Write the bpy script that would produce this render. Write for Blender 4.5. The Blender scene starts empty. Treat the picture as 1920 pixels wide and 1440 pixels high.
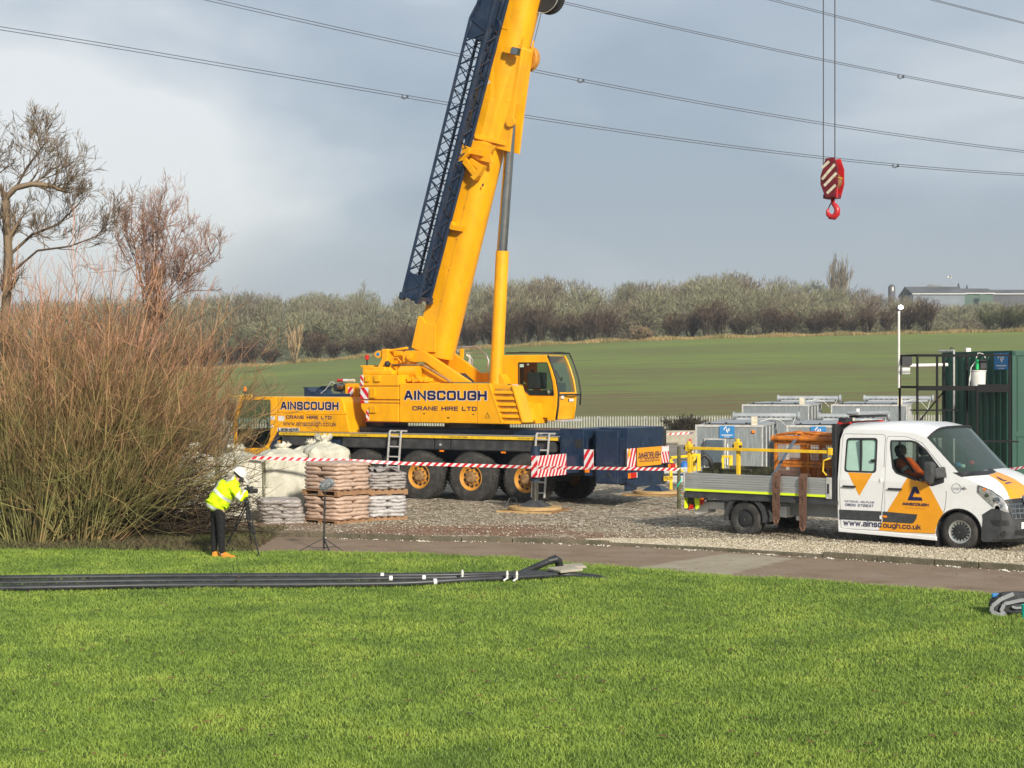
import bpy, bmesh, math, random
import numpy as np
from mathutils import Vector, Matrix, geometry
from mathutils.bvhtree import BVHTree
R = math.radians
scene = bpy.context.scene
C = scene.collection

# ------------------------------------------------------------------ camera
FPX, CAMZ = 3000.0, 3.0
cam_data = bpy.data.cameras.new('camera')
cam_data.sensor_width = 36.0
cam_data.lens = FPX / 1920 * 36
cam_data.clip_end = 6000
cam_data.clip_start = 0.3
cam = bpy.data.objects.new('camera', cam_data)
cam.location = (0, 0, CAMZ)
cam.rotation_euler = (R(90), 0, 0)
C.objects.link(cam)
scene.camera = cam
scene.render.resolution_x, scene.render.resolution_y = 1024, 768
scene.view_settings.view_transform = 'Standard'
scene.view_settings.look = 'None'
scene.view_settings.gamma = 1
scene.view_settings.exposure = 0.62
scene.cycles.max_bounces = 6
scene.cycles.volume_bounces = 0
scene.cycles.transparent_max_bounces = 16

# ------------------------------------------------------------------ world, sun
SUN_EL, SUN_AZ = R(26), R(158)        # azimuth clockwise from +Y (view direction): right and behind the camera
world = bpy.data.worlds.new('World'); scene.world = world
world.use_nodes = True
wn, wl = world.node_tree.nodes, world.node_tree.links
wn.clear()
def wnode(t, **k):
    n = wn.new(t)
    for a, b in k.items(): setattr(n, a, b)
    return n
wo = wnode('ShaderNodeOutputWorld'); bg = wnode('ShaderNodeBackground')
sky = wnode('ShaderNodeTexSky'); sky.sky_type = 'NISHITA'; sky.sun_disc = False
sky.sun_elevation = SUN_EL; sky.sun_rotation = SUN_AZ
sky.air_density = 1.2; sky.dust_density = 2.0
tc = wnode('ShaderNodeTexCoord')
mp = wnode('ShaderNodeMapping'); mp.inputs['Scale'].default_value = (1.0, 1.0, 2.3); mp.inputs['Location'].default_value = (0.35, 0.1, 0.27)
wl.new(tc.outputs['Generated'], mp.inputs['Vector'])
n1 = wnode('ShaderNodeTexNoise'); n1.inputs['Scale'].default_value = 2.6; n1.inputs['Detail'].default_value = 5; n1.inputs['Roughness'].default_value = 0.48; n1.inputs['Distortion'].default_value = 0.25
wl.new(mp.outputs[0], n1.inputs['Vector'])
cr = wnode('ShaderNodeValToRGB')
cr.color_ramp.elements[0].position = 0.40; cr.color_ramp.elements[0].color = (2.5, 3.0, 3.65, 1)
cr.color_ramp.elements[1].position = 0.65; cr.color_ramp.elements[1].color = (5.9, 6.05, 6.15, 1)
e = cr.color_ramp.elements.new(0.50); e.color = (3.25, 3.75, 4.35, 1)
dl = wnode('ShaderNodeVectorMath', operation='DOT_PRODUCT'); wl.new(tc.outputs['Generated'], dl.inputs[0]); dl.inputs[1].default_value = Vector((-0.30, 1.0, 0.30)).normalized()
lm_ = wnode('ShaderNodeMapRange'); lm_.inputs['From Min'].default_value = 0.935; lm_.inputs['From Max'].default_value = 1.0; lm_.inputs['To Min'].default_value = 0.0; lm_.inputs['To Max'].default_value = 0.24
wl.new(dl.outputs['Value'], lm_.inputs['Value'])
sb = wnode('ShaderNodeMath', operation='ADD'); wl.new(n1.outputs['Fac'], sb.inputs[0]); wl.new(lm_.outputs[0], sb.inputs[1])
sb2 = wnode('ShaderNodeMath', operation='ADD'); wl.new(sb.outputs[0], sb2.inputs[0]); sb2.inputs[1].default_value = -0.07
wl.new(sb2.outputs[0], cr.inputs[0])
# paler band of air low over the land
sep = wnode('ShaderNodeSeparateXYZ'); wl.new(tc.outputs['Generated'], sep.inputs[0])
hr = wnode('ShaderNodeMapRange'); hr.inputs['From Min'].default_value = 0.03; hr.inputs['From Max'].default_value = 0.12
hr.inputs['To Min'].default_value = 0.55; hr.inputs['To Max'].default_value = 0.0
wl.new(sep.outputs['Z'], hr.inputs['Value'])
mh = wnode('ShaderNodeMix', data_type='RGBA'); mh.inputs['B'].default_value = (3.75, 4.1, 4.3, 1)
wl.new(hr.outputs[0], mh.inputs['Factor']); wl.new(cr.outputs[0], mh.inputs['A'])
mx = wnode('ShaderNodeMix', data_type='RGBA'); mx.inputs['Factor'].default_value = 0.88
wl.new(sky.outputs[0], mx.inputs['A']); wl.new(mh.outputs['Result'], mx.inputs['B'])
wl.new(mx.outputs['Result'], bg.inputs['Color']); bg.inputs['Strength'].default_value = 0.095
wl.new(bg.outputs[0], wo.inputs['Surface'])

sd = bpy.data.lights.new('sun', 'SUN'); sd.energy = 3.4; sd.angle = R(5); sd.color = (1.0, 0.925, 0.80)
so = bpy.data.objects.new('sun', sd); C.objects.link(so)
tosun = Vector((math.sin(SUN_AZ)*math.cos(SUN_EL), math.cos(SUN_AZ)*math.cos(SUN_EL), math.sin(SUN_EL)))
so.rotation_euler = tosun.to_track_quat('Z', 'Y').to_euler()
so.location = (20, -20, 40)

# ------------------------------------------------------------------ helpers
def G(px, py, z=0.0):
    d = FPX*(CAMZ-z)/(py-720); return Vector(((px-960)/FPX*d, d, z))
def P(px, py, d): return Vector(((px-960)/FPX*d, d, CAMZ+(720-py)/FPX*d))
class Frame:
    """a thing's own axes: s along it, t into the picture, z up"""
    def __init__(s, O, ang):
        a = R(ang); s.u = (math.cos(a), -math.sin(a)); s.v = (math.sin(a), math.cos(a)); s.O = O; s.rot = -a
    def at(s, px, py, t):
        a = (px-960)/FPX; b = (720-py)/FPX
        y = (t+s.O[0]*s.v[0]+s.O[1]*s.v[1])/(a*s.v[0]+s.v[1])
        X = a*y-s.O[0]; Y = y-s.O[1]
        return Vector((X*s.u[0]+Y*s.u[1], t, CAMZ+b*y))
    def ats(s, px, py, sv):            # point on a plane of constant s
        a = (px-960)/FPX; b = (720-py)/FPX
        y = (sv+s.O[0]*s.u[0]+s.O[1]*s.u[1])/(a*s.u[0]+s.u[1])
        X = a*y-s.O[0]; Y = y-s.O[1]
        return Vector((sv, X*s.v[0]+Y*s.v[1], CAMZ+b*y))
    def loc(s, w):
        X = w[0]-s.O[0]; Y = w[1]-s.O[1]
        return Vector((X*s.u[0]+Y*s.u[1], X*s.v[0]+Y*s.v[1], w[2]))

def mat(name, col, rough=0.6, metal=0.0, var=0.12, scale=6.0, col2=None, spots=0.0, bump=0.0, bscale=40.0, coat=0.0, stretch=(1, 1, 1), emit=None, dirt=0.0, dirtcol=(0.12, 0.09, 0.06)):
    m = bpy.data.materials.new(name); m.use_nodes = True
    nt = m.node_tree; N, L = nt.nodes, nt.links
    b = N['Principled BSDF']
    b.inputs['Roughness'].default_value = rough; b.inputs['Metallic'].default_value = metal
    b.inputs['Coat Weight'].default_value = coat; b.inputs['Coat Roughness'].default_value = 0.15
    t = N.new('ShaderNodeTexCoord'); mpn = N.new('ShaderNodeMapping'); mpn.inputs['Scale'].default_value = stretch
    L.new(t.outputs['Object'], mpn.inputs['Vector'])
    n = N.new('ShaderNodeTexNoise'); n.inputs['Scale'].default_value = scale; n.inputs['Detail'].default_value = 6; n.inputs['Roughness'].default_value = 0.6
    L.new(mpn.outputs[0], n.inputs['Vector'])
    c2 = col2 if col2 else tuple(max(0, c*(1-2*var)) for c in col)
    c1 = col if col2 else tuple(min(1, c*(1+var)) for c in col)
    r = N.new('ShaderNodeValToRGB'); r.color_ramp.elements[0].position = 0.35; r.color_ramp.elements[1].position = 0.65
    r.color_ramp.elements[0].color = (*c2, 1); r.color_ramp.elements[1].color = (*c1, 1)
    L.new(n.outputs['Fac'], r.inputs[0])
    out = r.outputs[0]
    if dirt > 0:
        nd = N.new('ShaderNodeTexNoise'); nd.inputs['Scale'].default_value = scale*0.7+1.3; nd.inputs['Detail'].default_value = 9; nd.inputs['Roughness'].default_value = 0.75
        L.new(t.outputs['Object'], nd.inputs['Vector'])
        rd = N.new('ShaderNodeMapRange'); rd.inputs['From Min'].default_value = 0.5; rd.inputs['From Max'].default_value = 0.72; rd.inputs['To Max'].default_value = dirt
        L.new(nd.outputs['Fac'], rd.inputs['Value'])
        mxd = N.new('ShaderNodeMix'); mxd.data_type = 'RGBA'; mxd.inputs['B'].default_value = (*dirtcol, 1)
        L.new(rd.outputs[0], mxd.inputs['Factor']); L.new(out, mxd.inputs['A']); out = mxd.outputs['Result']
    L.new(out, b.inputs['Base Color'])
    mr = N.new('ShaderNodeMapRange'); mr.inputs['To Min'].default_value = max(0.02, rough-0.08); mr.inputs['To Max'].default_value = min(1, rough+0.1)
    L.new(n.outputs['Fac'], mr.inputs['Value']); L.new(mr.outputs[0], b.inputs['Roughness'])
    if bump > 0:
        nb = N.new('ShaderNodeTexNoise'); nb.inputs['Scale'].default_value = bscale; nb.inputs['Detail'].default_value = 4
        L.new(mpn.outputs[0], nb.inputs['Vector'])
        bp = N.new('ShaderNodeBump'); bp.inputs['Strength'].default_value = bump; bp.inputs['Distance'].default_value = 0.05
        L.new(nb.outputs['Fac'], bp.inputs['Height']); L.new(bp.outputs[0], b.inputs['Normal'])
    if emit:
        b.inputs['Emission Color'].default_value = (*col, 1); b.inputs['Emission Strength'].default_value = emit
    return m

M = {}
M['yel'] = mat('crane_yellow_paint', (0.90, 0.41, 0.002), 0.42, var=0.07, scale=2.6, coat=0.1, dirt=0.4, dirtcol=(0.55, 0.24, 0.02), stretch=(1, 1, .3))
M['yel2'] = mat('rail_yellow_paint', (0.82, 0.52, 0.02), 0.5, var=0.08, scale=8, dirt=0.5, dirtcol=(0.35, 0.2, 0.05))
M['navy'] = mat('navy_paint', (0.008, 0.024, 0.058), 0.42, var=0.12, scale=3, coat=0.1, dirt=0.6, dirtcol=(0.07, 0.075, 0.085))
M['ink'] = mat('navy_lettering', (0.012, 0.014, 0.075), 0.5, var=0.05)
M['white'] = mat('white_paint', (0.78, 0.78, 0.77), 0.35, var=0.03, scale=2, coat=0.4)
M['van'] = mat('van_white_paint', (0.80, 0.80, 0.79), 0.3, var=0.02, scale=1.5, coat=0.5, dirt=0.25, dirtcol=(0.48, 0.44, 0.38))
M['orange'] = mat('van_orange_vinyl', (0.82, 0.34, 0.01), 0.4, var=0.03, scale=2, coat=0.3)
M['black'] = mat('black_plastic', (0.022, 0.023, 0.025), 0.55, var=0.15, scale=5)
M['bump'] = mat('dark_grey_bumper_plastic', (0.05, 0.052, 0.055), 0.6, var=0.15, scale=9)
M['dgrey'] = mat('dark_grey_metal', (0.045, 0.047, 0.05), 0.6, var=0.2, scale=4, dirt=0.5, dirtcol=(0.13, 0.12, 0.10))
M['rub'] = mat('tyre_rubber', (0.04, 0.038, 0.036), 0.85, var=0.2, scale=5, bump=0.25, bscale=30, dirt=0.55, dirtcol=(0.13, 0.115, 0.09))
M['rim'] = mat('yellow_wheel_rim', (0.60, 0.27, 0.03), 0.6, var=0.15, scale=5, dirt=0.7, dirtcol=(0.22, 0.13, 0.05))
M['hub'] = mat('rusty_wheel_hub', (0.30, 0.17, 0.07), 0.75, var=0.25, scale=9)
M['alu'] = mat('dull_aluminium', (0.52, 0.53, 0.52), 0.42, 0.6, var=0.08, scale=3, stretch=(0.3, 1, 12))
M['lalu'] = mat('ladder_aluminium', (0.62, 0.61, 0.58), 0.45, 0.4, var=0.1, scale=9)
M['chrome'] = mat('polished_steel', (0.36, 0.36, 0.34), 0.16, 1.0, var=0.06, scale=4)
M['steel'] = mat('galvanised_steel', (0.34, 0.37, 0.38), 0.5, 0.5, col2=(0.22, 0.25, 0.26), scale=3.0, stretch=(5, 5, 0.5), dirt=0.25, dirtcol=(0.22, 0.21, 0.18))
M['steeltop'] = mat('weathered_steel_lid', (0.42, 0.44, 0.45), 0.6, 0.3, col2=(0.28, 0.30, 0.31), scale=1.5)
M['blacksteel'] = mat('black_scaffold_steel', (0.004, 0.004, 0.005), 0.85, var=0.2, scale=5)
M['green'] = mat('container_green_paint', (0.008, 0.07, 0.045), 0.5, var=0.10, scale=1.5, stretch=(1, 1, 0.4), dirt=0.2, dirtcol=(0.03, 0.07, 0.05))
M['red'] = mat('red_paint', (0.52, 0.015, 0.02), 0.4, var=0.12, scale=6, coat=0.2)
M['redd'] = mat('dark_red_paint', (0.15, 0.008, 0.014), 0.5, var=0.15, scale=6)
M['cream'] = mat('worn_cream_paint', (0.66, 0.60, 0.46), 0.5, var=0.12, scale=14)
M['rgl'] = mat('red_reflective', (0.62, 0.012, 0.03), 0.4, var=0.05)
M['wgl'] = mat('white_reflective', (0.74, 0.72, 0.70), 0.4, var=0.05, scale=12)
M['lens_r'] = mat('red_lamp_lens', (0.60, 0.02, 0.01), 0.2, var=0.08)
M['lens_o'] = mat('amber_lamp_lens', (0.85, 0.22, 0.01), 0.2, var=0.08)
M['plate_y'] = mat('yellow_number_plate', (0.80, 0.52, 0.02), 0.4, var=0.03)
M['lime'] = mat('lime_reflective_strip', (0.75, 0.95, 0.02), 0.5, var=0.03)
M['hivis'] = mat('hi_vis_yellow_cloth', (0.70, 0.93, 0.0), 0.75, var=0.07, scale=7, bump=0.5, bscale=9)
M['hivo'] = mat('hi_vis_orange_cloth', (0.85, 0.13, 0.015), 0.8, var=0.12, scale=9, bump=0.4, bscale=12)
M['refl'] = mat('silver_reflective_tape', (0.62, 0.64, 0.58), 0.45, var=0.06, scale=20)
M['trou'] = mat('black_trousers', (0.008, 0.008, 0.009), 0.85, var=0.2, scale=8, bump=0.4, bscale=14)
M['boot'] = mat('orange_shoe', (0.85, 0.28, 0.02), 0.7, var=0.12, scale=20)
M['skin'] = mat('skin', (0.48, 0.28, 0.2), 0.6, var=0.06)
M['hair'] = mat('dark_hair', (0.03, 0.02, 0.015), 0.7, var=0.2, scale=30)
M['ghair'] = mat('grey_hair', (0.40, 0.34, 0.28), 0.8, var=0.2, scale=30)
M['fibc'] = mat('woven_white_bag', (0.62, 0.60, 0.50), 0.8, col2=(0.46, 0.44, 0.35), scale=4, bump=0.9, bscale=5, stretch=(1, 1, 0.5), dirt=.6, dirtcol=(.26, .25, .16))
M['bagtan'] = mat('tan_plastic_sack', (0.58, 0.43, 0.34), 0.45, col2=(0.42, 0.29, 0.21), scale=9, bump=0.5, bscale=18, stretch=(1, 1, 2))
M['baggrey'] = mat('grey_plastic_sack', (0.42, 0.39, 0.37), 0.4, col2=(0.24, 0.21, 0.19), scale=7, bump=0.6, bscale=18, stretch=(1, 1, 2))
M['bagsilver'] = mat('silver_grey_plastic_sack', (0.56, 0.54, 0.53), 0.38, col2=(0.34, 0.32, 0.31), scale=7, bump=0.5, bscale=18, stretch=(1, 1, 2))
M['wood'] = mat('pallet_wood', (0.40, 0.23, 0.12), 0.8, col2=(0.22, 0.12, 0.06), scale=5, stretch=(1, 8, 8), bump=0.3)
M['ply'] = mat('pale_timber', (0.55, 0.37, 0.16), 0.7, col2=(0.36, 0.23, 0.10), scale=4, stretch=(2, 9, 9), bump=0.2)
M['owood'] = mat('mossy_old_timber', (0.13, 0.13, 0.06), 0.9, col2=(0.06, 0.055, 0.03), scale=6, bump=0.5, bscale=25)
M['cage'] = mat('worn_orange_paint', (0.72, 0.22, 0.012), 0.55, col2=(0.36, 0.11, 0.02), scale=10, dirt=0.5, dirtcol=(0.16, 0.07, 0.03))
M['strap'] = mat('brown_webbing', (0.15, 0.08, 0.05), 0.85, col2=(0.10, 0.05, 0.035), scale=12)
M['bstrap'] = mat('blue_grey_webbing', (0.10, 0.13, 0.17), 0.8, var=0.1)
M['pipe'] = mat('black_plastic_pipe', (0.028, 0.031, 0.034), 0.42, var=0.2, scale=5, dirt=0.25, dirtcol=(0.1, 0.1, 0.09))
M['plastw'] = mat('white_plastic', (0.72, 0.71, 0.66), 0.4, var=0.06)
M['concrete'] = mat('grey_concrete_block', (0.42, 0.38, 0.30), 0.9, col2=(0.32, 0.28, 0.21), scale=3, bump=0.2)
M['bluesign'] = mat('blue_sign_face', (0.03, 0.21, 0.50), 0.45, var=0.05)
M['ebox'] = mat('blue_grey_control_box', (0.075, 0.105, 0.13), 0.45, var=0.06)
M['barrier'] = mat('yellow_barrier_tube', (0.82, 0.53, 0.01), 0.4, var=0.06)
M['bluebag'] = mat('blue_plastic', (0.02, 0.14, 0.45), 0.5, var=0.1)
M['int'] = mat('dark_cab_lining', (0.03, 0.032, 0.035), 0.8, var=0.1)
M['wire'] = mat('power_cable_metal', (0.06, 0.065, 0.075), 0.6, var=0.05)
M['rope'] = mat('steel_rope', (0.05, 0.045, 0.05), 0.5, var=0.1)
M['greyfur'] = mat('grey_fur_windshield', (0.48, 0.51, 0.53), 0.95, col2=(0.2, 0.22, 0.24), scale=40, bump=0.8, bscale=60)
M['pales'] = mat('galvanised_palisade', (0.47, 0.46, 0.42), 0.6, 0.1, col2=(0.33, 0.32, 0.28), scale=2)
M['bagfab'] = mat('charcoal_nylon', (0.045, 0.047, 0.052), 0.75, var=0.2, scale=12, bump=0.3)
M['strapg'] = mat('grey_webbing', (0.26, 0.27, 0.28), 0.8, var=0.1)
M['teal'] = mat('teal_plastic', (0.0, 0.55, 0.42), 0.5, var=0.05)
M['glogreen'] = mat('green_plastic', (0.02, 0.5, 0.15), 0.4, var=0.05)

def glass(name, tint, alpha, rough=0.04, haze=0.0):
    m = bpy.data.materials.new(name); m.use_nodes = True
    N, L = m.node_tree.nodes, m.node_tree.links
    N.clear()
    o = N.new('ShaderNodeOutputMaterial'); tr = N.new('ShaderNodeBsdfTransparent'); pr = N.new('ShaderNodeBsdfPrincipled')
    pr.inputs['Base Color'].default_value = (*tint, 1); pr.inputs['Roughness'].default_value = rough
    tr.inputs['Color'].default_value = (0.75, 0.85, 0.8, 1)
    fr = N.new('ShaderNodeFresnel'); fr.inputs['IOR'].default_value = 1.5
    a = N.new('ShaderNodeMath'); a.operation = 'ADD'; a.use_clamp = True; a.inputs[1].default_value = alpha
    L.new(fr.outputs[0], a.inputs[0])
    mi = N.new('ShaderNodeMixShader'); L.new(a.outputs[0], mi.inputs[0]); L.new(tr.outputs[0], mi.inputs[1]); L.new(pr.outputs[0], mi.inputs[2])
    L.new(mi.outputs[0], o.inputs['Surface'])
    return m
M['glass'] = glass('dark_tinted_glass', (0.01, 0.013, 0.013), 0.14)
M['glassc'] = glass('clear_green_glass', (0.02, 0.035, 0.03), 0.12)
M['glassw'] = glass('windscreen_glass', (0.10, 0.14, 0.13), 0.30, 0.06)
M['glassp'] = mat('pale_green_opaque_glass', (0.42, 0.62, 0.52), 0.12, var=0.05, scale=3)  # glossy opaque pale green, nothing shows through
M['lamp'] = mat('clear_headlamp_lens', (0.55, 0.55, 0.53), 0.12, 0.3, col2=(0.20, 0.19, 0.19), scale=16, coat=1.0)

class MB:
    def __init__(s): s.v = []; s.f = []; s.m = []; s.mi = 0
    def add(s, vs, fs):
        o = len(s.v); s.v += [tuple(a) for a in vs]; s.f += [tuple(i+o for i in f) for f in fs]; s.m += [s.mi]*len(fs); return s
    def box(s, x0, x1, y0, y1, z0, z1):
        v = [(x, y, z) for x in (x0, x1) for y in (y0, y1) for z in (z0, z1)]
        return s.add(v, [(0, 1, 3, 2), (4, 6, 7, 5), (0, 4, 5, 1), (2, 3, 7, 6), (0, 2, 6, 4), (1, 5, 7, 3)])
    def obox(s, c, size, rot):
        m = Matrix.LocRotScale(Vector(c), rot, None)
        a, b, d = size[0]/2, size[1]/2, size[2]/2
        v = [m @ Vector((x, y, z)) for x in (-a, a) for y in (-b, b) for z in (-d, d)]
        return s.add(v, [(0, 1, 3, 2), (4, 6, 7, 5), (0, 4, 5, 1), (2, 3, 7, 6), (0, 2, 6, 4), (1, 5, 7, 3)])
    def beam(s, a, b, w, h):            # rectangular bar from a to b
        a, b = Vector(a), Vector(b); d = b-a
        up = Vector((0, 0, 1)) if abs(d.normalized().z) < 0.99 else Vector((0, 1, 0))
        x = d.cross(up).normalized(); y = x.cross(d).normalized()
        v = [p+x*i*w/2+y*j*h/2 for p in (a, b) for i, j in ((-1, -1), (1, -1), (1, 1), (-1, 1))]
        return s.add(v, [(0, 1, 2, 3), (7, 6, 5, 4), (0, 4, 5, 1), (1, 5, 6, 2), (2, 6, 7, 3), (3, 7, 4, 0)])
    def prism(s, pts, t0, t1, axis=1):   # polygon pts (a, b) pushed along an axis; axis 1: (x, z) along y; 0: (y, z) along x; 2: (x, y) along z
        n = len(pts)
        def mk(p, t): return (p[0], t, p[1]) if axis == 1 else ((t, p[0], p[1]) if axis == 0 else (p[0], p[1], t))
        v = [mk(p, t0) for p in pts]+[mk(p, t1) for p in pts]
        f = [tuple(range(n)), tuple(range(2*n-1, n-1, -1))]+[(i, i+n, (i+1) % n+n, (i+1) % n) for i in range(n)]
        return s.add(v, f)
    def cyl(s, a, b, r, r2=None, n=16, cap=True):
        a, b = Vector(a), Vector(b); d = (b-a).normalized()
        up = Vector((0, 0, 1)) if abs(d.z) < 0.9 else Vector((1, 0, 0))
        x = d.cross(up).normalized(); y = d.cross(x)
        r2 = r if r2 is None else r2
        v = [p+(x*math.cos(2*math.pi*i/n)+y*math.sin(2*math.pi*i/n))*q for p, q in ((a, r), (b, r2)) for i in range(n)]
        f = [(i, (i+1) % n, (i+1) % n+n, i+n) for i in range(n)]
        if cap: f += [tuple(range(n-1, -1, -1)), tuple(range(n, 2*n))]
        return s.add(v, f)
    def tube(s, pts, r, n=8, cap=True):
        pts = [Vector(p) for p in pts]; rs = r if isinstance(r, (list, tuple)) else [r]*len(pts)
        v = []; f = []; px = None
        for i, p in enumerate(pts):
            d = (pts[min(i+1, len(pts)-1)]-pts[max(i-1, 0)]).normalized()
            if px is None:
                up = Vector((0, 0, 1)) if abs(d.z) < 0.9 else Vector((1, 0, 0)); x = d.cross(up).normalized()
            else: x = (px-d*px.dot(d)).normalized()
            px = x; y = d.cross(x)
            v += [p+(x*math.cos(2*math.pi*k/n)+y*math.sin(2*math.pi*k/n))*rs[i] for k in range(n)]
            if i: f += [((i-1)*n+k, (i-1)*n+(k+1) % n, i*n+(k+1) % n, i*n+k) for k in range(n)]
        if cap: f += [tuple(range(n-1, -1, -1)), tuple(range((len(pts)-1)*n, len(pts)*n))]
        return s.add(v, f)
    def lathe(s, c, axis, prof, n=32):    # prof: (distance along axis, radius)
        c = Vector(c); d = Vector(axis).normalized()
        up = Vector((0, 0, 1)) if abs(d.z) < 0.9 else Vector((1, 0, 0)); x = d.cross(up).normalized(); y = d.cross(x)
        v = []; f = []
        for h, r in prof: v += [c+d*h+(x*math.cos(2*math.pi*k/n)+y*math.sin(2*math.pi*k/n))*r for k in range(n)]
        for i in range(len(prof)-1): f += [(i*n+k, i*n+(k+1) % n, (i+1)*n+(k+1) % n, (i+1)*n+k) for k in range(n)]
        return s.add(v, f)
    def poly(s, pts): return s.add(pts, [tuple(range(len(pts)))])
    def sphere(s, c, r, n=14, m=9, sc=(1, 1, 1)):
        v = []; f = []
        for j in range(m+1):
            a = math.pi*j/m
            v += [(c[0]+r*sc[0]*math.sin(a)*math.cos(2*math.pi*k/n), c[1]+r*sc[1]*math.sin(a)*math.sin(2*math.pi*k/n), c[2]+r*sc[2]*math.cos(a)) for k in range(n)]
        for j in range(m): f += [(j*n+k, (j+1)*n+k, (j+1)*n+(k+1) % n, j*n+(k+1) % n) for k in range(n)]
        return s.add(v, f)
    def build(s, name, mats, parent=None, bevel=0.0, smooth=False, seg=2, label=None, fix=True, wn=False):
        me = bpy.data.meshes.new(name); me.from_pydata(s.v, [], s.f)
        if not isinstance(mats, (list, tuple)): mats = [mats]
        for m in mats: me.materials.append(M[m] if isinstance(m, str) else m)
        if len(mats) > 1: me.polygons.foreach_set('material_index', s.m)
        if fix:
            bm = bmesh.new(); bm.from_mesh(me)
            bmesh.ops.recalc_face_normals(bm, faces=bm.faces); bm.to_mesh(me); bm.free()
        o = bpy.data.objects.new(name, me); C.objects.link(o)
        if parent: o.parent = parent
        if smooth:
            me.polygons.foreach_set('use_smooth', [True]*len(me.polygons))
            if smooth == 'auto': me.set_sharp_from_angle(angle=R(35))
        if bevel:
            b = o.modifiers.new('bevel', 'BEVEL'); b.width = bevel; b.segments = seg; b.limit_method = 'ANGLE'; b.angle_limit = R(40)
        if label: o['label'] = label
        return o

def tag(o, label=None, cat=None, group=None, kind=None):
    if label: o['label'] = label
    if cat: o['category'] = cat
    if group: o['group'] = group
    if kind: o['kind'] = kind
    return o
def empty(name, loc, rz, label, cat, group=None):
    o = bpy.data.objects.new(name, None); C.objects.link(o); o.location = loc; o.rotation_euler = (0, 0, rz)
    o.empty_display_size = 0.3
    return tag(o, label, cat, group)
def copy_tree(o, parent=None):
    c = o.copy(); C.objects.link(c)
    if parent: c.parent = parent
    for ch in list(o.children): copy_tree(ch, c)
    return c
def text_mesh(body, bold=0.0, depth=0.0):
    cu = bpy.data.curves.new('lettering', 'FONT'); cu.body = body; cu.size = 1; cu.offset = bold; cu.extrude = depth; cu.resolution_u = 4
    ob = bpy.data.objects.new('lettering', cu); C.objects.link(ob)
    dg = bpy.context.evaluated_depsgraph_get(); dg.update()
    me = ob.evaluated_get(dg).to_mesh()
    v = [tuple(a.co) for a in me.vertices]; f = [tuple(p.vertices) for p in me.polygons]
    ob.evaluated_get(dg).to_mesh_clear(); bpy.data.objects.remove(ob); bpy.data.curves.remove(cu)
    return v, f
def text(body, o, xd, yd, w, h, m, parent, bold=0.0, name='lettering', outline=None, off=0.004, warp=None, obold=0.05):
    """flat lettering filling a w x h box whose lower left corner is o"""
    o, xd, yd = Vector(o), Vector(xd).normalized(), Vector(yd).normalized(); nrm = xd.cross(yd)
    v, f = text_mesh(body, bold)
    xs = [a[0] for a in v]; ys = [a[1] for a in v]
    x0, y0 = min(xs), min(ys); sx = w/(max(xs)-x0); sy = h/(max(ys)-y0)
    if warp is None: warp = lambda p: p
    r = None
    if outline:
        vo, fo = text_mesh(body, bold+obold)
        b = MB(); b.add([warp(o+xd*(a[0]-x0+0.02)*sx+yd*(a[1]-y0-0.02)*sy)+nrm*off*0.5 for a in vo], fo)
        b.build(name, outline, parent, fix=False)
    b = MB(); b.add([warp(o+xd*(a[0]-x0)*sx+yd*(a[1]-y0)*sy)+nrm*off for a in v], f)
    return b.build(name, m, parent, fix=False)
def stripes(o, xd, yd, w, h, n, slope, parent, mats=('wgl', 'rgl'), name='warning_plate', thick=0.01, duty=0.5):
    """a white plate with diagonal red bands clipped to its edge"""
    o, xd, yd = Vector(o), Vector(xd).normalized(), Vector(yd).normalized(); nrm = xd.cross(yd)
    b = MB()
    q = [o, o+xd*w, o+xd*w+yd*h, o+yd*h]
    b.add([p-nrm*thick for p in q]+q, [(0, 1, 2, 3), (7, 6, 5, 4), (0, 4, 5, 1), (1, 5, 6, 2), (2, 6, 7, 3), (3, 7, 4, 0)])
    b.mi = 1
    def clip(poly, f):
        out = []
        for i in range(len(poly)):
            a, c = poly[i], poly[(i+1) % len(poly)]; fa, fc = f(a), f(c)
            if fa >= 0: out.append(a)
            if fa*fc < 0: k = fa/(fa-fc); out.append((a[0]+(c[0]-a[0])*k, a[1]+(c[1]-a[1])*k))
        return out
    p = (w+abs(slope)*h)/n
    st = 0 if slope > 0 else slope*h*-1
    for i in range(-n-2, n+3):
        a0 = i*p
        pl = [(0, 0), (w, 0), (w, h), (0, h)]
        g = lambda q: q[0]-slope*q[1]
        pl = clip(pl, lambda q: g(q)-a0)
        if len(pl) > 2: pl = clip(pl, lambda q: a0+p*duty-g(q))
        if len(pl) > 2: b.poly([o+xd*x+yd*y+nrm*0.003 for x, y in pl])
    return b.build(name, list(mats), parent, fix=False)

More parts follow.
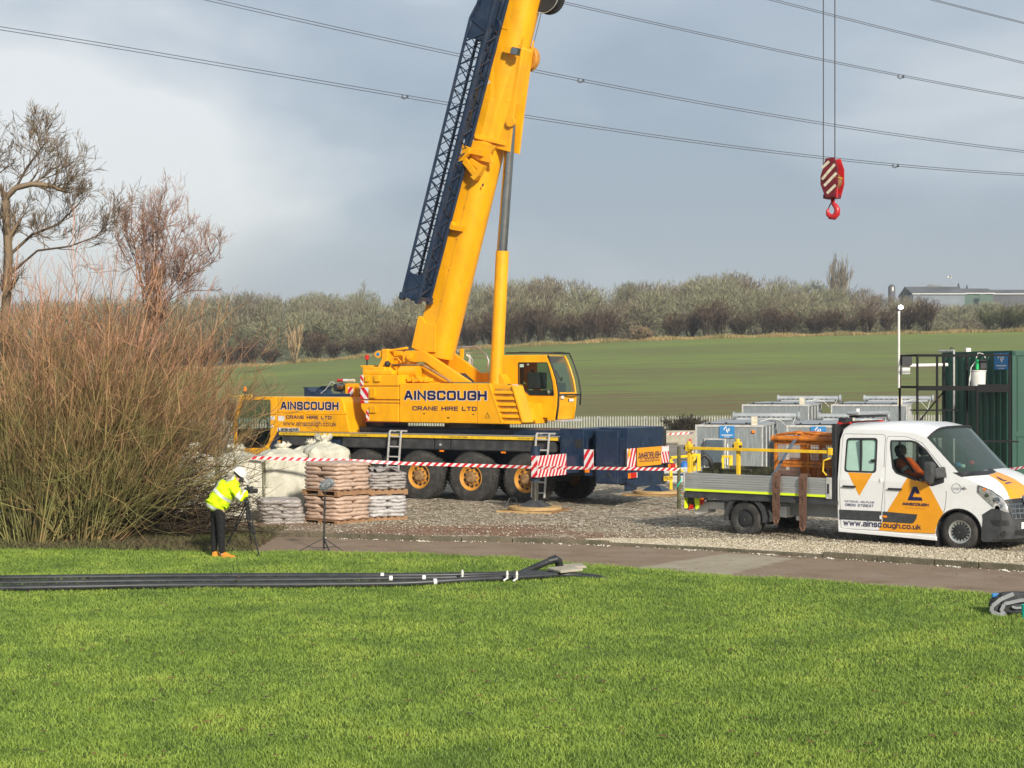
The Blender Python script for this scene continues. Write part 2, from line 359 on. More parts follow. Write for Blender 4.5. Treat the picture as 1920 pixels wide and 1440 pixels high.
# ------------------------------------------------------------------ squarish sign-writer's letters drawn with strokes
GL = {
 'A': (1.0, [[(0, 0), (.42, 1), (.58, 1), (1, 0)], [(.17, .30), (.83, .30)]]), 'B': (.9, [[(0, 0), (0, 1), (.8, 1), (.9, .9), (.9, .62), (.8, .53), (0, .53)], [(.8, .53), (.95, .42), (.95, .12), (.85, 0), (0, 0)]]),
 'C': (.95, [[(.95, .75), (.95, .88), (.83, 1), (.12, 1), (0, .88), (0, .12), (.12, 0), (.83, 0), (.95, .12), (.95, .25)]]), 'D': (.95, [[(0, 0), (0, 1), (.8, 1), (.95, .85), (.95, .15), (.8, 0), (0, 0)]]),
 'E': (.85, [[(.85, 1), (0, 1), (0, 0), (.85, 0)], [(0, .52), (.78, .52)]]), 'F': (.8, [[(.8, 1), (0, 1), (0, 0)], [(0, .5), (.7, .5)]]),
 'G': (.98, [[(.98, .78), (.98, .88), (.86, 1), (.12, 1), (0, .88), (0, .12), (.12, 0), (.86, 0), (.98, .12), (.98, .48), (.55, .48)]]), 'H': (.95, [[(0, 0), (0, 1)], [(.95, 0), (.95, 1)], [(0, .52), (.95, .52)]]),
 'I': (0, [[(0, 0), (0, 1)]]), 'K': (.9, [[(0, 0), (0, 1)], [(.88, 1), (.05, .45)], [(.3, .62), (.92, 0)]]), 'L': (.8, [[(0, 1), (0, 0), (.8, 0)]]),
 'M': (1.1, [[(0, 0), (0, 1), (.55, .2), (1.1, 1), (1.1, 0)]]), 'N': (.95, [[(0, 0), (0, 1), (.95, 0), (.95, 1)]]), 'O': (1.0, [[(.12, 0), (0, .12), (0, .88), (.12, 1), (.88, 1), (1, .88), (1, .12), (.88, 0), (.12, 0)]]),
 'P': (.9, [[(0, 0), (0, 1), (.78, 1), (.9, .9), (.9, .55), (.78, .45), (0, .45)]]), 'R': (.95, [[(0, 0), (0, 1), (.8, 1), (.92, .9), (.92, .58), (.8, .48), (0, .48)], [(.55, .48), (.95, 0)]]),
 'S': (.92, [[(.9, .78), (.9, .88), (.78, 1), (.12, 1), (0, .88), (0, .65), (.12, .53), (.8, .47), (.92, .35), (.92, .12), (.8, 0), (.12, 0), (0, .12), (0, .22)]]), 'T': (.9, [[(0, 1), (.9, 1)], [(.45, 1), (.45, 0)]]),
 'U': (.95, [[(0, 1), (0, .12), (.12, 0), (.83, 0), (.95, .12), (.95, 1)]]), 'V': (.95, [[(0, 1), (.475, 0), (.95, 1)]]), 'W': (1.3, [[(0, 1), (.33, 0), (.65, .9), (.97, 0), (1.3, 1)]]), 'X': (.9, [[(0, 0), (.9, 1)], [(0, 1), (.9, 0)]]), 'Y': (.9, [[(0, 1), (.45, .5), (.9, 1)], [(.45, .5), (.45, 0)]]),
 '0': (.85, [[(.12, 0), (0, .12), (0, .88), (.12, 1), (.73, 1), (.85, .88), (.85, .12), (.73, 0), (.12, 0)]]), '1': (.3, [[(0, .8), (.3, 1), (.3, 0)]]), '2': (.85, [[(0, .8), (0, .88), (.12, 1), (.73, 1), (.85, .88), (.85, .65), (.73, .53), (.12, .47), (0, .38), (0, 0), (.85, 0)]]),
 '3': (.85, [[(0, .85), (.1, 1), (.75, 1), (.85, .88), (.85, .62), (.72, .52), (.3, .52)], [(.72, .52), (.85, .40), (.85, .12), (.75, 0), (.1, 0), (0, .15)]]), '5': (.85, [[(.82, 1), (.05, 1), (0, .56), (.73, .56), (.85, .44), (.85, .12), (.73, 0), (.1, 0), (0, .14)]]), '6': (.85, [[(.8, .88), (.7, 1), (.12, 1), (0, .88), (0, .12), (.12, 0), (.73, 0), (.85, .12), (.85, .42), (.73, .54), (0, .54)]]),
 '7': (.8, [[(0, 1), (.8, 1), (.3, 0)]]), '8': (.85, [[(.12, .53), (0, .63), (0, .9), (.12, 1), (.73, 1), (.85, .9), (.85, .63), (.73, .53), (.12, .53), (0, .42), (0, .12), (.12, 0), (.73, 0), (.85, .12), (.85, .42), (.73, .53)]]),
 '.': (0, [[(0, 0), (0, .03)]]), ' ': (.35, []), '-': (.5, [[(0, .5), (.5, .5)]]),
 'a': (.7, [[(.05, .66), (.62, .7), (.7, .6), (.7, 0), (.1, 0), (0, .1), (0, .3), (.1, .38), (.7, .38)]]), 'c': (.68, [[(.68, .55), (.6, .7), (.1, .7), (0, .6), (0, .1), (.1, 0), (.6, 0), (.68, .14)]]), 'g': (.7, [[(.7, .1), (.1, 0), (0, .1), (0, .6), (.1, .7), (.7, .7), (.7, -.18), (.6, -.28), (.05, -.28)]]),
 'h': (.7, [[(0, 0), (0, 1)], [(0, .7), (.58, .7), (.7, .6), (.7, 0)]]), 'i': (0, [[(0, 0), (0, .7)], [(0, .93), (0, .98)]]), 'k': (.65, [[(0, 0), (0, 1)], [(.6, .7), (.08, .32)], [(.25, .45), (.65, 0)]]), 'n': (.7, [[(0, 0), (0, .7), (.58, .7), (.7, .6), (.7, 0)]]),
 'o': (.74, [[(.1, 0), (0, .1), (0, .6), (.1, .7), (.64, .7), (.74, .6), (.74, .1), (.64, 0), (.1, 0)]]), 's': (.65, [[(.62, .55), (.55, .7), (.1, .7), (0, .6), (0, .45), (.1, .37), (.55, .33), (.65, .25), (.65, .1), (.55, 0), (.1, 0), (0, .13)]]), 'u': (.7, [[(0, .7), (0, .1), (.1, 0), (.7, 0)], [(.7, .7), (.7, 0)]]), 'w': (1.05, [[(0, .7), (.27, 0), (.525, .65), (.78, 0), (1.05, .7)]]),
}
def text_mesh(body, bold=0.0, depth=0.0):
    """strokes -> flat quads with mitred joints; bold widens the stroke"""
    up = body.upper() == body
    hw = (.062 if up else .052)+bold; V, F = [], []; x = 0.0; gap = (.40 if up else .34)+(.06 if bold > .07 else 0)
    for c in body:
        w, ss = GL.get(c, GL[' '])
        for s in ss:
            p = [Vector((a[0]*.9+x, a[1])) for a in s]; closed = (p[0]-p[-1]).length < 1e-5
            if closed: p = p[:-1]
            n = len(p); base = len(V)
            for i in range(n):
                a = p[i-1] if (i > 0 or closed) else None; b = p[(i+1) % n] if (i < n-1 or closed) else None
                d0 = (p[i]-a).normalized() if a is not None else None; d1 = (b-p[i]).normalized() if b is not None else None
                if d0 is None: d0 = d1
                if d1 is None: d1 = d0
                t = (d0+d1); t = t.normalized() if t.length > 1e-6 else d0; nn = Vector((-t.y, t.x)); k = hw/max(.45, abs(nn.dot(Vector((-d0.y, d0.x)))))
                q = p[i].copy()
                if not closed and i == 0: q -= d0*hw*.85
                if not closed and i == n-1: q += d0*hw*.85
                V.append((q.x+nn.x*k, q.y+nn.y*k, 0)); V.append((q.x-nn.x*k, q.y-nn.y*k, 0))
            for i in range(n if closed else n-1):
                j = (i+1) % n; F.append((base+2*i, base+2*i+1, base+2*j+1, base+2*j))
        x += w*.9+gap
    return V, F

# ------------------------------------------------------------------ many thin strands as one mesh
def raw_mesh(name, V, F, mats, parent=None, smooth=False, mi=None):
    V = np.asarray(V, np.float32); F = np.asarray(F, np.int32)
    me = bpy.data.meshes.new(name); k = F.shape[1]
    me.vertices.add(len(V)); me.vertices.foreach_set('co', V.ravel())
    me.loops.add(F.size); me.loops.foreach_set('vertex_index', F.ravel())
    me.polygons.add(len(F)); me.polygons.foreach_set('loop_start', np.arange(0, F.size, k, dtype=np.int32))
    me.polygons.foreach_set('loop_total', np.full(len(F), k, np.int32))
    for m in (mats if isinstance(mats, (list, tuple)) else [mats]): me.materials.append(M[m] if isinstance(m, str) else m)
    if smooth: me.polygons.foreach_set('use_smooth', np.ones(len(F), bool))
    if mi is not None: me.polygons.foreach_set('material_index', np.asarray(mi, np.int32))
    me.update(calc_edges=True)
    if name is None: return me
    o = bpy.data.objects.new(name, me); C.objects.link(o)
    if parent: o.parent = parent
    return o
def strands(lines, sides=3):
    """lines: list of (array Nx3, r0, r1) -> V, F"""
    by = {}
    for p, a, b in lines: by.setdefault(len(p), []).append((p, a, b))
    VV, FF, off = [], [], 0
    for n, L in by.items():
        Pn = np.array([l[0] for l in L], float); K = len(L)
        ra = np.array([l[1] for l in L])[:, None]; rb = np.array([l[2] for l in L])[:, None]
        t = np.linspace(0, 1, n)[None]; r = ra*(1-t)+rb*t
        d = np.gradient(Pn, axis=1); d /= np.linalg.norm(d, axis=2, keepdims=True)+1e-9
        ref = np.where(np.abs(d[..., 2:3]) < 0.9, np.array([0, 0, 1.0]), np.array([1.0, 0, 0]))
        x = np.cross(d, ref); x /= np.linalg.norm(x, axis=2, keepdims=True)+1e-9; y = np.cross(d, x)
        an = np.arange(sides)*2*np.pi/sides
        ring = Pn[:, :, None]+(x[:, :, None]*np.cos(an)[None, None, :, None]+y[:, :, None]*np.sin(an)[None, None, :, None])*r[:, :, None, None]
        VV.append(ring.reshape(-1, 3))
        k = np.arange(K)[:, None, None]*n*sides; i = np.arange(n-1)[None, :, None]*sides; s = np.arange(sides)[None, None, :]; s2 = (s+1) % sides
        base = off+k+i
        FF.append(np.stack([base+s, base+s2, base+sides+s2, base+sides+s], -1).reshape(-1, 4)); off += K*n*sides
    return np.concatenate(VV), np.concatenate(FF)
def norm(v): return v/(np.linalg.norm(v)+1e-9)
def grow(rng, lines, p, d, L, r, depth, up=0.15, spread=0.5, kids=4, wob=0.12, n=5, shrink=0.62, minr=0.006):
    pts = [p]; q = p.copy(); dd = norm(d)
    for i in range(n-1):
        dd = norm(dd+rng.normal(0, wob, 3)+np.array([0, 0, up*0.3])); q = q+dd*L/(n-1); pts.append(q)
    lines.append((np.array(pts), r, max(minr, r*0.45)))
    if depth <= 0: return
    for k in range(kids):
        f = rng.uniform(0.25, 1.0); idx = f*(n-1); i0 = min(int(idx), n-2); pp = pts[i0]+(pts[i0+1]-pts[i0])*(idx-i0)
        base = norm(pts[i0+1]-pts[i0]); rd = rng.normal(0, 1, 3); rd -= base*rd.dot(base); rd = norm(rd)
        nd = norm(base*(1-spread*0.5)+rd*spread+np.array([0, 0, up]))
        grow(rng, lines, pp, nd, L*shrink*rng.uniform(0.7, 1.2), max(minr, r*(0.62-0.25*f)), depth-1, up, spread, kids, wob, max(3, n-1), shrink, minr)
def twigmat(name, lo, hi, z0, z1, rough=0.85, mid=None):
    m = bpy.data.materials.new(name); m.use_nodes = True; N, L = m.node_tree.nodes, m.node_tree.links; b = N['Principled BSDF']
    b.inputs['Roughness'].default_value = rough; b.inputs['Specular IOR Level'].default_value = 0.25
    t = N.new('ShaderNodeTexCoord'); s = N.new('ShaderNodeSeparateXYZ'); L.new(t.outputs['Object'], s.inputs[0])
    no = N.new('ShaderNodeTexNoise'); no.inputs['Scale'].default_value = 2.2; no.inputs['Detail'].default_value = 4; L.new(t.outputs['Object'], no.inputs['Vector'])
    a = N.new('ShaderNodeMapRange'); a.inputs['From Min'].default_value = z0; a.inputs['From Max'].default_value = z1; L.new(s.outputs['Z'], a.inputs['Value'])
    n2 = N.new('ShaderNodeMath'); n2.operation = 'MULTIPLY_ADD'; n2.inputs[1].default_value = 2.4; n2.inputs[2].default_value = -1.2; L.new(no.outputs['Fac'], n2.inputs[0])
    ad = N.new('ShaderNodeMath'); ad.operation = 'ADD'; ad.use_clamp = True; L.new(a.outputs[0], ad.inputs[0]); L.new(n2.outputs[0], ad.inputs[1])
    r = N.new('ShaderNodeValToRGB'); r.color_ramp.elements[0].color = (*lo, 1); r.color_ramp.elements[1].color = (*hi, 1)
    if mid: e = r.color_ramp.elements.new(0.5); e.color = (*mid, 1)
    L.new(ad.outputs[0], r.inputs[0]); gm = N.new('ShaderNodeNewGeometry'); rr = N.new('ShaderNodeMapRange'); rr.inputs['To Min'].default_value = .35; rr.inputs['To Max'].default_value = 1.75; L.new(gm.outputs['Random Per Island'], rr.inputs['Value'])  # random brightness per strand stands in for sunlit stems and dark gaps
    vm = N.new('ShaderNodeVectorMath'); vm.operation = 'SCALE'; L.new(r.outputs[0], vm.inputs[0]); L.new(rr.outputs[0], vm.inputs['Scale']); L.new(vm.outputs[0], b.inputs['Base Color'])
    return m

# ------------------------------------------------------------------ terrain
def sm(a, b, x):
    t = np.clip((x-a)/(b-a), 0, 1); return t*t*(3-2*t)
EX = np.array([-400, -60, -40, -18, 0, 16, 35, 77, 140, 400.]); EZ = np.array([3.5, 4.6, 5.5, 7.3, 8.6, 9.4, 10.0, 10.9, 11.6, 12.])
def H(x, y):
    x = np.asarray(x, float); y = np.asarray(y, float)
    ze = np.interp(x*240/np.maximum(y, 60), EX, EZ)
    t = np.clip((y-98)/142, 0, 1)
    field = -0.7+0.45*sm(96, 112, y)+(ze+0.25)*(t*1.16-0.16*t*t)
    back = ze-2.2*sm(242, 290, y)+9*sm(300, 420, y)+14*sm(430, 760, y)+6*sm(800, 1500, y)
    near = -0.7*sm(84, 95, y)
    return np.where(y < 96, near, np.where(y < 240, field, back))
ys = np.concatenate([[-60, -20, 0, 10, 20, 30, 40, 60, 80], np.arange(84, 130, 2), np.arange(130, 240, 5), [240], np.arange(245, 420, 12), np.arange(420, 800, 30), [850, 1000, 1300, 1800, 2600, 4000]])
xs = np.concatenate([[-3000, -1500, -800, -500, -300, -200], np.arange(-150, 151, 6), [200, 300, 500, 800, 1500, 3000]])
XX, YY = np.meshgrid(xs, ys); ZZ = H(XX, YY)
V = np.stack([XX, YY, ZZ], -1).reshape(-1, 3); nx = len(xs)
F = []; mi = []
for j in range(len(ys)-1):
    for i in range(nx-1):
        F.append((j*nx+i, j*nx+i+1, (j+1)*nx+i+1, (j+1)*nx+i)); mi.append(96 <= (ys[j]+ys[j+1])/2 < 240 and -200 <= (xs[i]+xs[i+1])/2 <= 300)
F = np.array(F); mi = np.array(mi)
M['soil'] = mat('rough_grassland', (0.10, 0.12, 0.045), 0.95, col2=(0.09, 0.075, 0.04), scale=0.15, bump=0.4, bscale=2)
go = raw_mesh('ground', V, F[~mi], 'soil', smooth=True); tag(go, kind='structure')

def mesh_noise_mat(name, build):
    m = bpy.data.materials.new(name); m.use_nodes = True; N, L = m.node_tree.nodes, m.node_tree.links
    b = N['Principled BSDF']; b.inputs['Specular IOR Level'].default_value = 0.2; t = N.new('ShaderNodeTexCoord'); g = N.new('ShaderNodeNewGeometry')
    def noise(scale, detail=5, rough=0.6, sc=(1, 1, 1), rot=0.0, dist=0.0):
        mp_ = N.new('ShaderNodeMapping'); mp_.inputs['Scale'].default_value = sc; mp_.inputs['Rotation'].default_value = (0, 0, rot); L.new(g.outputs['Position'], mp_.inputs['Vector'])
        n = N.new('ShaderNodeTexNoise'); n.inputs['Scale'].default_value = scale; n.inputs['Detail'].default_value = detail; n.inputs['Roughness'].default_value = rough; n.inputs['Distortion'].default_value = dist
        L.new(mp_.outputs[0], n.inputs['Vector']); return n.outputs['Fac']
    def ramp(f, stops):
        r = N.new('ShaderNodeValToRGB'); el = r.color_ramp.elements
        el[0].position, el[0].color = stops[0][0], (*stops[0][1], 1); el[1].position, el[1].color = stops[-1][0], (*stops[-1][1], 1)
        for p, c in stops[1:-1]: e = el.new(p); e.color = (*c, 1)
        L.new(f, r.inputs[0]); return r.outputs[0]
    def mixc(f, a, c, mode='MIX'):
        x = N.new('ShaderNodeMix'); x.data_type = 'RGBA'; x.blend_type = mode
        for s, v in (('Factor', f), ('A', a), ('B', c)):
            if isinstance(v, (int, float)): x.inputs[s].default_value = v
            elif isinstance(v, tuple): x.inputs[s].default_value = (*v, 1)
            else: L.new(v, x.inputs[s])
        return x.outputs['Result']
    def rng_(f, a, c, lo=0.0, hi=1.0):
        x = N.new('ShaderNodeMapRange'); x.inputs['From Min'].default_value = a; x.inputs['From Max'].default_value = c; x.inputs['To Min'].default_value = lo; x.inputs['To Max'].default_value = hi
        L.new(f, x.inputs['Value']); return x.outputs[0]
    def attr(nm):
        x = N.new('ShaderNodeAttribute'); x.attribute_name = nm; s = N.new('ShaderNodeSeparateColor'); L.new(x.outputs['Color'], s.inputs[0]); return s.outputs
    def bump(f, st, dist=0.05):
        x = N.new('ShaderNodeBump'); x.inputs['Strength'].default_value = st; x.inputs['Distance'].default_value = dist; L.new(f, x.inputs['Height']); L.new(x.outputs[0], b.inputs['Normal'])
    build(N, L, b, t, g, noise, ramp, mixc, rng_, attr, bump)
    return m
def f_field(N, L, b, t, g, noise, ramp, mixc, rng_, attr, bump):
    rows = noise(0.85, 7, 0.72, (0.05, 1, 1), 0.05); big = noise(0.035, 4, 0.6, (0.35, 1, 1), 0.05); fine = noise(2.2, 7, 0.78, (0.10, 1, 1), 0.05)
    s = N.new('ShaderNodeSeparateXYZ'); L.new(g.outputs['Position'], s.inputs[0])
    far = rng_(s.outputs['Y'], 100, 225, -0.10, 0.20)
    a = N.new('ShaderNodeMath'); a.operation = 'ADD'; L.new(rng_(rows, 0.32, 0.68, 0.0, 0.48), a.inputs[0]); L.new(rng_(big, 0.3, 0.7, 0.0, 0.35), a.inputs[1])
    a2 = N.new('ShaderNodeMath'); a2.operation = 'ADD'; L.new(a.outputs[0], a2.inputs[0]); L.new(far, a2.inputs[1])
    a3 = N.new('ShaderNodeMath'); a3.operation = 'ADD'; L.new(a2.outputs[0], a3.inputs[0]); L.new(rng_(fine, 0.3, 0.7, -0.25, 0.25), a3.inputs[1])
    c = ramp(a3.outputs[0], [(0.12, (0.17, 0.105, 0.06)), (0.28, (0.16, 0.13, 0.06)), (0.44, (0.15, 0.18, 0.055)), (0.85, (0.21, 0.265, 0.06))])
    L.new(c, b.inputs['Base Color']); b.inputs['Roughness'].default_value = 0.95; bump(fine, 0.5, 0.15)
M['field'] = mesh_noise_mat('sprouting_crop_field', f_field)
fo = raw_mesh('field', V, F[mi], 'field', smooth=True); tag(fo, kind='structure')

# ------------------------------------------------------------------ near ground sheets
edge = [(-900, 1029), (-300, 1031), (0, 1032), (300, 1034), (480, 1035), (640, 1036), (800, 1041), (960, 1048), (1080, 1058), (1180, 1067), (1400, 1085), (1650, 1101), (1920, 1119), (2300, 1142), (2700, 1166)]
lawn_edge = [G(*p) for p in edge]
kl = [(-900, 992), (0, 996), (420, 1003), (578, 1008.5), (770, 1015), (960, 1017.5), (1140, 1024), (1320, 1033), (1540, 1047), (1750, 1061), (1920, 1073), (2300, 1100), (2700, 1130)]
kerb_line = [G(*p) for p in kl]
LEX = np.array([p.x for p in lawn_edge]); LEY = np.array([p.y for p in lawn_edge])
KX = np.array([p.x for p in kerb_line]); KY = np.array([p.y for p in kerb_line])
rg = np.random.default_rng(5)
def wob(x, s=1.0): return 0.05*np.sin(x*3.1+1)+0.04*np.sin(x*7.7+2)+0.03*np.sin(x*17.3)*s
# tarmac lane
def f_road(N, L, b, t, g, noise, ramp, mixc, rng_, attr, bump):
    f = noise(1.1, 5, 0.65); fine = noise(45, 3, 0.6)
    c = ramp(f, [(0.3, (0.18, 0.125, 0.08)), (0.5, (0.24, 0.17, 0.115)), (0.7, (0.27, 0.21, 0.155))])
    c = mixc(rng_(fine, 0.35, 0.75, 0, 0.45), c, (0.30, 0.24, 0.18)); at = attr('mask')
    c = mixc(at[0], c, mixc(rng_(f, 0.3, 0.7), (0.29, 0.25, 0.18), (0.40, 0.35, 0.26)))
    c = mixc(rng_(noise(3.3, 6, 0.7), 0.55, 0.72, 0, 0.5), c, (0.10, 0.07, 0.055))
    L.new(c, b.inputs['Base Color']); r = rng_(f, 0.3, 0.7, 0.95, 0.7); L.new(r, b.inputs['Roughness']); b.inputs['Specular IOR Level'].default_value = 0.2; bump(fine, 0.25, 0.01)
M['road'] = mesh_noise_mat('damp_brown_tarmac', f_road)
xs = np.arange(-17, 24, 0.12); K = 40
yl = np.interp(xs, LEX, LEY)-0.35; yk = np.interp(xs, KX, KY)+0.06
tt = np.linspace(0, 1, K)
XX = np.repeat(xs[:, None], K, 1); YY = yl[:, None]*(1-tt)+yk[:, None]*tt
V = np.stack([XX, YY, np.full_like(XX, 0.008)], -1).reshape(-1, 3)
ii, jj = np.meshgrid(np.arange(len(xs)-1), np.arange(K-1), indexing='ij'); a = (ii*K+jj).ravel()
F = np.stack([a, a+K, a+K+1, a+1], -1)
road = raw_mesh('road', V, F, 'road'); tag(road, kind='structure')
# the pale concrete patch in the lane
quad = [G(1185, 1067), G(1365, 1038), G(1490, 1047), G(1352, 1082)]
def inpoly(x, y, q):
    r = np.zeros(x.shape, bool); n = len(q)
    for i in range(n):
        x1, y1, x2, y2 = q[i].x, q[i].y, q[(i+1) % n].x, q[(i+1) % n].y
        c = ((y1 > y) != (y2 > y)) & (x < (x2-x1)*(y-y1)/(y2-y1+1e-12)+x1); r ^= c
    return r
col = np.zeros((len(V), 4), np.float32); col[:, 3] = 1; col[:, 0] = inpoly(V[:, 0], V[:, 1], quad)
ca = road.data.color_attributes.new('mask', 'FLOAT_COLOR', 'POINT'); ca.data.foreach_set('color', col.ravel())
# kerb stones along the yard
kb = MB(); L_ = 0.0
for i in range(len(kerb_line)-1):
    a_, b_ = kerb_line[i], kerb_line[i+1]; n = max(1, round((b_-a_).length/0.92)); d = (b_-a_)/n; dn = d.normalized(); nn = Vector((-dn.y, dn.x, 0))
    for k in range(n):
        p = a_+d*k+dn*0.006; q = a_+d*(k+1)-dn*0.006
        h = 0.10+0.008*math.sin(k*5.1+i); 
        if 1.9 < (p.x+q.x)/2 < 5.2: h = 0.065
        v = [p, q, q+nn*0.125, p+nn*0.125]; w = [x+Vector((0, 0, h)) for x in (p+nn*0.02, q+nn*0.02, q+nn*0.125, p+nn*0.125)]
        v = [x-Vector((0, 0, 0.1)) for x in v]
        kb.add(v+w, [(3, 2, 1, 0), (4, 5, 6, 7), (0, 1, 5, 4), (1, 2, 6, 5), (2, 3, 7, 6), (3, 0, 4, 7)])
M['kerb'] = mat('mossy_kerb_stone', (0.15, 0.125, 0.085), 0.9, col2=(0.075, 0.07, 0.04), scale=3, bump=0.5, bscale=25)
tag(kb.build('kerb', 'kerb', bevel=0.012), kind='structure')
# gravel yard
def f_grav(N, L, b, t, g, noise, ramp, mixc, rng_, attr, bump):
    v = N.new('ShaderNodeTexVoronoi'); v.inputs['Scale'].default_value = 15; v.inputs['Randomness'].default_value = 1; L.new(g.outputs['Position'], v.inputs['Vector'])
    s = N.new('ShaderNodeSeparateColor'); L.new(v.outputs['Color'], s.inputs[0])
    at = attr('mask'); big = noise(0.5, 6, 0.65); mid = noise(2.2, 5, 0.7)
    stone = ramp(s.outputs[0], [(0.0, (0.06, 0.045, 0.03)), (0.35, (0.235, 0.195, 0.135)), (0.7, (0.39, 0.335, 0.245)), (0.9, (0.50, 0.44, 0.33)), (1.0, (0.80, 0.74, 0.62))])
    dk = mixc(rng_(mid, 0.45, 0.7, 0, 0.6), stone, (0.19, 0.14, 0.09))
    pale = ramp(s.outputs[0], [(0.0, (0.27, 0.22, 0.14)), (0.4, (0.42, 0.36, 0.25)), (0.8, (0.56, 0.49, 0.36)), (1.0, (0.68, 0.63, 0.50))])
    mud = mixc(rng_(s.outputs[1], 0.7, 1.0, 0, 0.6), mixc(rng_(mid, 0.35, 0.65), (0.15, 0.075, 0.045), (0.27, 0.14, 0.085)), (0.28, 0.22, 0.16))
    c = mixc(at[0], dk, mud); c = mixc(at[1], c, pale)
    conc = ramp(big, [(0.3, (0.20, 0.17, 0.14)), (0.7, (0.30, 0.265, 0.22))]); c = mixc(at[2], c, conc)
    L.new(c, b.inputs['Base Color']); b.inputs['Roughness'].default_value = 0.85
    bump(v.outputs['Distance'], 0.55, 0.03)
M['gravel'] = mesh_noise_mat('stony_yard_gravel', f_grav)
xs = np.arange(-22, 30, 0.16); K = 300
yk = np.interp(xs, KX, KY)+0.12; tt = np.linspace(0, 1, K)**1.8
XX = np.repeat(xs[:, None], K, 1); YY = yk[:, None]*(1-tt)+84*tt
def fbm(x, y, seed=0):
    r = np.random.default_rng(seed); o = np.zeros_like(x); a = 1.0; f = 0.35
    for k in range(6):
        for _ in range(3):
            th = r.uniform(0, 2*np.pi); o += a*np.sin(f*6.28*(x*np.cos(th)+y*np.sin(th))+r.uniform(0, 6.28))/3
        a *= 0.62; f *= 1.9
    return o
ZZ = 0.05+0.012*fbm(XX, YY, 3)*np.clip((YY-yk[:, None])/0.5, 0, 1)
V = np.stack([XX, YY, ZZ], -1).reshape(-1, 3)
ii, jj = np.meshgrid(np.arange(len(xs)-1), np.arange(K-1), indexing='ij'); a = (ii*K+jj).ravel(); F = np.stack([a, a+K, a+K+1, a+1], -1)
yard = raw_mesh('gravel_yard', V, F, 'gravel', smooth=True); tag(yard, kind='structure')
nz = fbm(XX, YY, 8); px_ = 960+XX/YY*3000; dk = YY-yk[:, None]
mud = np.clip(1-((px_-900)/330)**2-((dk-1.7)/1.8)**2+0.5*nz, 0, 1)*1.2
mud = np.maximum(mud, np.clip(0.8-((px_-480)/260)**2-((dk-1.2)/2.2)**2+0.5*nz, 0, 1))
palew = np.interp(px_, [1050, 1150, 1300, 1420, 1560, 1700, 1950], [0, .5, 1.3, 2.0, 2.1, 2.3, 2.6])
pale = np.clip((palew-dk)/0.25+0.8*nz, 0, 1)*(palew > 0.02)*np.clip(0.75+0.5*fbm(XX, YY, 21), 0.25, 1)
conc = np.clip((YY-56)/3+nz, 0, 1)
col = np.stack([np.clip(mud, 0, .9), pale, conc, np.ones_like(mud)], -1).reshape(-1, 4).astype(np.float32)
ca = yard.data.color_attributes.new('mask', 'FLOAT_COLOR', 'POINT'); ca.data.foreach_set('color', col.ravel())
# loose stones: on the gravel and spilled against the kerb
def stones(n, fx, seed, smin, smax):
    r = np.random.default_rng(seed); Vs, Fs = [], []; o = 0
    base = np.array([(1, 0, 0), (-1, 0, 0), (0, 1, 0), (0, -1, 0), (0, 0, 1), (0, 0, -.4)], float); fc = np.array([(0, 2, 4), (2, 1, 4), (1, 3, 4), (3, 0, 4), (2, 0, 5), (1, 2, 5), (3, 1, 5), (0, 3, 5)])
    pts = fx(r, n); sz = r.uniform(smin, smax, (n, 1, 1))*np.array([1, .8, .55])[None, None]*r.uniform(.7, 1.3, (n, 1, 3)); th = r.uniform(0, 6.28, n)
    v = base[None]*sz*r.uniform(.7, 1.2, (n, 6, 1)); c, s = np.cos(th)[:, None], np.sin(th)[:, None]
    v = np.stack([v[..., 0]*c-v[..., 1]*s, v[..., 0]*s+v[..., 1]*c, v[..., 2]], -1)+pts[:, None]
    return v.reshape(-1, 3), (fc[None]+np.arange(n)[:, None, None]*6).reshape(-1, 3)
def on_yard(r, n):
    x = r.uniform(-9, 16, n*2); y = np.interp(x, KX, KY)+0.15+np.abs(r.normal(0, 1, n*2))**1.2*3.2; k = np.abs(x) < 0.34*y; dd = y-np.interp(x, KX, KY); pp = x/y*3000+960; k &= ~((pp > 480) & (pp < 1130) & (dd < 2.3) & (r.random(n*2) < .75)); x, y = x[k][:n], y[k][:n]
    if len(x) < n: x = np.resize(x, n); y = np.resize(y, n)
    return np.stack([x, y, np.full(n, 0.058)], -1)
def f_stone(N, L, b, t, g, noise, ramp, mixc, rng_, attr, bump):
    c = ramp(g.outputs['Random Per Island'], [(0, (0.09, 0.065, 0.04)), (0.45, (0.28, 0.235, 0.165)), (0.8, (0.46, 0.40, 0.30)), (1, (0.75, 0.71, 0.62))]); L.new(c, b.inputs['Base Color']); b.inputs['Roughness'].default_value = .9
M['stone'] = mesh_noise_mat('loose_limestone', f_stone)
def f_pstone(N, L, b, t, g, noise, ramp, mixc, rng_, attr, bump):
    c = ramp(g.outputs['Random Per Island'], [(0, (0.30, 0.24, 0.15)), (0.5, (0.50, 0.43, 0.31)), (1, (0.74, 0.68, 0.55))]); L.new(c, b.inputs['Base Color']); b.inputs['Roughness'].default_value = .9
M['pstone'] = mesh_noise_mat('pale_limestone', f_pstone)
M['wstone'] = mat('white_loose_stone', (0.72, 0.68, 0.58), 0.9, var=0.1, scale=2)
v_, f_ = stones(21000, on_yard, 3, 0.010, 0.028); tag(raw_mesh('loose_gravel', v_, f_, 'stone'), 'loose grey and brown stones covering the yard beyond the kerb', 'gravel', kind='stuff')
def on_pale(r, n):
    px = r.uniform(1100, 2000, n); w_ = np.interp(px, [1100, 1300, 1420, 2000], [.45, 1.3, 2.0, 2.6]); y = 30-(px-1100)/900*4; x = (px-960)/3000*y; y = np.interp(x, KX, KY)+.14+w_*r.random(n)**1.3*1.15
    return np.stack([x, y, np.full(n, .06)], -1)
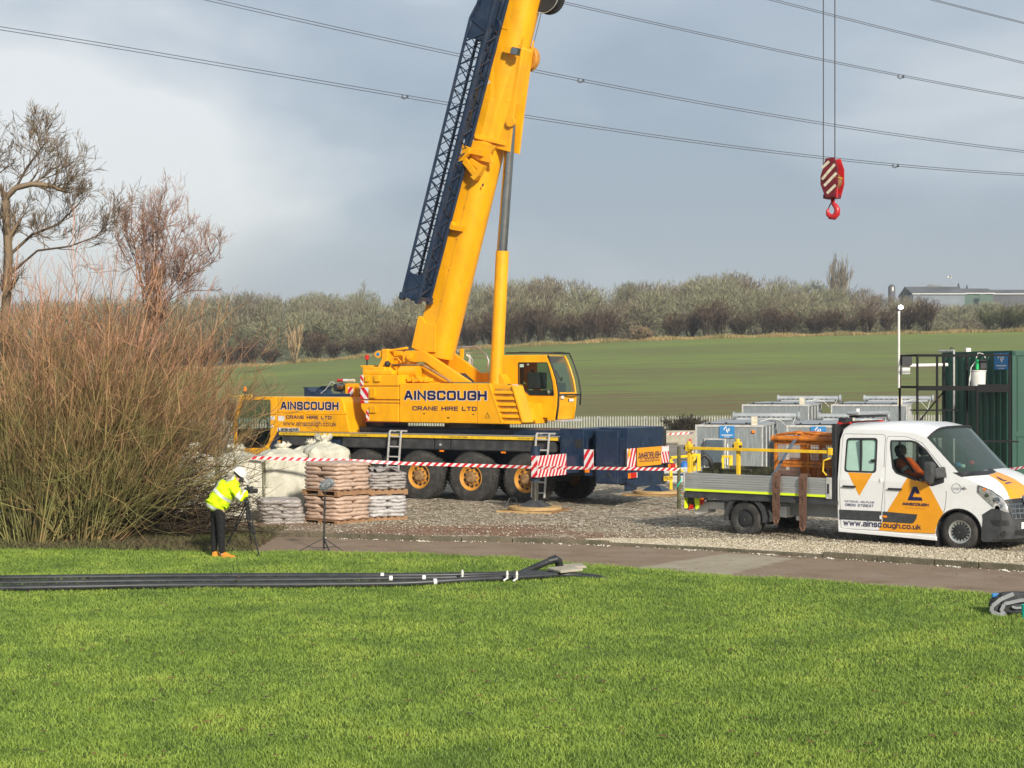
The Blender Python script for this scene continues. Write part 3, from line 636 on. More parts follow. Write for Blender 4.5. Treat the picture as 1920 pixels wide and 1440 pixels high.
v_, f_ = stones(19000, on_pale, 6, 0.010, 0.024); tag(raw_mesh('pale_gravel', v_, f_, 'pstone'), 'strip of pale cream gravel beside the kerb in front of the van', 'gravel', kind='stuff')
def by_kerb(r, n):
    x = r.uniform(-3.6, 9.5, n); x = x+.25*np.sin(x*5)+.3*np.sin(x*2.1); y = np.interp(x, KX, KY)-np.abs(r.normal(0, 0.11, n))-0.01; return np.stack([x, y, np.full(n, 0.018)], -1)
v_, f_ = stones(420, by_kerb, 4, 0.008, 0.03); tag(raw_mesh('spilled_stones', v_, f_, 'wstone'), 'small white stones spilled along the foot of the kerb on the lane', 'stones', kind='stuff')

# lawn
def f_lawn(N, L, b, t, g, noise, ramp, mixc, rng_, attr, bump):
    f = noise(0.55, 5, 0.6); fi = noise(6, 5, 0.7)
    c = ramp(f, [(0.3, (0.06, 0.11, 0.018)), (0.7, (0.11, 0.17, 0.025))]); c = mixc(rng_(fi, 0.5, 0.75, 0, 0.6), c, (0.05, 0.055, 0.018))
    L.new(c, b.inputs['Base Color']); b.inputs['Roughness'].default_value = 1.0; bump(fi, 0.6, 0.05)
M['lawn'] = mesh_noise_mat('lawn_turf', f_lawn)
xs = np.arange(-17, 24, 0.25); K = 70
yl = np.interp(xs, LEX, LEY)+wob(xs); tt = np.linspace(0, 1, K)
XX = np.repeat(xs[:, None], K, 1); YY = -4*(1-tt)+yl[:, None]*tt
def LZ(x, y): return 0.03+0.02*fbm(x*0.5, y*0.5, 12)+0.02*(1-np.clip((np.interp(x, LEX, LEY)-y)/0.4, 0, 1))*-1
ZZ = np.maximum(LZ(XX, YY), 0.012)
V = np.stack([XX, YY, ZZ], -1).reshape(-1, 3)
ii, jj = np.meshgrid(np.arange(len(xs)-1), np.arange(K-1), indexing='ij'); a = (ii*K+jj).ravel(); F = np.stack([a, a+K, a+K+1, a+1], -1)
tag(raw_mesh('lawn', V, F, 'lawn', smooth=True), kind='structure')
def f_blade(N, L, b, t, g, noise, ramp, mixc, rng_, attr, bump):
    f = noise(0.7, 6, 0.75); f2 = noise(3.6, 5, 0.7); fi = noise(60, 2, 0.6)
    c = ramp(f, [(0.37, (0.115, 0.19, 0.03)), (0.5, (0.21, 0.31, 0.042)), (0.63, (0.33, 0.42, 0.065))])
    c = mixc(rng_(f2, 0.42, 0.66, 0, 0.45), c, (0.12, 0.195, 0.035)); c = mixc(rng_(fi, 0.52, 0.72, 0, 0.4), c, (0.36, 0.44, 0.11)); c = mixc(rng_(fi, 0.42, 0.28, 0, 0.3), c, (0.06, 0.10, 0.02))
    L.new(c, b.inputs['Base Color']); b.inputs['Roughness'].default_value = 0.6; b.inputs['Specular IOR Level'].default_value = 0.35
M['blade'] = mesh_noise_mat('grass_blade', f_blade)
def blades(n, x, y, z, h, w, lean, seed):
    r = np.random.default_rng(seed); th = r.uniform(0, 6.28, n); lx = r.normal(0, lean, n)*h; ly = r.normal(0, lean, n)*h
    dx, dy = np.cos(th)*w, np.sin(th)*w
    a = np.stack([x-dx, y-dy, z-0.01], -1); b = np.stack([x+dx, y+dy, z-0.01], -1)
    m1 = np.stack([x-dx*.7+lx*.4, y-dy*.7+ly*.4, z+h*.6], -1); m2 = np.stack([x+dx*.7+lx*.4, y+dy*.7+ly*.4, z+h*.6], -1); c = np.stack([x+lx, y+ly, z+h], -1)
    V = np.stack([a, b, m2, m1, c], 1).reshape(-1, 3); o = np.arange(n)[:, None]*5
    return V, np.concatenate([np.stack([o[:, 0], o[:, 0]+1, o[:, 0]+2], -1), np.stack([o[:, 0], o[:, 0]+2, o[:, 0]+3], -1), np.stack([o[:, 0]+3, o[:, 0]+2, o[:, 0]+4], -1)])
n = 520000; r = np.random.default_rng(9)
u = r.uniform(0, 1, n*2); y = 11.2+(29.0-11.2)*u**1.12; x = r.uniform(-1, 1, n*2)*(0.34*y+2.6)
k = (y < np.interp(x, LEX, LEY)+wob(x)+0.03); x, y = x[k][:n], y[k][:n]; n = len(x)
cl = fbm(x*1.6, y*1.6, 31); h = (0.024+0.024*r.random(n)**2+0.010*np.clip(cl, -1, 1.5)); ed = np.interp(x, LEX, LEY)-y; h = np.where((ed < 0.25), h*1.3, h)
v_, f_ = blades(n, x, y, LZ(x, y), h, 0.0030+0.0018*r.random(n), 0.85, 10)
tag(raw_mesh('lawn_grass', v_, f_, 'blade'), 'short bright green grass growing all over the lawn', 'grass', kind='stuff')
# fallen leaves
def leafmesh(n, seed):
    r = np.random.default_rng(seed); y = r.uniform(12.5, 27, n); x = r.uniform(-.33, .33, n)*y; th = r.uniform(0, 6.28, n); s = r.uniform(0.016, 0.045, n)
    z = LZ(x, y)+0.04+r.uniform(0, .015, n); sh = [(-1, 0, 0), (-.3, .5, .25), (.5, .4, .1), (1, 0, .3), (.4, -.5, .15), (-.4, -.4, .3)]
    Vs = [np.stack([x+s*(a*np.cos(th)-b*np.sin(th)), y+s*(a*np.sin(th)+b*np.cos(th)), z+s*c*0.9], -1) for a, b, c in sh]
    V = np.stack(Vs, 1).reshape(-1, 3); return V, np.arange(n*6).reshape(-1, 6)
M['leaf'] = mat('fallen_brown_leaf', (0.24, 0.11, 0.035), 0.8, col2=(0.03, 0.022, 0.016), scale=1.4)
v_, f_ = leafmesh(560, 5); tag(raw_mesh('fallen_leaves', v_, f_, 'leaf'), 'brown and dark fallen leaves scattered over the lawn', 'leaves', kind='stuff')

# ------------------------------------------------------------------ far land: hedge, woods, farm
def bush(seed, h, w, nst, rtw, depth=3, kids=4, up=0.35, spread=0.6):
    r = np.random.default_rng(seed); L = []
    for k in range(nst):
        a = r.uniform(0, 6.28); t = r.uniform(0, 1)**0.6
        d = np.array([math.cos(a)*t*w/h, math.sin(a)*t*w/h, 1.0]); p = np.array([math.cos(a), math.sin(a), 0])*r.uniform(0, 0.12)*w
        grow(r, L, p, d, h*r.uniform(0.45, 0.68), 0.07*h/6, depth, up, spread, kids, 0.10, 5, 0.60, rtw)
    return strands(L, 3)
def big_tree(seed, h, w, rtw, trunk=0.28, fuzz=900):
    r = np.random.default_rng(seed); L = []
    p = np.array([0, 0, 0.]); top = np.array([r.normal(0, .3), r.normal(0, .3), h*0.35])
    L.append((np.array([p, (p+top)/2+r.normal(0, .1, 3), top]), trunk, trunk*0.7))
    for k in range(9):
        a = k*2.4+r.uniform(-.4, .4); t = r.uniform(.25, 1)
        d = np.array([math.cos(a)*t*w/h*1.5, math.sin(a)*t*w/h*1.5, 1.0])
        grow(r, L, top*r.uniform(.55, 1.0), d, h*0.42, trunk*0.5, 3, 0.12, 0.6, 4, 0.13, 5, 0.62, rtw)
    cen = np.array([0, 0, h*0.66]); ax = np.array([w*.5, w*.5, h*.36])
    for k in range(fuzz):
        q = norm(r.normal(0, 1, 3)); rr = r.uniform(.35, 1.0)**.5; s = cen+q*ax*rr; e = s+norm(q+np.array([0, 0, .6])+r.normal(0, .5, 3))*r.uniform(.5, 1.3)
        L.append((np.array([s, e]), rtw*1.3, rtw*.6))
    return strands(L, 3)
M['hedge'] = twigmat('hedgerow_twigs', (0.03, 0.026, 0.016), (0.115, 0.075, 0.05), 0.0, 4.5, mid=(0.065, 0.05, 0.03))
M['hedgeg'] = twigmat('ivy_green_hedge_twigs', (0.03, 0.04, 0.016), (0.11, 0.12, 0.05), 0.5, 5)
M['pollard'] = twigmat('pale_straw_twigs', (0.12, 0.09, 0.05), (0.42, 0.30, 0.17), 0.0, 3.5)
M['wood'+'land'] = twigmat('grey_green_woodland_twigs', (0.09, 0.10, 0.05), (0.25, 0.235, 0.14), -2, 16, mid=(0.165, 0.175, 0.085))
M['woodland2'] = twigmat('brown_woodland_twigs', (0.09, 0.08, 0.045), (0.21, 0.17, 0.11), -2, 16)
hm = []
for i, (s, h, w, n_, mt) in enumerate([(1, 6.2, 3.0, 15, 'hedge'), (2, 5.4, 3.6, 17, 'hedge'), (3, 6.6, 2.7, 14, 'hedge'), (4, 4.9, 3.8, 17, 'hedge'), (6, 6.0, 3.4, 15, 'hedgeg')]):
    v_, f_ = bush(s, h, w, n_, 0.026, 3, 4)
    o = raw_mesh('hedge_bush', v_, f_, mt); hm.append(o.data); bpy.data.objects.remove(o)
def edgey(px): return np.interp(px, [300, 460, 560, 740, 1160, 1280, 1400, 1920, 2300], [705, 690, 684, 664, 641, 636, 632, 622, 618])
r = random.Random(3); D = 243
def far_pt(px, D, dz=0.0):
    x = (px-960)/FPX*D; return Vector((x, D, float(H(x, D))+dz))
hx = [315, 352, 392, 430, 470, 505, 590, 625, 662, 700, 735, 770, 880, 915, 950, 985, 1015, 1048, 1082, 1112, 1140, 1265, 1295, 1325, 1352, 1385, 1440, 1470, 1530, 1560, 1592, 1625, 1665, 1700, 1738, 1858, 1885, 1912, 1945, 1980, 2020, 2060, 2110, 2160, 2220, 2290, 2360]
LM = {470: 'short bare thorn bush in the far hedge above the bonnet-side yellow cab roof', 1625: 'tall bare thorn bush in the far hedge left of the lit lamp mast', 1738: 'last bare thorn bush right of the lamp mast before the gap in the far hedge'}
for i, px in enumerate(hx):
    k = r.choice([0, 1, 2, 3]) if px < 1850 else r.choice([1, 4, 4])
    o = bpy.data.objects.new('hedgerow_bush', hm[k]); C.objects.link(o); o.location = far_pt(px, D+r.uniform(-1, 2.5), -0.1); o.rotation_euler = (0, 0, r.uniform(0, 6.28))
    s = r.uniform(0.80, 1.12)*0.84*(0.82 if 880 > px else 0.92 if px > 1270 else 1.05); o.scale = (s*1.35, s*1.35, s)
    if px >= 1850: tag(o, 'ivy clad bush in the hedge clump right of the gap beyond the green container', 'bush', 'ivy clad hedge bushes right of the gap')
    elif px < 860: tag(o, 'bare brown bush in the far hedge left of the crane boom', 'bush', 'hedge bushes left of the boom')
    elif px < 1200: tag(o, 'bare brown bush in the far hedge between the crane boom and the straw coloured bush', 'bush', 'hedge bushes right of the boom')
    else: tag(o, 'bare brown bush in the far hedge between the straw coloured bush and the gap', 'bush', 'hedge bushes right of the straw coloured bush')
v_, f_ = bush(21, 5.6, 1.5, 20, 0.024, 2, 4, 0.55, 0.3); o = raw_mesh('pollard_willow', v_, f_, 'pollard'); o.location = far_pt(553, 238); o.scale = (1, 1, .95)
tag(o, 'pale straw coloured bush with a short trunk at the field edge left of the crane', 'bush')
v_, f_ = bush(22, 2.5, 4.6, 26, 0.024, 3, 4, 0.1, 0.9); o = raw_mesh('dry_bramble_bush', v_, f_, 'pollard'); o.location = far_pt(1200, 240)
tag(o, 'low straw coloured bush in the gap of the far hedge right of the crane cab', 'bush')
# dry grass along the field edge
n = 26000; rr = np.random.default_rng(4); x = rr.uniform(-75, 90, n); y = rr.normal(239.5, 0.9, n); z = H(x, y)
v_, f_ = blades(n, x, y, z, rr.uniform(.25, .75, n)*(0.6+0.5*np.sin(x*.35)**2), rr.uniform(.02, .05, n), 0.3, 6)
M['drygrass'] = mat('dry_field_edge_grass', (0.44, 0.31, 0.14), 0.9, col2=(0.22, 0.19, 0.07), scale=0.3)
tag(raw_mesh('dry_grass_strip', v_, f_, 'drygrass'), 'strip of dry straw coloured grass along the foot of the far hedge', 'grass', kind='stuff')
# undergrowth behind the hedge
# woods as one mass
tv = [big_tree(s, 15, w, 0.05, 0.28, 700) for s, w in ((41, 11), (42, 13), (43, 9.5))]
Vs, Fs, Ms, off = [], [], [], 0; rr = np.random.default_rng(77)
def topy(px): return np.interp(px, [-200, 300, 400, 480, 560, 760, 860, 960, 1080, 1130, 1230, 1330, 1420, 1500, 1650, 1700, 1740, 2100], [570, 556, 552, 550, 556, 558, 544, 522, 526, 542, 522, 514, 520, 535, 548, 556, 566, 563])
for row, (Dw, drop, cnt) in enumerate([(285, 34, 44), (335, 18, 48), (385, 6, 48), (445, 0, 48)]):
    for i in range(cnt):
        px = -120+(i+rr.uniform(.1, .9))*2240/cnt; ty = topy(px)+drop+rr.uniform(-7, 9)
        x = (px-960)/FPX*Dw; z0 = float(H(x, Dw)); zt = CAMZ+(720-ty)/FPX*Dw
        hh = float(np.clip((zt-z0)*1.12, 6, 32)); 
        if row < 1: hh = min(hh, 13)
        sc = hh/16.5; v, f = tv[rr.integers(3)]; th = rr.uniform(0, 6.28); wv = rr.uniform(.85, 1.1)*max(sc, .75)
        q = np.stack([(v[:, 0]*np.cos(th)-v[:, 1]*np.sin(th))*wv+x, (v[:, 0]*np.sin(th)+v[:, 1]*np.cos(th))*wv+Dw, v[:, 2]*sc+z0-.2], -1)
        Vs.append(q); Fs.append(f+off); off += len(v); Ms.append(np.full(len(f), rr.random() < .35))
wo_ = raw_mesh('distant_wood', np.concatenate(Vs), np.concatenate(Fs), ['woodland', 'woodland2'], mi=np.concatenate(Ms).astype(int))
tag(wo_, 'grey green leafless wood spread along the hillside behind the far hedge', 'woodland', kind='stuff')
# single trees standing above the skyline
sky_trees = [(590, 540, 640, 13, 'broad round crowned bare tree on the skyline left of the crane jib'), (566, 549, 650, 12, 'lower round crowned bare tree at the left end of the skyline clump'), (622, 545, 650, 11, 'bare tree at the right end of the skyline clump left of the jib'),
             (683, 535, 600, 12.5, 'lone round bare tree on the skyline nearest the foot of the jib'), (505, 556, 640, 10, 'bare tree on the skyline above the reddish shrubs'), (1525, 518, 520, 11, 'wide bare tree on the skyline left of the narrow poplar'),
             (1752, 526, 760, 15, 'round bare tree standing behind the farm roof'), (1300, 520, 470, 9, 'rounded tree on the highest point of the wood')]
sv = {}
for px, ty, Dd, w, lb in sky_trees:
    b = far_pt(px, Dd); zt = CAMZ+(720-ty)/FPX*Dd; hh = zt-b.z
    v_, f_ = big_tree(int(px), hh*0.9, w, 0.06, 0.35, 1100); o = raw_mesh('skyline_tree', v_, f_, 'woodland'); o.location = b; tag(o, lb, 'tree')
b = far_pt(1570, 505); zt = CAMZ+(720-508)/FPX*505; v_, f_ = bush(88, (zt-b.z), 3.0, 14, 0.05, 3, 5, 0.9, 0.25); o = raw_mesh('poplar_tree', v_, f_, 'woodland2'); o.location = b; tag(o, 'narrow upright poplar rising above the wood left of the silo', 'tree')
def conifer(px, ty, Dd, w, lb):
    b = far_pt(px, Dd); hh = CAMZ+(720-ty)/FPX*Dd-b.z; r = np.random.default_rng(int(px)); L = [(np.array([[0, 0, 0], [0, 0, hh]]), .2, .04)]
    for k in range(500):
        t = r.uniform(.25, 1)**.8; a = r.uniform(0, 6.28); rad = w*(1-t)+.15; p = np.array([0, 0, hh*t]); L.append((np.array([p, p+np.array([math.cos(a)*rad, math.sin(a)*rad, -.25*rad])]), .16, .08))
    v_, f_ = strands(L, 3); o = raw_mesh('conifer_tree', v_, f_, 'conif'); o.location = b; tag(o, lb, 'tree')
M['conif'] = mat('dark_conifer_green', (0.03, 0.05, 0.025), .95, var=.2, scale=.5)
conifer(1797, 531, 740, 6, 'dark pointed conifer behind the farm roof under the gull'); conifer(1813, 534, 740, 5, 'smaller dark conifer right of the pointed one behind the farm'); conifer(1696, 538, 560, 3.5, 'small dark conifer beside the silo')
# farm
DF = 620
def fP(px, py, dd=0): return P(px, py, DF+dd)
M['roofd'] = mat('dark_farm_roof', (0.10, 0.10, 0.105), .8, var=.2, scale=.1); M['fwall'] = mat('pale_blue_grey_cladding', (0.20, 0.23, 0.26), .7, var=.08, scale=.2); M['fgreen'] = mat('green_farm_cladding', (0.07, 0.13, 0.09), .7, var=.1, scale=.2)
def barn(x0, x1, yr, ye, yb, dep, wall, lb, dd=0, end=None):
    a = fP(x0, yb, dd); b = fP(x1, yb, dd); zr = fP(x0, yr, dd).z; ze = fP(x0, ye, dd).z; c = empty('barn', (a.x, a.y, a.z-1), 0, lb, 'barn'); w = b.x-a.x
    m = MB(); m.box(0, w, 0, dep, -6, ze-a.z+1); m.build('wall', wall, c)
    m = MB(); m.prism([(-.6, ze-a.z+1), (dep/2, zr-a.z+1), (dep+.6, ze-a.z+1), (dep/2, zr-a.z+1.3), ], 0, 1); 
    m = MB(); h0 = ze-a.z+1; h1 = zr-a.z+1
    m.prism([(-.5, h0+.03), (dep/2, h1), (dep+.5, h0+.03), (dep+.5, h0+.35), (dep/2, h1+.35), (-.5, h0+.35)], -.5, w+.5, axis=0); m.build('roof', 'roofd', c)
    m = MB(); m.box(-.5, w+.5, -.75, -.53, h0, h0+.35); m.build('gutter', 'plastw', c)
    return c
barn(1712, 1809, 536, 552, 571, 22, 'fwall', 'long farm shed with dark roof and white gutter at the right skyline')
barn(1809, 1862, 540, 551, 566, 18, 'fgreen', 'green clad farm shed with dark roof beside the long shed', 8)
c = barn(1862, 1990, 543, 552, 562, 14, 'roofd', 'low dark roofed farm shed at the right edge of the skyline', 25)
m = MB(); w0 = fP(1836, 563, 5); m.box(w0.x, w0.x+2.0, w0.y-.5, w0.y+.1, w0.z, w0.z+2.4); g_ = m.build('barn_door', 'fgreen'); tag(g_, 'pale green door standing open at the end of the green farm shed', 'door')
b = fP(1672, 545, -90); m = MB(); m.lathe((0, 0, -12), (0, 0, 1), [(0, 0), (0, 1.15), (13.3, 1.15), (14.0, .5), (14.1, 0)], 20)
o = empty('silo', (b.x, b.y, b.z), 0, 'dark cylindrical farm silo with conical top on the skyline', 'silo'); m.build('tank', 'roofd', o, smooth='auto')
m = MB(); m.box(-.2, .35, -1.22, -1.13, -.2, 1.2); m.build('sight_panel', 'plastw', o)
# gull
b = P(1780, 521, 180); g_ = empty('gull', b, .3, 'white gull flying above the farm roofs', 'bird')
m = MB(); m.tube([(-.28, 0, 0), (-.12, 0, .02), (.1, 0, .03), (.24, 0, .05), (.3, 0, .04)], [.02, .07, .09, .055, .01], 8); m.build('body', 'plastw', g_, smooth=True)
for s in (-1, 1):
    m = MB(); m.add([(.12, s*.05, .05), (-.08, s*.05, .05), (-.06, s*.35, .22), (.1, s*.35, .24), (-.06, s*.72, .12)], [(0, 1, 2, 3), (3, 2, 4)]); o = m.build('wing', 'plastw', g_); o.modifiers.new('t', 'SOLIDIFY').thickness = .015

# palisade fence along the foot of the field
fz = lambda x: 1.02+0.0045*(x+20)
fe = empty('palisade_fence', (-30, 95, -.7), 0, 'grey galvanised palisade fence along the foot of the field', 'fence')
m = MB(); x = -20.0
k = 0
while x < 60:
    zt = fz(x-30+0)+.7+.0; xx = x; z0 = .02
    m.add([(xx, -.035, z0), (xx+.03, 0, z0), (xx+.065, 0, z0), (xx+.095, -.035, z0), (xx, -.035, zt-.1), (xx+.03, 0, zt-.06), (xx+.065, 0, zt-.06), (xx+.095, -.035, zt-.1), (xx+.0475, -.01, zt)], [(0, 1, 5, 4), (1, 2, 6, 5), (2, 3, 7, 6), (4, 5, 8), (5, 6, 8), (6, 7, 8)]); x += .155; k += 1
m.build('pales', 'pales', fe)
for dz in (.22, 1.35):
    m = MB(); m.add([(-20, .03, fz(-50)+.7-dz), (60, .03, fz(30)+.7-dz), (60, .08, fz(30)+.7-dz), (-20, .08, fz(-50)+.7-dz), (-20, .03, fz(-50)+.75-dz), (60, .03, fz(30)+.75-dz), (60, .08, fz(30)+.75-dz), (-20, .08, fz(-50)+.75-dz)], [(0, 1, 2, 3), (4, 5, 6, 7), (0, 1, 5, 4), (2, 3, 7, 6)]); m.build('rail', 'pales', fe)
for i in range(29):
    m = MB(); xp = -20+i*2.75+.13; m.box(xp, xp+.06, .09, .19, 0, fz(xp-30)+.66); m.build('post', 'pales', fe)

# ------------------------------------------------------------------ near shrubs on the left
def osier(seed, hgt, wid, nst, lean=(0, 0), r0=0.013, tw=7, base=0.5):
    r = np.random.default_rng(seed); L = []
    for k in range(int(nst*.55)):
        a = r.uniform(0, 6.28); t = r.uniform(0, 1)**.6; p = np.array([math.cos(a)*base*r.random(), math.sin(a)*base*.6*r.random(), 0])
        out = np.array([math.cos(a)*t*wid, math.sin(a)*t*wid*.6, 0])+np.array([lean[0], lean[1], 0]); h = hgt*(r.uniform(.25, .92) if r.random() < .85 else r.uniform(.85, 1.08))*(1-.15*t)
        s = np.linspace(0, 1, 7)[:, None]
        pts = p+out*(s**r.uniform(.6, 1.2))+np.array([0, 0, h])*(s*(1.25-.25*s))+np.cumsum(r.normal(0, .08, (7, 3)), 0)*s+np.array([r.normal(0, .5), r.normal(0, .3), -abs(r.normal(0, .25))])*s**1.8
        L.append((pts, r0*r.uniform(.4, 1.5), .0045))
        for j in range(tw-3):
            f = r.uniform(.15, .95)*6; i0 = int(f); q = pts[i0]+(pts[min(i0+1, 6)]-pts[i0])*(f-i0); dr = norm(pts[min(i0+1, 6)]-pts[max(i0-1, 0)])
            nd = norm(dr*.7+r.normal(0, .5, 3)+np.array([0, 0, .2]))
            grow(r, L, q, nd, r.uniform(.6, 1.7)*(1.1-f/9), .0065, 1, .25, .45, 3, .13, 4, .6, .0028)
    return strands(L, 3)
M['osA'] = twigmat('olive_to_orange_willow_stems', (0.18, 0.17, 0.06), (0.44, 0.225, 0.145), 0.6, 5.2, mid=(0.29, 0.185, 0.085))
M['osB'] = twigmat('brown_willow_stems', (0.14, 0.12, 0.055), (0.34, 0.18, 0.10), 0.4, 4.4, mid=(0.24, 0.145, 0.07))
M['osC'] = twigmat('dark_thorn_stems', (0.045, 0.035, 0.022), (0.13, 0.08, 0.05), 0.0, 3.0)
M['bark'] = twigmat('ash_bark', (0.20, 0.15, 0.08), (0.17, 0.125, 0.085), 0, 6)
M['redtw'] = twigmat('reddish_tree_twigs', (0.13, 0.085, 0.055), (0.33, 0.20, 0.15), 3, 7)
sh = [(-40, 1010, 6.0, 2.4, 230, 'osA', (0.1, 0), 'tall willow shrub at the left picture edge beneath the bent tree limb'),
      (70, 1022, 5.9, 2.3, 250, 'osA', (0.2, 0), 'tall willow shrub of olive stems rising from the lawn edge at far left'),
      (160, 1020, 5.7, 2.4, 250, 'osA', (0.45, 0), 'orange tipped willow shrub in the middle of the shrub row'),
      (225, 1000, 5.4, 2.1, 170, 'osB', (0.3, .2), 'brown stemmed willow shrub leaning right behind the middle of the row'),
      (300, 946, 5.3, 2.2, 200, 'osB', (0.15, .2), 'brown willow shrub below the reddish tree'),
      (362, 940, 4.1, 1.3, 120, 'osB', (0.05, .2), 'lowest willow shrub at the right end of the row, left of the crane cab')]
for i, (px, py, h, w, n_, mt, ln, lb) in enumerate(sh):
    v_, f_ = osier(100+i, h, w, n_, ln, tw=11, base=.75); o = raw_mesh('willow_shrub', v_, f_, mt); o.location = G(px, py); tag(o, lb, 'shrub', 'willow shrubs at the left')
# dark drooping thorn branches low on the right of the shrubs
def thorn(seed, n_, sx, hz):
    r = np.random.default_rng(seed); L = []
    for k in range(n_):
        a = r.uniform(-.5, .5); ln = r.uniform(1.0, sx); rise = r.uniform(-.05, hz); s = np.linspace(0, 1, 6)[:, None]
        sg = 1 if r.random() < .8 else -1
        p0 = np.array([r.uniform(-.5, .5), r.uniform(-.4, .4), r.uniform(.1, .5)])
        pts = p0+np.array([math.cos(a)*ln*sg, math.sin(a)*ln, 0])*s+np.array([0, 0, 1])*(rise*np.sin(s*2.3)+.0)+np.cumsum(r.normal(0, .05, (6, 3)), 0)*s
        pts[:, 2] = np.maximum(pts[:, 2], .03); L.append((pts, .016*r.uniform(.5, 1.3), .005))
        for j in range(8):
            f = r.uniform(.2, .98)*5; i0 = int(f); q = pts[i0]+(pts[min(i0+1, 5)]-pts[i0])*(f-i0); nd = norm(np.array([sg*.7, 0, .35])+r.normal(0, .6, 3)); l2 = r.uniform(.2, .75)
            e = np.array([q, q+nd*l2*.5+r.normal(0, .03, 3), q+nd*l2]); e[:, 2] = np.maximum(e[:, 2], .02); L.append((e, .006, .003))
    return strands(L, 3)
for i, (px, py, n_, sx, hz, lb) in enumerate([(235, 1002, 95, 2.5, 1.7, 'dark drooping thorn bush reaching towards the bent over person'), (150, 1008, 70, 2.0, 1.2, 'dark low thorn bush between the willow stems and the white bags'), (300, 1012, 70, 2.0, 0.55, 'low tangle of dark branches lying on the lane edge behind the person'), (60, 1000, 60, 2.0, 1.6, 'dark thorn bush at the foot of the tall willows at far left')]):
    v_, f_ = thorn(200+i, n_, sx, hz); o = raw_mesh('thorn_bush', v_, f_, 'osC'); o.location = G(px, py); tag(o, lb, 'bush', 'dark thorn bushes under the willows')
# bare tree with the bent limb
def tree_from(limbs, seed, mt, name, lb, twig, base, depth=3, minr=.005, up=.3, nk=9, Ls=1.0, kids=4):
    r = np.random.default_rng(seed); L = []
    for pts, a, b, L0 in limbs:
        pts = np.array(pts, float)-np.array(base); L.append((pts, a, b))
        for k in range(nk):
            f = r.uniform(.35 if L0 else .1, 1)*(len(pts)-1); i0 = min(int(f), len(pts)-2); q = pts[i0]+(pts[i0+1]-pts[i0])*(f-i0); d = norm(pts[i0+1]-pts[i0])
            nd = norm(d*.5+r.normal(0, .55, 3)*np.array([1, .7, 1])+np.array([.15, 0, .45]))
            grow(r, L, q, nd, Ls*r.uniform(.6, 1.2), max(b*.6, .012), depth, up, .5, 3, .10, 5, .78, minr)
    v_, f_ = strands(L, 4)
    o = raw_mesh(name, v_, f_, mt); o.location = base; return tag(o, lb, 'tree')
dT = 33.5
def TP(px, py, dd=0): return tuple(P(px, py, dT+dd))
base = tuple(G(14, 988))
tree_from([([TP(14, 1000), TP(18, 800), TP(10, 600), TP(16, 480), TP(10, 372)], .12, .085, 1), ([TP(10, 372), TP(30, 352, -.1), TP(60, 345, -.2), TP(95, 348, -.3), TP(126, 360, -.4)], .075, .04, 0), ([TP(10, 372), TP(0, 350, .2), TP(-20, 320, .3), TP(-35, 270, .3)], .06, .03, 0),
           ([TP(16, 480), TP(60, 440, .3), TP(110, 420, .4), TP(150, 380, .5)], .035, .015, 0), ([TP(12, 520), TP(70, 470, -.3), TP(130, 462, -.5), TP(190, 440, -.6)], .03, .012, 0), ([TP(30, 352), TP(50, 315, .2), TP(72, 285, .3), TP(90, 262, .3)], .03, .012, 0)],
          61, 'bark', 'bare_tree', 'bare tree at the left edge with a thick limb bent over like an elbow', None, base, 4, .0035, .16, 9, .45)
dT = 36.0; base = tuple(P(262, 985, dT)); base = (base[0], base[1], 0.0)
rt = random.Random(12); limbs = [([TP(262, 1000), TP(270, 800), TP(285, 650), TP(300, 560)], .08, .05, 1)]
for k in range(17):
    f = k/16; tx = 208+205*f+rt.uniform(-8, 8); ty = 395-30*math.sin(f*3)+150*max(0, f-.45)+rt.uniform(0, 50); sx, sy = 285+rt.uniform(-8, 20), 640-rt.uniform(0, 80)
    limbs.append(([TP(sx, sy), TP(sx+(tx-sx)*.35, sy+(ty-sy)*.45, rt.uniform(-.4, .4)), TP(sx+(tx-sx)*.7, sy+(ty-sy)*.75, rt.uniform(-.7, .7)), TP(tx, ty, rt.uniform(-.9, .9))], .014, .005, 0))
tree_from(limbs, 63, 'redtw', 'small_bare_tree', 'reddish twigged bare tree standing up behind the willow shrubs', None, base, 3, .003, .2, 9, .42)
# dead leaves and weeds under the shrubs
n = 16000; rr = np.random.default_rng(14); x = rr.uniform(-13, -4.6, n); y = np.interp(x, LEX, LEY)+rr.uniform(-.2, 4.2, n); h = rr.uniform(.03, .16, n)
v_, f_ = blades(n, x, y, np.full(n, .02), h, rr.uniform(.004, .014, n), 1.0, 16)
M['litter'] = mat('weeds_and_dead_leaves', (0.11, 0.13, 0.035), .95, col2=(0.10, 0.065, 0.04), scale=.8)
tag(raw_mesh('undergrowth', v_, f_, 'litter'), 'low weeds and dead leaves on the ground beneath the willow shrubs', 'undergrowth', kind='stuff')
M['earth'] = mat('leafy_bare_earth', (0.085, 0.06, 0.04), .95, col2=(0.045, 0.045, 0.022), scale=1.5, bump=.6, bscale=14)
xs_ = np.arange(-16, -4.8, .25); K = 20; y0 = np.interp(xs_, LEX, LEY)-.1; tt = np.linspace(0, 1, K); XX = np.repeat(xs_[:, None], K, 1); YY = y0[:, None]+tt[None]*5.2*np.clip((-4.7-xs_[:, None])/2.5, .05, 1)
V = np.stack([XX, YY, .026+.02*np.abs(fbm(XX, YY, 4))], -1).reshape(-1, 3); ii, jj = np.meshgrid(np.arange(len(xs_)-1), np.arange(K-1), indexing='ij'); a = (ii*K+jj).ravel(); tag(raw_mesh('soil_bed', V, np.stack([a, a+K, a+K+1, a+1], -1), 'earth', smooth=True), kind='structure')

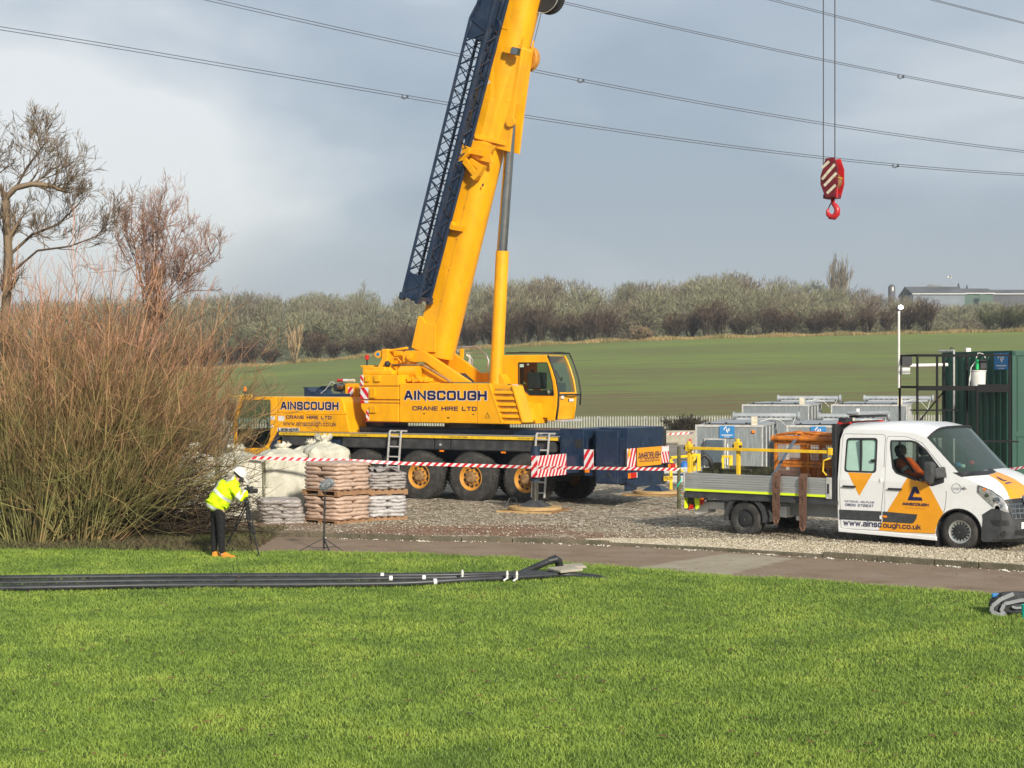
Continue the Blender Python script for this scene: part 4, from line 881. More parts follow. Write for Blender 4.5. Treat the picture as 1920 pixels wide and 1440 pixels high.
# ------------------------------------------------------------------ mobile crane
def plate_holes(mb, outer, holes, t0, t1, tf=None):
    """flat panel in the s-z plane with openings, between depths t0 and t1"""
    loops = [[Vector((p[0], p[1], 0)) for p in l] for l in [outer]+holes]
    tris = geometry.tessellate_polygon(loops); flat = [p for l in loops for p in l]; n = len(flat)
    tf = tf or (lambda z: 0.0)
    vs = [(p.x, t0+tf(p.y), p.y) for p in flat]+[(p.x, t1+tf(p.y), p.y) for p in flat]
    fs = [tuple(t) for t in tris]+[tuple(i+n for i in reversed(t)) for t in tris]; o = 0
    for l in loops:
        k = len(l)
        for i in range(k): fs.append((o+i, o+(i+1) % k, o+(i+1) % k+n, o+i+n))
        o += k
    mb.add(vs, fs)
def fillet(pts, r, n=4):
    out = []; k = len(pts)
    for i in range(k):
        p = Vector(pts[i]).to_2d() if len(pts[i]) > 2 else Vector(pts[i]); a = Vector(pts[i-1]); b = Vector(pts[(i+1) % k])
        da = (a-p); db = (b-p); rr = min(r, da.length*.45, db.length*.45); p0 = p+da.normalized()*rr; p1 = p+db.normalized()*rr
        for j in range(n+1):
            t = j/n; q = p0*(1-t)**2+p*2*t*(1-t)+p1*t*t; out.append((q.x, q.y))
    return out
CF = Frame((-1.0628, 40.3587), 31)
za = lambda x, y: (640+x/3.84, 620+y/3.84)
zb = lambda x, y: (420+x/6, 700+y/6)
zc = lambda x, y: (960+x/5.333, 780+y/5.333)
zd = lambda x, y: (1170+x/16, 820+y/16)
ze_ = lambda x, y: (930+x/9, 640+y/9)
zf = lambda x, y: (700+x/7.385, 600+y/7.385)
def cs(pts, t, z=None): return [(lambda v: (v.x, v.z))(CF.at(*(z(*p) if z else p), t)) for p in pts]
crane = empty('mobile_crane', (CF.O[0], CF.O[1], 0), CF.rot, 'huge yellow and navy mobile crane with raised telescopic boom parked on the gravel', 'crane')
def wheel(s, t, r, w, rimr, parent, big=True, flip=1, rimm='rim', hubm='hub', name='wheel'):
    e = bpy.data.objects.new(name, None); C.objects.link(e); e.parent = parent; e.location = (s, t, r); ax = (0, 1*flip, 0)
    # axis runs from outer face inward
    m = MB(); R1 = r
    prof = [(.06*w, rimr*.98), (.0, rimr*1.05), (-.02*w, rimr+(R1-rimr)*.35), (.0, rimr+(R1-rimr)*.7), (.05*w, R1*.955), (.12*w, R1*.985), (.16*w, R1), (.84*w, R1), (.88*w, R1*.985), (.95*w, R1*.955), (1.0*w, rimr+(R1-rimr)*.5), (.95*w, rimr)]
    m.lathe((0, 0, 0), ax, prof, 56)
    nb = 44 if big else 52          # tread blocks
    for k in range(nb):
        a = 2*math.pi*k/nb
        for (y0, y1, o_) in ((.08, .36, 0), (.40, .62, .5), (.66, .94, 0)):
            aa = a+o_*2*math.pi/nb; q = Matrix.Rotation(aa, 3, 'Y'); hh = .014 if big else .006
            c0 = q @ Vector((0, 0, R1+hh*.4)); m.obox((c0.x, flip*(y0+y1)/2*w, c0.z), (2*math.pi*R1/nb*.62, (y1-y0)*w, hh), q.to_quaternion())
    m.build('tyre', 'rub', e, smooth='auto')
    m = MB()
    if big:
        m.lathe((0, 0, 0), ax, [(.02*w, rimr*1.03), (.0, rimr*.99), (.04*w, rimr*.93), (.16*w, rimr*.88), (.20*w, rimr*.80), (.17*w, rimr*.52), (.11*w, rimr*.48), (.11*w, 0)], 48)
        m.build('rim', rimm, e, smooth='auto')
        m = MB(); m.lathe((0, 0, 0), ax, [(.11*w, rimr*.44), (-.02*w, rimr*.40), (-.06*w, rimr*.33), (-.06*w, 0)], 24)
        for k in range(10):
            a = 2*math.pi*k/10+.1; m.cyl((rimr*.52*math.cos(a), flip*.14*w, rimr*.52*math.sin(a)), (rimr*.52*math.cos(a), flip*.05*w, rimr*.52*math.sin(a)), .022, n=6)
        m.build('hub', hubm, e, smooth='auto')
        m = MB()
        for k in range(10):
            a = 2*math.pi*(k+.5)/10; c0 = Vector((rimr*.70*math.cos(a), 0, rimr*.70*math.sin(a)))
            q = Matrix.Rotation(-a, 3, 'Y'); pts = [c0+q @ Vector((.026*math.cos(b)*1.0, 0, .055*math.sin(b))) for b in np.linspace(0, 6.28, 9)[:-1]]
            m.poly([(p.x, flip*.172*w, p.z) for p in pts])
        m.build('hand_hole', 'black', e)
    return e
for s in (-3.31, -1.55, .03, 1.64):
    wheel(s, -0.02, .64, .42, .325, crane); wheel(s, 2.62, .64, .42, .325, crane, flip=-1)
# chassis, deck and side panels
m = MB(); m.box(-7.2, 4.2, .8, 1.8, .75, 1.62); m.box(-3.9, 3.4, .45, 2.15, 1.62, 1.86); m.build('chassis', 'navy', crane, bevel=.02)
m = MB()
for s in (-3.31, -1.55, .03, 1.64): m.cyl((s, .3, .64), (s, 2.3, .64), .11); m.box(s-.12, s+.12, .45, .8, .5, .95); m.box(s-.12, s+.12, 1.8, 2.15, .5, .95)
m.build('axle', 'dgrey', crane)
m = MB(); m.box(-6.15, 2.58, .0, 2.6, 1.60, 1.70); m.build('deck', 'dgrey', crane, bevel=.01)
m = MB(); m.box(-6.15, 2.55, -.012, -.001, 1.615, 1.692); m.build('warning_strip', 'yel2', crane)
m = MB(); m.box(-6.15, 2.58, .01, .35, 1.703, 1.72); m.build('tread_plate', 'alu', crane)
for s in (-6.05, -3.75, -.62, 1.42): text('CAUTION KEEP CLEAR', (s, -.013, 1.634), (1, 0, 0), (0, 0, 1), .55, .038, 'black', crane, .02)
for (a, b, f) in ((-6.1, -4.9, 0), (-4.05, -1.12, 1), (-1.10, -.62, 0), (-.60, 2.45, 1)):
    m = MB(); m.prism([(a, 1.34), (a+.03, 1.60), (b, 1.60), (b, 1.34)], .03, .30); m.build('side_panel', 'dgrey', crane, bevel=.012)
m = MB(); m.box(-4.05, 2.45, .02, .06, 1.325, 1.345); m.build('fender_edge', 'black', crane)
for s in (-5.0, -.86, .98):
    m = MB(); m.box(s-.06, s+.06, -.01, .04, 1.27, 1.315); m.build('side_marker_lamp', 'lens_o', crane, bevel=.008)
for s in (-4.45, -.9):
    m = MB(); m.cyl((s, .03, 1.45), (s, .0, 1.45), .03, n=12); m.build('filler_cap', 'lalu', crane)
m = MB(); m.box(-4.9, -4.1, .12, .6, .95, 1.58); m.box(-6.3, -5.6, .2, .7, .9, 1.45); m.build('tool_box', 'navy', crane, bevel=.02)
m = MB(); m.box(1.9, 2.5, .5, 2.1, .7, 1.3); m.build('mudguard_flap', 'black', crane)
for s0 in (-2.43, 1.98):
    m = MB(); lean = -.06
    for x in (s0, s0+.36):
        m.beam((x-.02 if s0 < 0 else x-.05, -.22, .22), (x, -.06, 1.77), .035, .05)
    for k in range(6): z = .34+k*.26; f = (z-.22)/1.55; xo = (-.02 if s0 < 0 else -.05)*(1-f); m.beam((s0+xo, -.22+.16*f, z), (s0+xo+.36, -.22+.16*f, z), .03, .035)
    m.beam((s0, -.06, 1.77), (s0, .2, 1.77), .03, .035); m.beam((s0+.36, -.06, 1.77), (s0+.36, .2, 1.77), .03, .035); m.beam((s0-.03, .0, 1.79), (s0+.5, .0, 1.79), .06, .03)
    m.build('ladder', 'lalu', crane, bevel=.005)
# road cab at the left end
outer = cs([(175, 262), (590, 262), (596, 655), (560, 720), (478, 862), (470, 1010), (130, 1010), (108, 900), (105, 640), (112, 500)], 0, zb)
hole = cs([(205, 300), (520, 298), (520, 700), (495, 780), (440, 840), (150, 840), (138, 700), (146, 520)], 0, zb)
cab = MB(); plate_holes(cab, outer, [fillet(hole, .05)], 0, .05); plate_holes(cab, outer, [fillet(hole, .05)], 2.53, 2.58)
sx0 = outer[0][0]; sx1 = outer[1][0]
cab.box(sx0, sx1+.3, .05, 2.53, outer[0][1]-.05, outer[0][1]-.002)
cab.box(-6.30, -6.24, .05, 2.53, 1.2, 2.58); cab.box(outer[8][0]+.0, outer[8][0]+.05, .05, 2.53, .9, 1.75)
road_cab = cab.build('driver_cab', 'yel', crane, bevel=.015)
m = MB(); m.box(-7.3, -6.4, .2, 2.4, 1.0, 1.25); m.box(-6.75, -6.4, .45, .95, 1.25, 2.05); m.box(-6.75, -6.4, 1.65, 2.15, 1.25, 2.05); m.box(-7.6, -7.3, .15, 2.45, 1.2, 1.72); m.build('cab_interior', 'int', road_cab, bevel=.04)
m = MB(); m.tube([(-7.28, .7+.2*math.cos(a), 1.85+.2*math.sin(a)) for a in np.linspace(0, 6.28, 17)], .015, 6, False); m.build('steering_wheel', 'black', road_cab)
m = MB(); m.poly([(p[0], .025, p[1]) for p in hole]); m.build('side_window', 'glassc', road_cab)
m = MB(); m.poly([(p[0], 2.55, p[1]) for p in hole]); m.build('side_window', 'glassc', road_cab)
m = MB(); a, b = outer[0], outer[9]; m.poly([(a[0], .08, a[1]-.06), (a[0], 2.5, a[1]-.06), (b[0]-.03, 2.5, b[1]-.2), (b[0]-.03, .08, b[1]-.2)]); m.build('windscreen', 'glassc', road_cab)
m = MB(); p = CF.at(*zb(238, 175), .9); m.cyl((p.x, .9, p.z-.24), (p.x, .9, p.z-.10), .02); m.cyl((p.x, .9, p.z-.12), (p.x, .9, p.z-.07), .06); m.build('beacon_base', 'black', road_cab)
m = MB(); m.cyl((p.x, .9, p.z-.07), (p.x, .9, p.z+.06), .05, .043); m.build('beacon', 'lens_o', road_cab, bevel=.01)
m = MB(); q = [CF.at(*zb(*a), .3) for a in ((40, 232), (70, 252), (130, 262), (230, 245), (310, 243), (320, 262))]; m.tube(q, .016, 6); m.build('mirror_arm', 'yel2', road_cab)
q = [CF.at(*zb(*a), .1) for a in ((62, 300), (75, 380), (110, 520))]
m = MB(); m.tube([CF.at(*zb(45, 240), .3), CF.at(*zb(60, 320), .25), CF.at(*zb(75, 450), .2)], .012, 6); m.obox(CF.at(*zb(82, 430), .2), (.12, .2, .52), Matrix.Rotation(.25, 3, 'Y').to_quaternion()); m.build('wing_mirror', 'black', road_cab, bevel=.03)
m = MB(); m.prism(cs([(590, 650), (620, 690), (560, 860), (480, 870)], .02, zb), .03, .5); m.build('step_panel', 'navy', crane, bevel=.01)
m = MB(); m.box(-6.62, -6.5, -.01, .1, 1.12, 1.28); m.build('cab_marker_panel', 'yel2', crane, bevel=.01)
m = MB(); m.box(-6.45, -6.3, -.008, .0, 2.02, 2.12); m.box(-6.43, -6.35, -.008, .0, 1.82, 1.88); m.build('cab_sticker', 'wgl', crane)
# engine cover with the firm's name
pn = cs([(590, 262), (1315, 268), (1345, 330), (1418, 668), (600, 656)], 0, zb)
m = MB(); m.prism(pn, 0, 2.58); ec = m.build('engine_cover', 'yel', crane, bevel=.03)
def on(z_, pts, t=0): return [CF.at(*z_(*p), t) for p in pts]
def text_px(body, z_, x0, y0, x1, y1, t, m_, parent, bold=.0, outline=None, off=.004, obold=.045):
    a = CF.at(*z_(x0, y1), t); b = CF.at(*z_(x1, y1), t); c = CF.at(*z_(x0, y0), t)
    return text(body, (a.x, t, a.z), (1, 0, 0), (0, 0, 1), b.x-a.x, c.z-a.z, m_, parent, bold, outline=outline, off=off, obold=obold)
text_px('AINSCOUGH', zb, 635, 305, 1290, 420, 0, 'ink', ec, .092, 'wgl')
text_px('CRANE HIRE LTD', zb, 700, 468, 1210, 515, 0, 'ink', ec, .068)
text_px('www.ainscough.co.uk', zb, 665, 535, 1262, 600, 0, 'ink', ec, .035)
a = on(zb, [(602, 612), (848, 612), (848, 655), (602, 652)]); m = MB(); m.poly([(p.x, -.003, p.z) for p in a]); m.build('badge_plate', 'wgl', ec)
text_px('LIEBHERR', zb, 610, 616, 842, 650, -.004, 'black', ec, .10)
m = MB(); a = on(zb, [(610, 480), (680, 480), (680, 535), (610, 535)]); m.poly([(p.x, -.003, p.z) for p in a]); m.build('sticker', 'wgl', ec)
m = MB(); a = cs([(605, 425), (905, 425), (930, 448), (1385, 448), (1387, 462), (922, 462), (898, 437), (605, 437)], 0, zb); m.prism(a, -.012, .0); m.build('pressed_rib', 'yel', ec, bevel=.004)
m = MB(); m.box(pn[0][0]+.1, pn[1][0]-.1, .1, 2.45, 2.64, 2.66); m.build('cover_lid', 'concrete', crane)
m = MB(); m.box(-5.3, -4.2, .5, 2.1, 2.645, 2.74); m.build('air_intake', 'navy', crane, bevel=.02)
# boom rest
zg = lambda x, y: (560+x/13.09, 690+y/13.09)
m = MB(); bx = cs([(75, 465), (180, 465), (290, 575), (400, 578), (480, 470), (565, 440), (500, 530), (560, 640), (560, 705), (130, 710), (130, 500)], 1.0, zg); m.prism(bx, 1.0, 1.55); m.build('boom_rest', 'navy', crane, bevel=.015)
# exhaust stack with heat shield and warning plate
p = CF.at(*zg(1110, 360), .75); sx = p.x
m = MB(); m.cyl((sx, .75, 1.7), (sx, .75, p.z), .10, n=28); m.build('exhaust_stack', 'chrome', crane, smooth='auto')
m = MB(); q = CF.at(*zg(985, 480), .6); m.cyl((q.x-.05, .52, q.z), (q.x+.1, .85, q.z), .115, n=24); m.build('exhaust_outlet', 'chrome', crane, smooth='auto')
m = MB(); m.cyl((q.x-.058, .50, q.z), (q.x-.05, .52, q.z), .09, n=24); m.build('outlet_mouth', 'black', crane)
m = MB(); m.box(sx+.14, sx+.42, .62, .9, 1.72, p.z-.02); m.build('heat_shield', 'yel', crane, bevel=.01)
stripes((sx+.24, .615, 1.78), (1, 0, 0), (0, 0, 1), .17, p.z-1.9, 5, .9, crane)
m = MB(); q = CF.at(*zg(1420, 500), .9); m.sphere((q.x, .95, q.z), .13, sc=(.8, 1, 1)); m.build('work_lamp', 'plastw', crane, smooth=True)
for (x0, x1, mt) in ((1105, 1215, 'plastw'), (1230, 1370, 'cream'), (960, 1090, 'red')):
    a = CF.at(*zg(x0, 305), .7); b = CF.at(*zg(x1, 305), .7); m = MB(); m.cyl((a.x, .7, a.z), (b.x, .7, b.z), .04, n=12); m.build('air_canister', mt, crane)
m = MB(); m.tube([CF.at(*zg(*k), .9) for k in ((545, 625), (650, 540), (730, 440), (790, 345), (830, 340), (900, 390), (940, 420))], .014, 6); m.build('hose', 'lalu', crane)
m = MB(); a = cs([(1400, 640), (1510, 640), (1510, 750), (1475, 760), (1500, 1000), (1560, 1300), (1640, 1440), (1500, 1500), (1430, 1100), (1410, 760)], .9, zg); m.prism(a, .9, 1.05); m.prism(a, 1.6, 1.75)
m.box(-3.85, -3.2, .8, 1.9, 1.86, 2.0); m.build('counterweight_support', 'navy', crane, bevel=.015)
# counterweight stack
cw = bpy.data.objects.new('counterweight', None); C.objects.link(cw); cw.parent = crane
sl = CF.at(*za(140, 450), 0).x; sr = CF.at(*za(418, 450), 0).x; sl2 = CF.at(*za(178, 600), 0).x
lay = [(318, 398), (402, 496), (502, 520), (524, 655)]
zt_ = lambda y: CF.at(*za(300, y), 0).z
for i, (y0, y1) in enumerate(lay):
    z1, z0 = zt_(y0), zt_(y1)
    m = MB()
    if i == 3: m.prism([(sl, z1), (sl, z1-.12), (sl2, z1-.32), (sl2, z0), (sr-.02, z0), (sr-.02, z1)], .0, 2.6)
    else: m.box(sl, sr-.02, 0, 2.6, z0, z1)
    m.build('weight_slab', 'yel', cw, bevel=.02)
    m = MB(); m.box(sl+.02, sr-.04, .02, 2.58, z0-.025, z0+.0); m.build('slab_gap', 'redd', cw)
for (x0, y0, x1, y1) in ((176, 322, 205, 368), (240, 322, 285, 368), (208, 412, 250, 485), (208, 540, 255, 592)):
    a = CF.at(*za(x0, y0), 0); b = CF.at(*za(x1, y1), 0); m = MB(); m.prism(fillet([(a.x, a.z), (b.x, a.z), (b.x, b.z), (a.x, b.z)], .04), -.05, .0); m.build('lifting_lug', 'yel', cw, bevel=.012)
for (x0, y0, x1, y1) in ((138, 320, 160, 395), (138, 410, 195, 492), (138, 503, 195, 520), (178, 572, 200, 645)):
    a = CF.at(*za(x0, y1), 0); b = CF.at(*za(x1, y0), 0); w = b.x-a.x; h = b.z-a.z
    stripes((a.x, -.004, a.z), (1, 0, 0), (0, 0, 1), w, h, max(1, round(h/.16)), -.85, cw, thick=.003)
m = MB(); m.box(sl+.02, sr-.3, .1, 2.5, zt_(318), zt_(318)+.12); m.box(-3.2, -2.8, .25, .7, 3.2, 3.45); m.build('top_slab', 'yel', cw, bevel=.03)
# slewing ring and upper frame
m = MB(); m.cyl((-.6, 1.3, 1.86), (-.6, 1.3, 2.05), .85, n=40); m.build('slewing_ring', 'dgrey', crane, smooth='auto')
m = MB(); m.box(-2.9, 1.1, .55, 2.05, 1.98, 2.5); m.box(-3.6, -2.3, .5, 2.1, 2.3, 3.1); m.build('upper_frame', 'yel', crane, bevel=.02)
# machinery housing
a = cs([(418, 378), (978, 380), (978, 668), (420, 658)], 0, za)
m = MB(); m.prism(a, .0, .52); hs = m.build('machinery_housing', 'yel', crane, bevel=.018)
pl = cs([(980, 381), (1062, 381), (1160, 672), (980, 668)], 0, za); m = MB(); m.prism(pl, .0, .52); m.build('housing_end', 'yel', hs, bevel=.015)
m = MB(); m.prism(cs([(1062, 381), (1232, 396), (1308, 662), (1160, 672)], 0, za), .05, .52); m.build('louvre_back', 'yel', hs, bevel=.01)
for k in range(6):
    y = 432+k*43; xl = 1090+k*14; xr = 1238+k*11.5
    a = CF.at(*za(xl+8, y), .0); b = CF.at(*za(xr-6, y), .0); c_ = CF.at(*za(xl, y+20), 0)
    m = MB(); m.prism([(.052, a.z), (-.01, a.z-.05), (-.01, c_.z-.01), (.052, c_.z-.01)], a.x, b.x, axis=0); m.build('louvre', 'yel', hs)
    m = MB(); m.box(a.x, b.x, .045, .049, a.z-.002, a.z+.055); m.build('louvre_slot', 'rim', hs)
for xe in ((1062, 381, 1160, 672), (1232, 396, 1308, 662)):
    a = CF.at(*za(xe[0], xe[1]), 0); b = CF.at(*za(xe[2], xe[3]), 0); m = MB(); m.beam((a.x, .02, a.z), (b.x, .02, b.z), .06, .06); m.build('louvre_frame', 'yel', hs, bevel=.01)
text_px('AINSCOUGH', za, 450, 422, 1048, 508, 0, 'ink', hs, .092, 'wgl')
text_px('CRANE HIRE LTD', za, 512, 540, 975, 577, 0, 'ink', hs, .068)
for x in (569, 977):
    a = CF.at(*za(x, 385), 0); m = MB(); m.box(a.x-.004, a.x+.004, -.002, .0, 2.02, 2.99); m.build('panel_seam', 'rim', hs)
for (x, y, w) in ((596, 597, .05), (950, 603, .05), (770, 627, .07)):
    a = CF.at(*za(x, y), 0); m = MB(); m.box(a.x-w/2, a.x+w/2, -.008, .0, a.z-w*.22, a.z+w*.22); m.build('latch', 'black', hs)
a = on(za, [(1052, 590), (1035, 628), (1068, 628)]); m = MB()
for i in range(3): m.beam(a[i]+Vector((0, -.004, 0)), a[(i+1) % 3]+Vector((0, -.004, 0)), .008, .008)
m.build('warning_triangle', 'black', hs)
m = MB(); m.prism([(-2.17, 2.0), (-2.17, 3.0), (.2, 3.0), (.2, 2.0)], 2.08, 2.6); m.build('machinery_housing', 'yel', crane, bevel=.018)
# side frames carrying the boom foot: near and far
fr = [(408, 425), (690, 425), (760, 470), (1350, 862), (1090, 862), (720, 585), (408, 585)]
m = MB(); q = cs(fr, .62, zf); m.prism(q, .60, .72); 
lo = cs([(408, 585), (408, 862), (1090, 862), (720, 640), (600, 630)], .66, zf); m.prism(lo, .66, .70)
m.build('side_frame', 'yel', crane, bevel=.015)
m = MB(); a = CF.at(*zf(520, 510), .6); m.cyl((a.x, .58, a.z), (a.x, .5, a.z), .075, n=20); m.cyl((a.x, .55, a.z), (a.x, .56, a.z), .12, n=24); m.cyl((a.x, .72, a.z), (a.x, 1.9, a.z), .1, n=20); m.build('boom_pivot_pin', 'yel', crane, smooth='auto')
m = MB(); m.tube([CF.at(*zf(*k), .52) for k in ((262, 628), (680, 622), (720, 640), (1080, 858))], .035, 10); m.build('hydraulic_pipe', 'hub', crane, smooth=True)
m = MB(); q = cs([(1060, 380), (1130, 470), (1500, 740), (1590, 720), (1590, 862), (800, 862), (700, 600), (900, 500)], 1.92, zf); m.prism(q, 1.9, 2.0); m.build('side_frame', 'yel', crane, bevel=.015)
m = MB(); m.poly([CF.at(*zf(*k), 1.885) for k in ((1190, 738), (1270, 735), (1400, 850), (1380, 862), (1300, 862))]); m.build('frame_opening', 'dgrey', crane)
# winch and gear left of the boom foot
m = MB(); m.prism(cs([(70, 660), (100, 600), (128, 540), (128, 400), (212, 400), (212, 600), (330, 860), (70, 860)], .5, zf), .45, .75); m.build('winch_frame', 'yel', crane, bevel=.02)
m = MB(); m.prism(cs([(215, 430), (408, 430), (408, 862), (240, 862)], .9, zf), .85, 1.6); m.build('winch_housing', 'yel', crane, bevel=.02)
m = MB(); a = CF.at(*zf(405, 720), .5); b = CF.at(*zf(640, 720), .5); m.cyl((a.x, .45, a.z), (b.x, .45, b.z), .16, n=24); m.cyl((a.x-.15, .45, a.z+.02), (a.x, .45, a.z+.02), .06, n=12); m.build('hydraulic_motor', 'yel', crane, smooth='auto')
m = MB(); rr_ = random.Random(4)
for k in range(9):
    a = CF.at(*zf(430+k*42, 810+rr_.uniform(-20, 30)), .35); m.obox(a, (rr_.uniform(.1, .22), .15, rr_.uniform(.04, .12)), Matrix.Rotation(rr_.uniform(-.3, .3), 3, 'Y').to_quaternion())
m.build('valve_block', 'yel', crane, bevel=.012)
m = MB(); m.tube([CF.at(*zf(*k), .40) for k in ((225, 580), (260, 530), (330, 520), (390, 590))], .018, 6); m.tube([CF.at(*zf(*k), .40) for k in ((200, 680), (235, 760), (232, 860))], .022, 6); m.tube([CF.at(*zf(*k), .55) for k in ((545, 330), (600, 345), (660, 400))], .014, 6); m.build('hose', 'yel', crane)
m = MB(); a = CF.at(*zf(65, 475), .5); m.prism([(a.x+.16*math.cos(k)*(.8), a.z+.10*math.sin(k)) for k in np.linspace(0, 6.28, 15)[:-1]], .5, .62); m.beam((a.x, .56, a.z+.05), (a.x+.9, .56, a.z+.16), .1, .06); m.build('rope_guide', 'yel', crane, bevel=.01)
m = MB(); m.cyl((a.x, .49, a.z), (a.x, .5, a.z), .05, n=16); m.build('pin_end', 'bluesign', crane)
m = MB(); a = CF.at(*zf(197, 610), .4); m.sphere((a.x, .40, a.z), .085); m.build('camera_housing', 'black', crane, smooth=True)
m = MB(); a = CF.at(*za(185, 195), .9); m.cyl((a.x, .9, a.z-.2), (a.x, .9, a.z-.04), .022); m.build('beacon_base', 'black', crane)
m = MB(); m.cyl((a.x, .9, a.z-.05), (a.x, .9, a.z+.08), .055, .045); m.build('beacon', 'lens_r', crane, bevel=.01)
m = MB(); a = CF.at(*za(185, 250), .8); m.box(a.x-.15, a.x+.25, .7, 1.0, a.z-.05, a.z+.0); m.box(a.x, a.x+.4, .6, 1.1, 3.2, a.z-.05); m.build('beacon_bracket', 'yel', crane, bevel=.01)
# guard rail behind the boom
m = MB(); m.tube([CF.at(*zf(*k), 2.2) for k in ((1130, 385), (1400, 372), (1450, 390), (1560, 480), (1595, 560), (1580, 690))], .025, 8)
m.tube([CF.at(*zf(*k), 2.2) for k in ((1130, 460), (1500, 455))], .014, 6); m.tube([CF.at(*zf(*k), 2.2) for k in ((1150, 400), (1200, 480), (1200, 560))], .014, 6); m.tube([CF.at(*zf(*k), 2.2) for k in ((1350, 520), (1585, 522))], .012, 6); m.build('guard_rail', 'lalu', crane, smooth=True)
m = MB(); m.tube([CF.at(*zf(*k), 2.15) for k in ((1290, 480), (1340, 530), (1320, 590), (1370, 620), (1375, 560), (1330, 480), (1345, 600))], .025, 6); m.build('coiled_rope', 'plastw', crane)
m = MB(); m.beam(CF.at(*zf(1230, 400), 2.1), CF.at(*zf(1225, 530), 2.1), .09, .06); m.build('rail_bracket', 'yel', crane)

# boom
ea = math.atan(.294); E1 = (math.sin(ea), math.cos(ea)); N1 = (math.cos(ea), -math.sin(ea))
def bp(l, nn, t): return Vector((-2.02+E1[0]*l+N1[0]*nn, t, 4.8+E1[1]*l+N1[1]*nn))
boom = bpy.data.objects.new('boom', None); C.objects.link(boom); boom.parent = crane
def section(l0, l1, dep, hw, back=0.0, tc_=1.3, flat=.50, n=12, foot=False):
    prof = [(back, -hw), (back+(dep-back)*flat, -hw)]
    k0 = back+(dep-back)*flat
    for i in range(1, n): a = math.pi*i/n; prof.append((k0+(dep-k0)*math.sin(a)**.8, -hw*math.cos(a)))
    prof += [(k0, hw), (back, hw)]
    m = MB(); m.add([bp(l, p[0], tc_+p[1]) for l in (l0, l1) for p in prof], [tuple(range(len(prof))), tuple(range(2*len(prof)-1, len(prof)-1, -1))]+[(i, i+len(prof), (i+1) % len(prof)+len(prof), (i+1) % len(prof)) for i in range(len(prof))])
    return m
section(-.95, 11.5, .905, .42).build('base_section', 'yel', boom, smooth='auto')
section(11.3, 20.5, .82, .37, .05).build('telescopic_section', 'yel', boom, smooth='auto')
section(20.3, 29.5, .74, .32, .10).build('telescopic_section', 'yel', boom, smooth='auto')
section(29.3, 37.6, .66, .27, .14).build('telescopic_section', 'yel', boom, smooth='auto')
m = MB(); m.add([bp(37.5, 0, 1.0), bp(37.5, .8, 1.0), bp(38.9, 1.35, 1.0), bp(39.2, 0.6, 1.0), bp(38.6, -.1, 1.0)]+[bp(37.5, 0, 1.6), bp(37.5, .8, 1.6), bp(38.9, 1.35, 1.6), bp(39.2, .6, 1.6), bp(38.6, -.1, 1.6)], [(0, 1, 2, 3, 4), (9, 8, 7, 6, 5)]+[(i, i+5, (i+1) % 5+5, (i+1) % 5) for i in range(5)]); m.build('boom_head', 'yel', boom, bevel=.02)
# foot flare, seam, ribs
m = MB(); q = cs([(345, 968), (405, 690), (420, 683), (440, 690), (470, 750), (560, 760), (560, 1010), (440, 1010)], .84, lambda x, y: (700+x/4.8, 450+y/4.8)); m.prism(q, .82, .875); m.prism(q, 1.72, 1.77); m.build('foot_plate', 'yel', boom, bevel=.012)
m = MB()
for l in np.arange(-.3, 5.6, .83): m.cyl(bp(l, .46, .872), bp(l, .46, .86), .022, n=8)
m.add([bp(-.9, .448, .878), bp(5.6, .448, .878), bp(5.6, .462, .878), bp(-.9, .462, .878)], [(0, 1, 2, 3)]); m.build('seam_bolts', 'rim', boom)
# collar carrying the cylinder head
def ring(l0, l1, g0, g1, hw=.45, back=-.03):
    m = MB(); pr = []
    for l, g in ((l0, g0), (l1, g1)):
        pr += [bp(l, back, 1.3-hw), bp(l, .45, 1.3-hw), bp(l, .905+g, 1.3-hw*.55), bp(l, .905+g, 1.3+hw*.55), bp(l, .45, 1.3+hw), bp(l, back, 1.3+hw)]
    m.add(pr, [(0, 1, 2, 3, 4, 5), (11, 10, 9, 8, 7, 6)]+[(i, i+6, (i+1) % 6+6, (i+1) % 6) for i in range(6)]); return m
zh = lambda x, y: (740+x/5.647, y/5.647)
def bt(px, py, t): v = CF.at(px, py, t); return v
m = ring(4.85, 5.9, .06, .16, .45); m.add([bp(5.9, -.02, .85), bp(5.9, .45, .85), bp(5.9, 1.065, 1.05), bp(7.3, .95, 1.06), bp(7.7, .45, .862), bp(7.7, -.02, .862)]+[bp(5.9, -.02, 1.75), bp(5.9, .45, 1.75), bp(5.9, 1.065, 1.55), bp(7.3, .95, 1.54), bp(7.7, .45, 1.738), bp(7.7, -.02, 1.738)], [(0, 1, 2, 3, 4, 5), (11, 10, 9, 8, 7, 6)]+[(i, i+6, (i+1) % 6+6, (i+1) % 6) for i in range(6)])
m.build('collar', 'yel', boom, bevel=.01)
m = MB()
m.add([bp(4.82, .30, .842), bp(4.82, 1.10, 1.05), bp(4.92, 1.10, 1.05), bp(4.92, .30, .842), bp(4.82, .3, .80), bp(4.82, 1.16, 1.0), bp(4.92, 1.16, 1.0), bp(4.92, .3, .80)], [(0, 1, 2, 3), (7, 6, 5, 4), (0, 1, 5, 4), (1, 2, 6, 5), (2, 3, 7, 6)])
for tt_ in (1.02, 1.5): m.add([bp(4.7, .85, tt_), bp(4.7, 1.28, tt_), bp(5.6, 1.14, tt_), bp(7.6, .88, tt_), bp(4.7, .85, tt_+.08), bp(4.7, 1.28, tt_+.08), bp(5.6, 1.14, tt_+.08), bp(7.6, .88, tt_+.08)], [(0, 1, 2, 3), (7, 6, 5, 4), (0, 1, 5, 4), (1, 2, 6, 5), (2, 3, 7, 6)])
m.build('cylinder_bracket', 'yel', boom, bevel=.008)
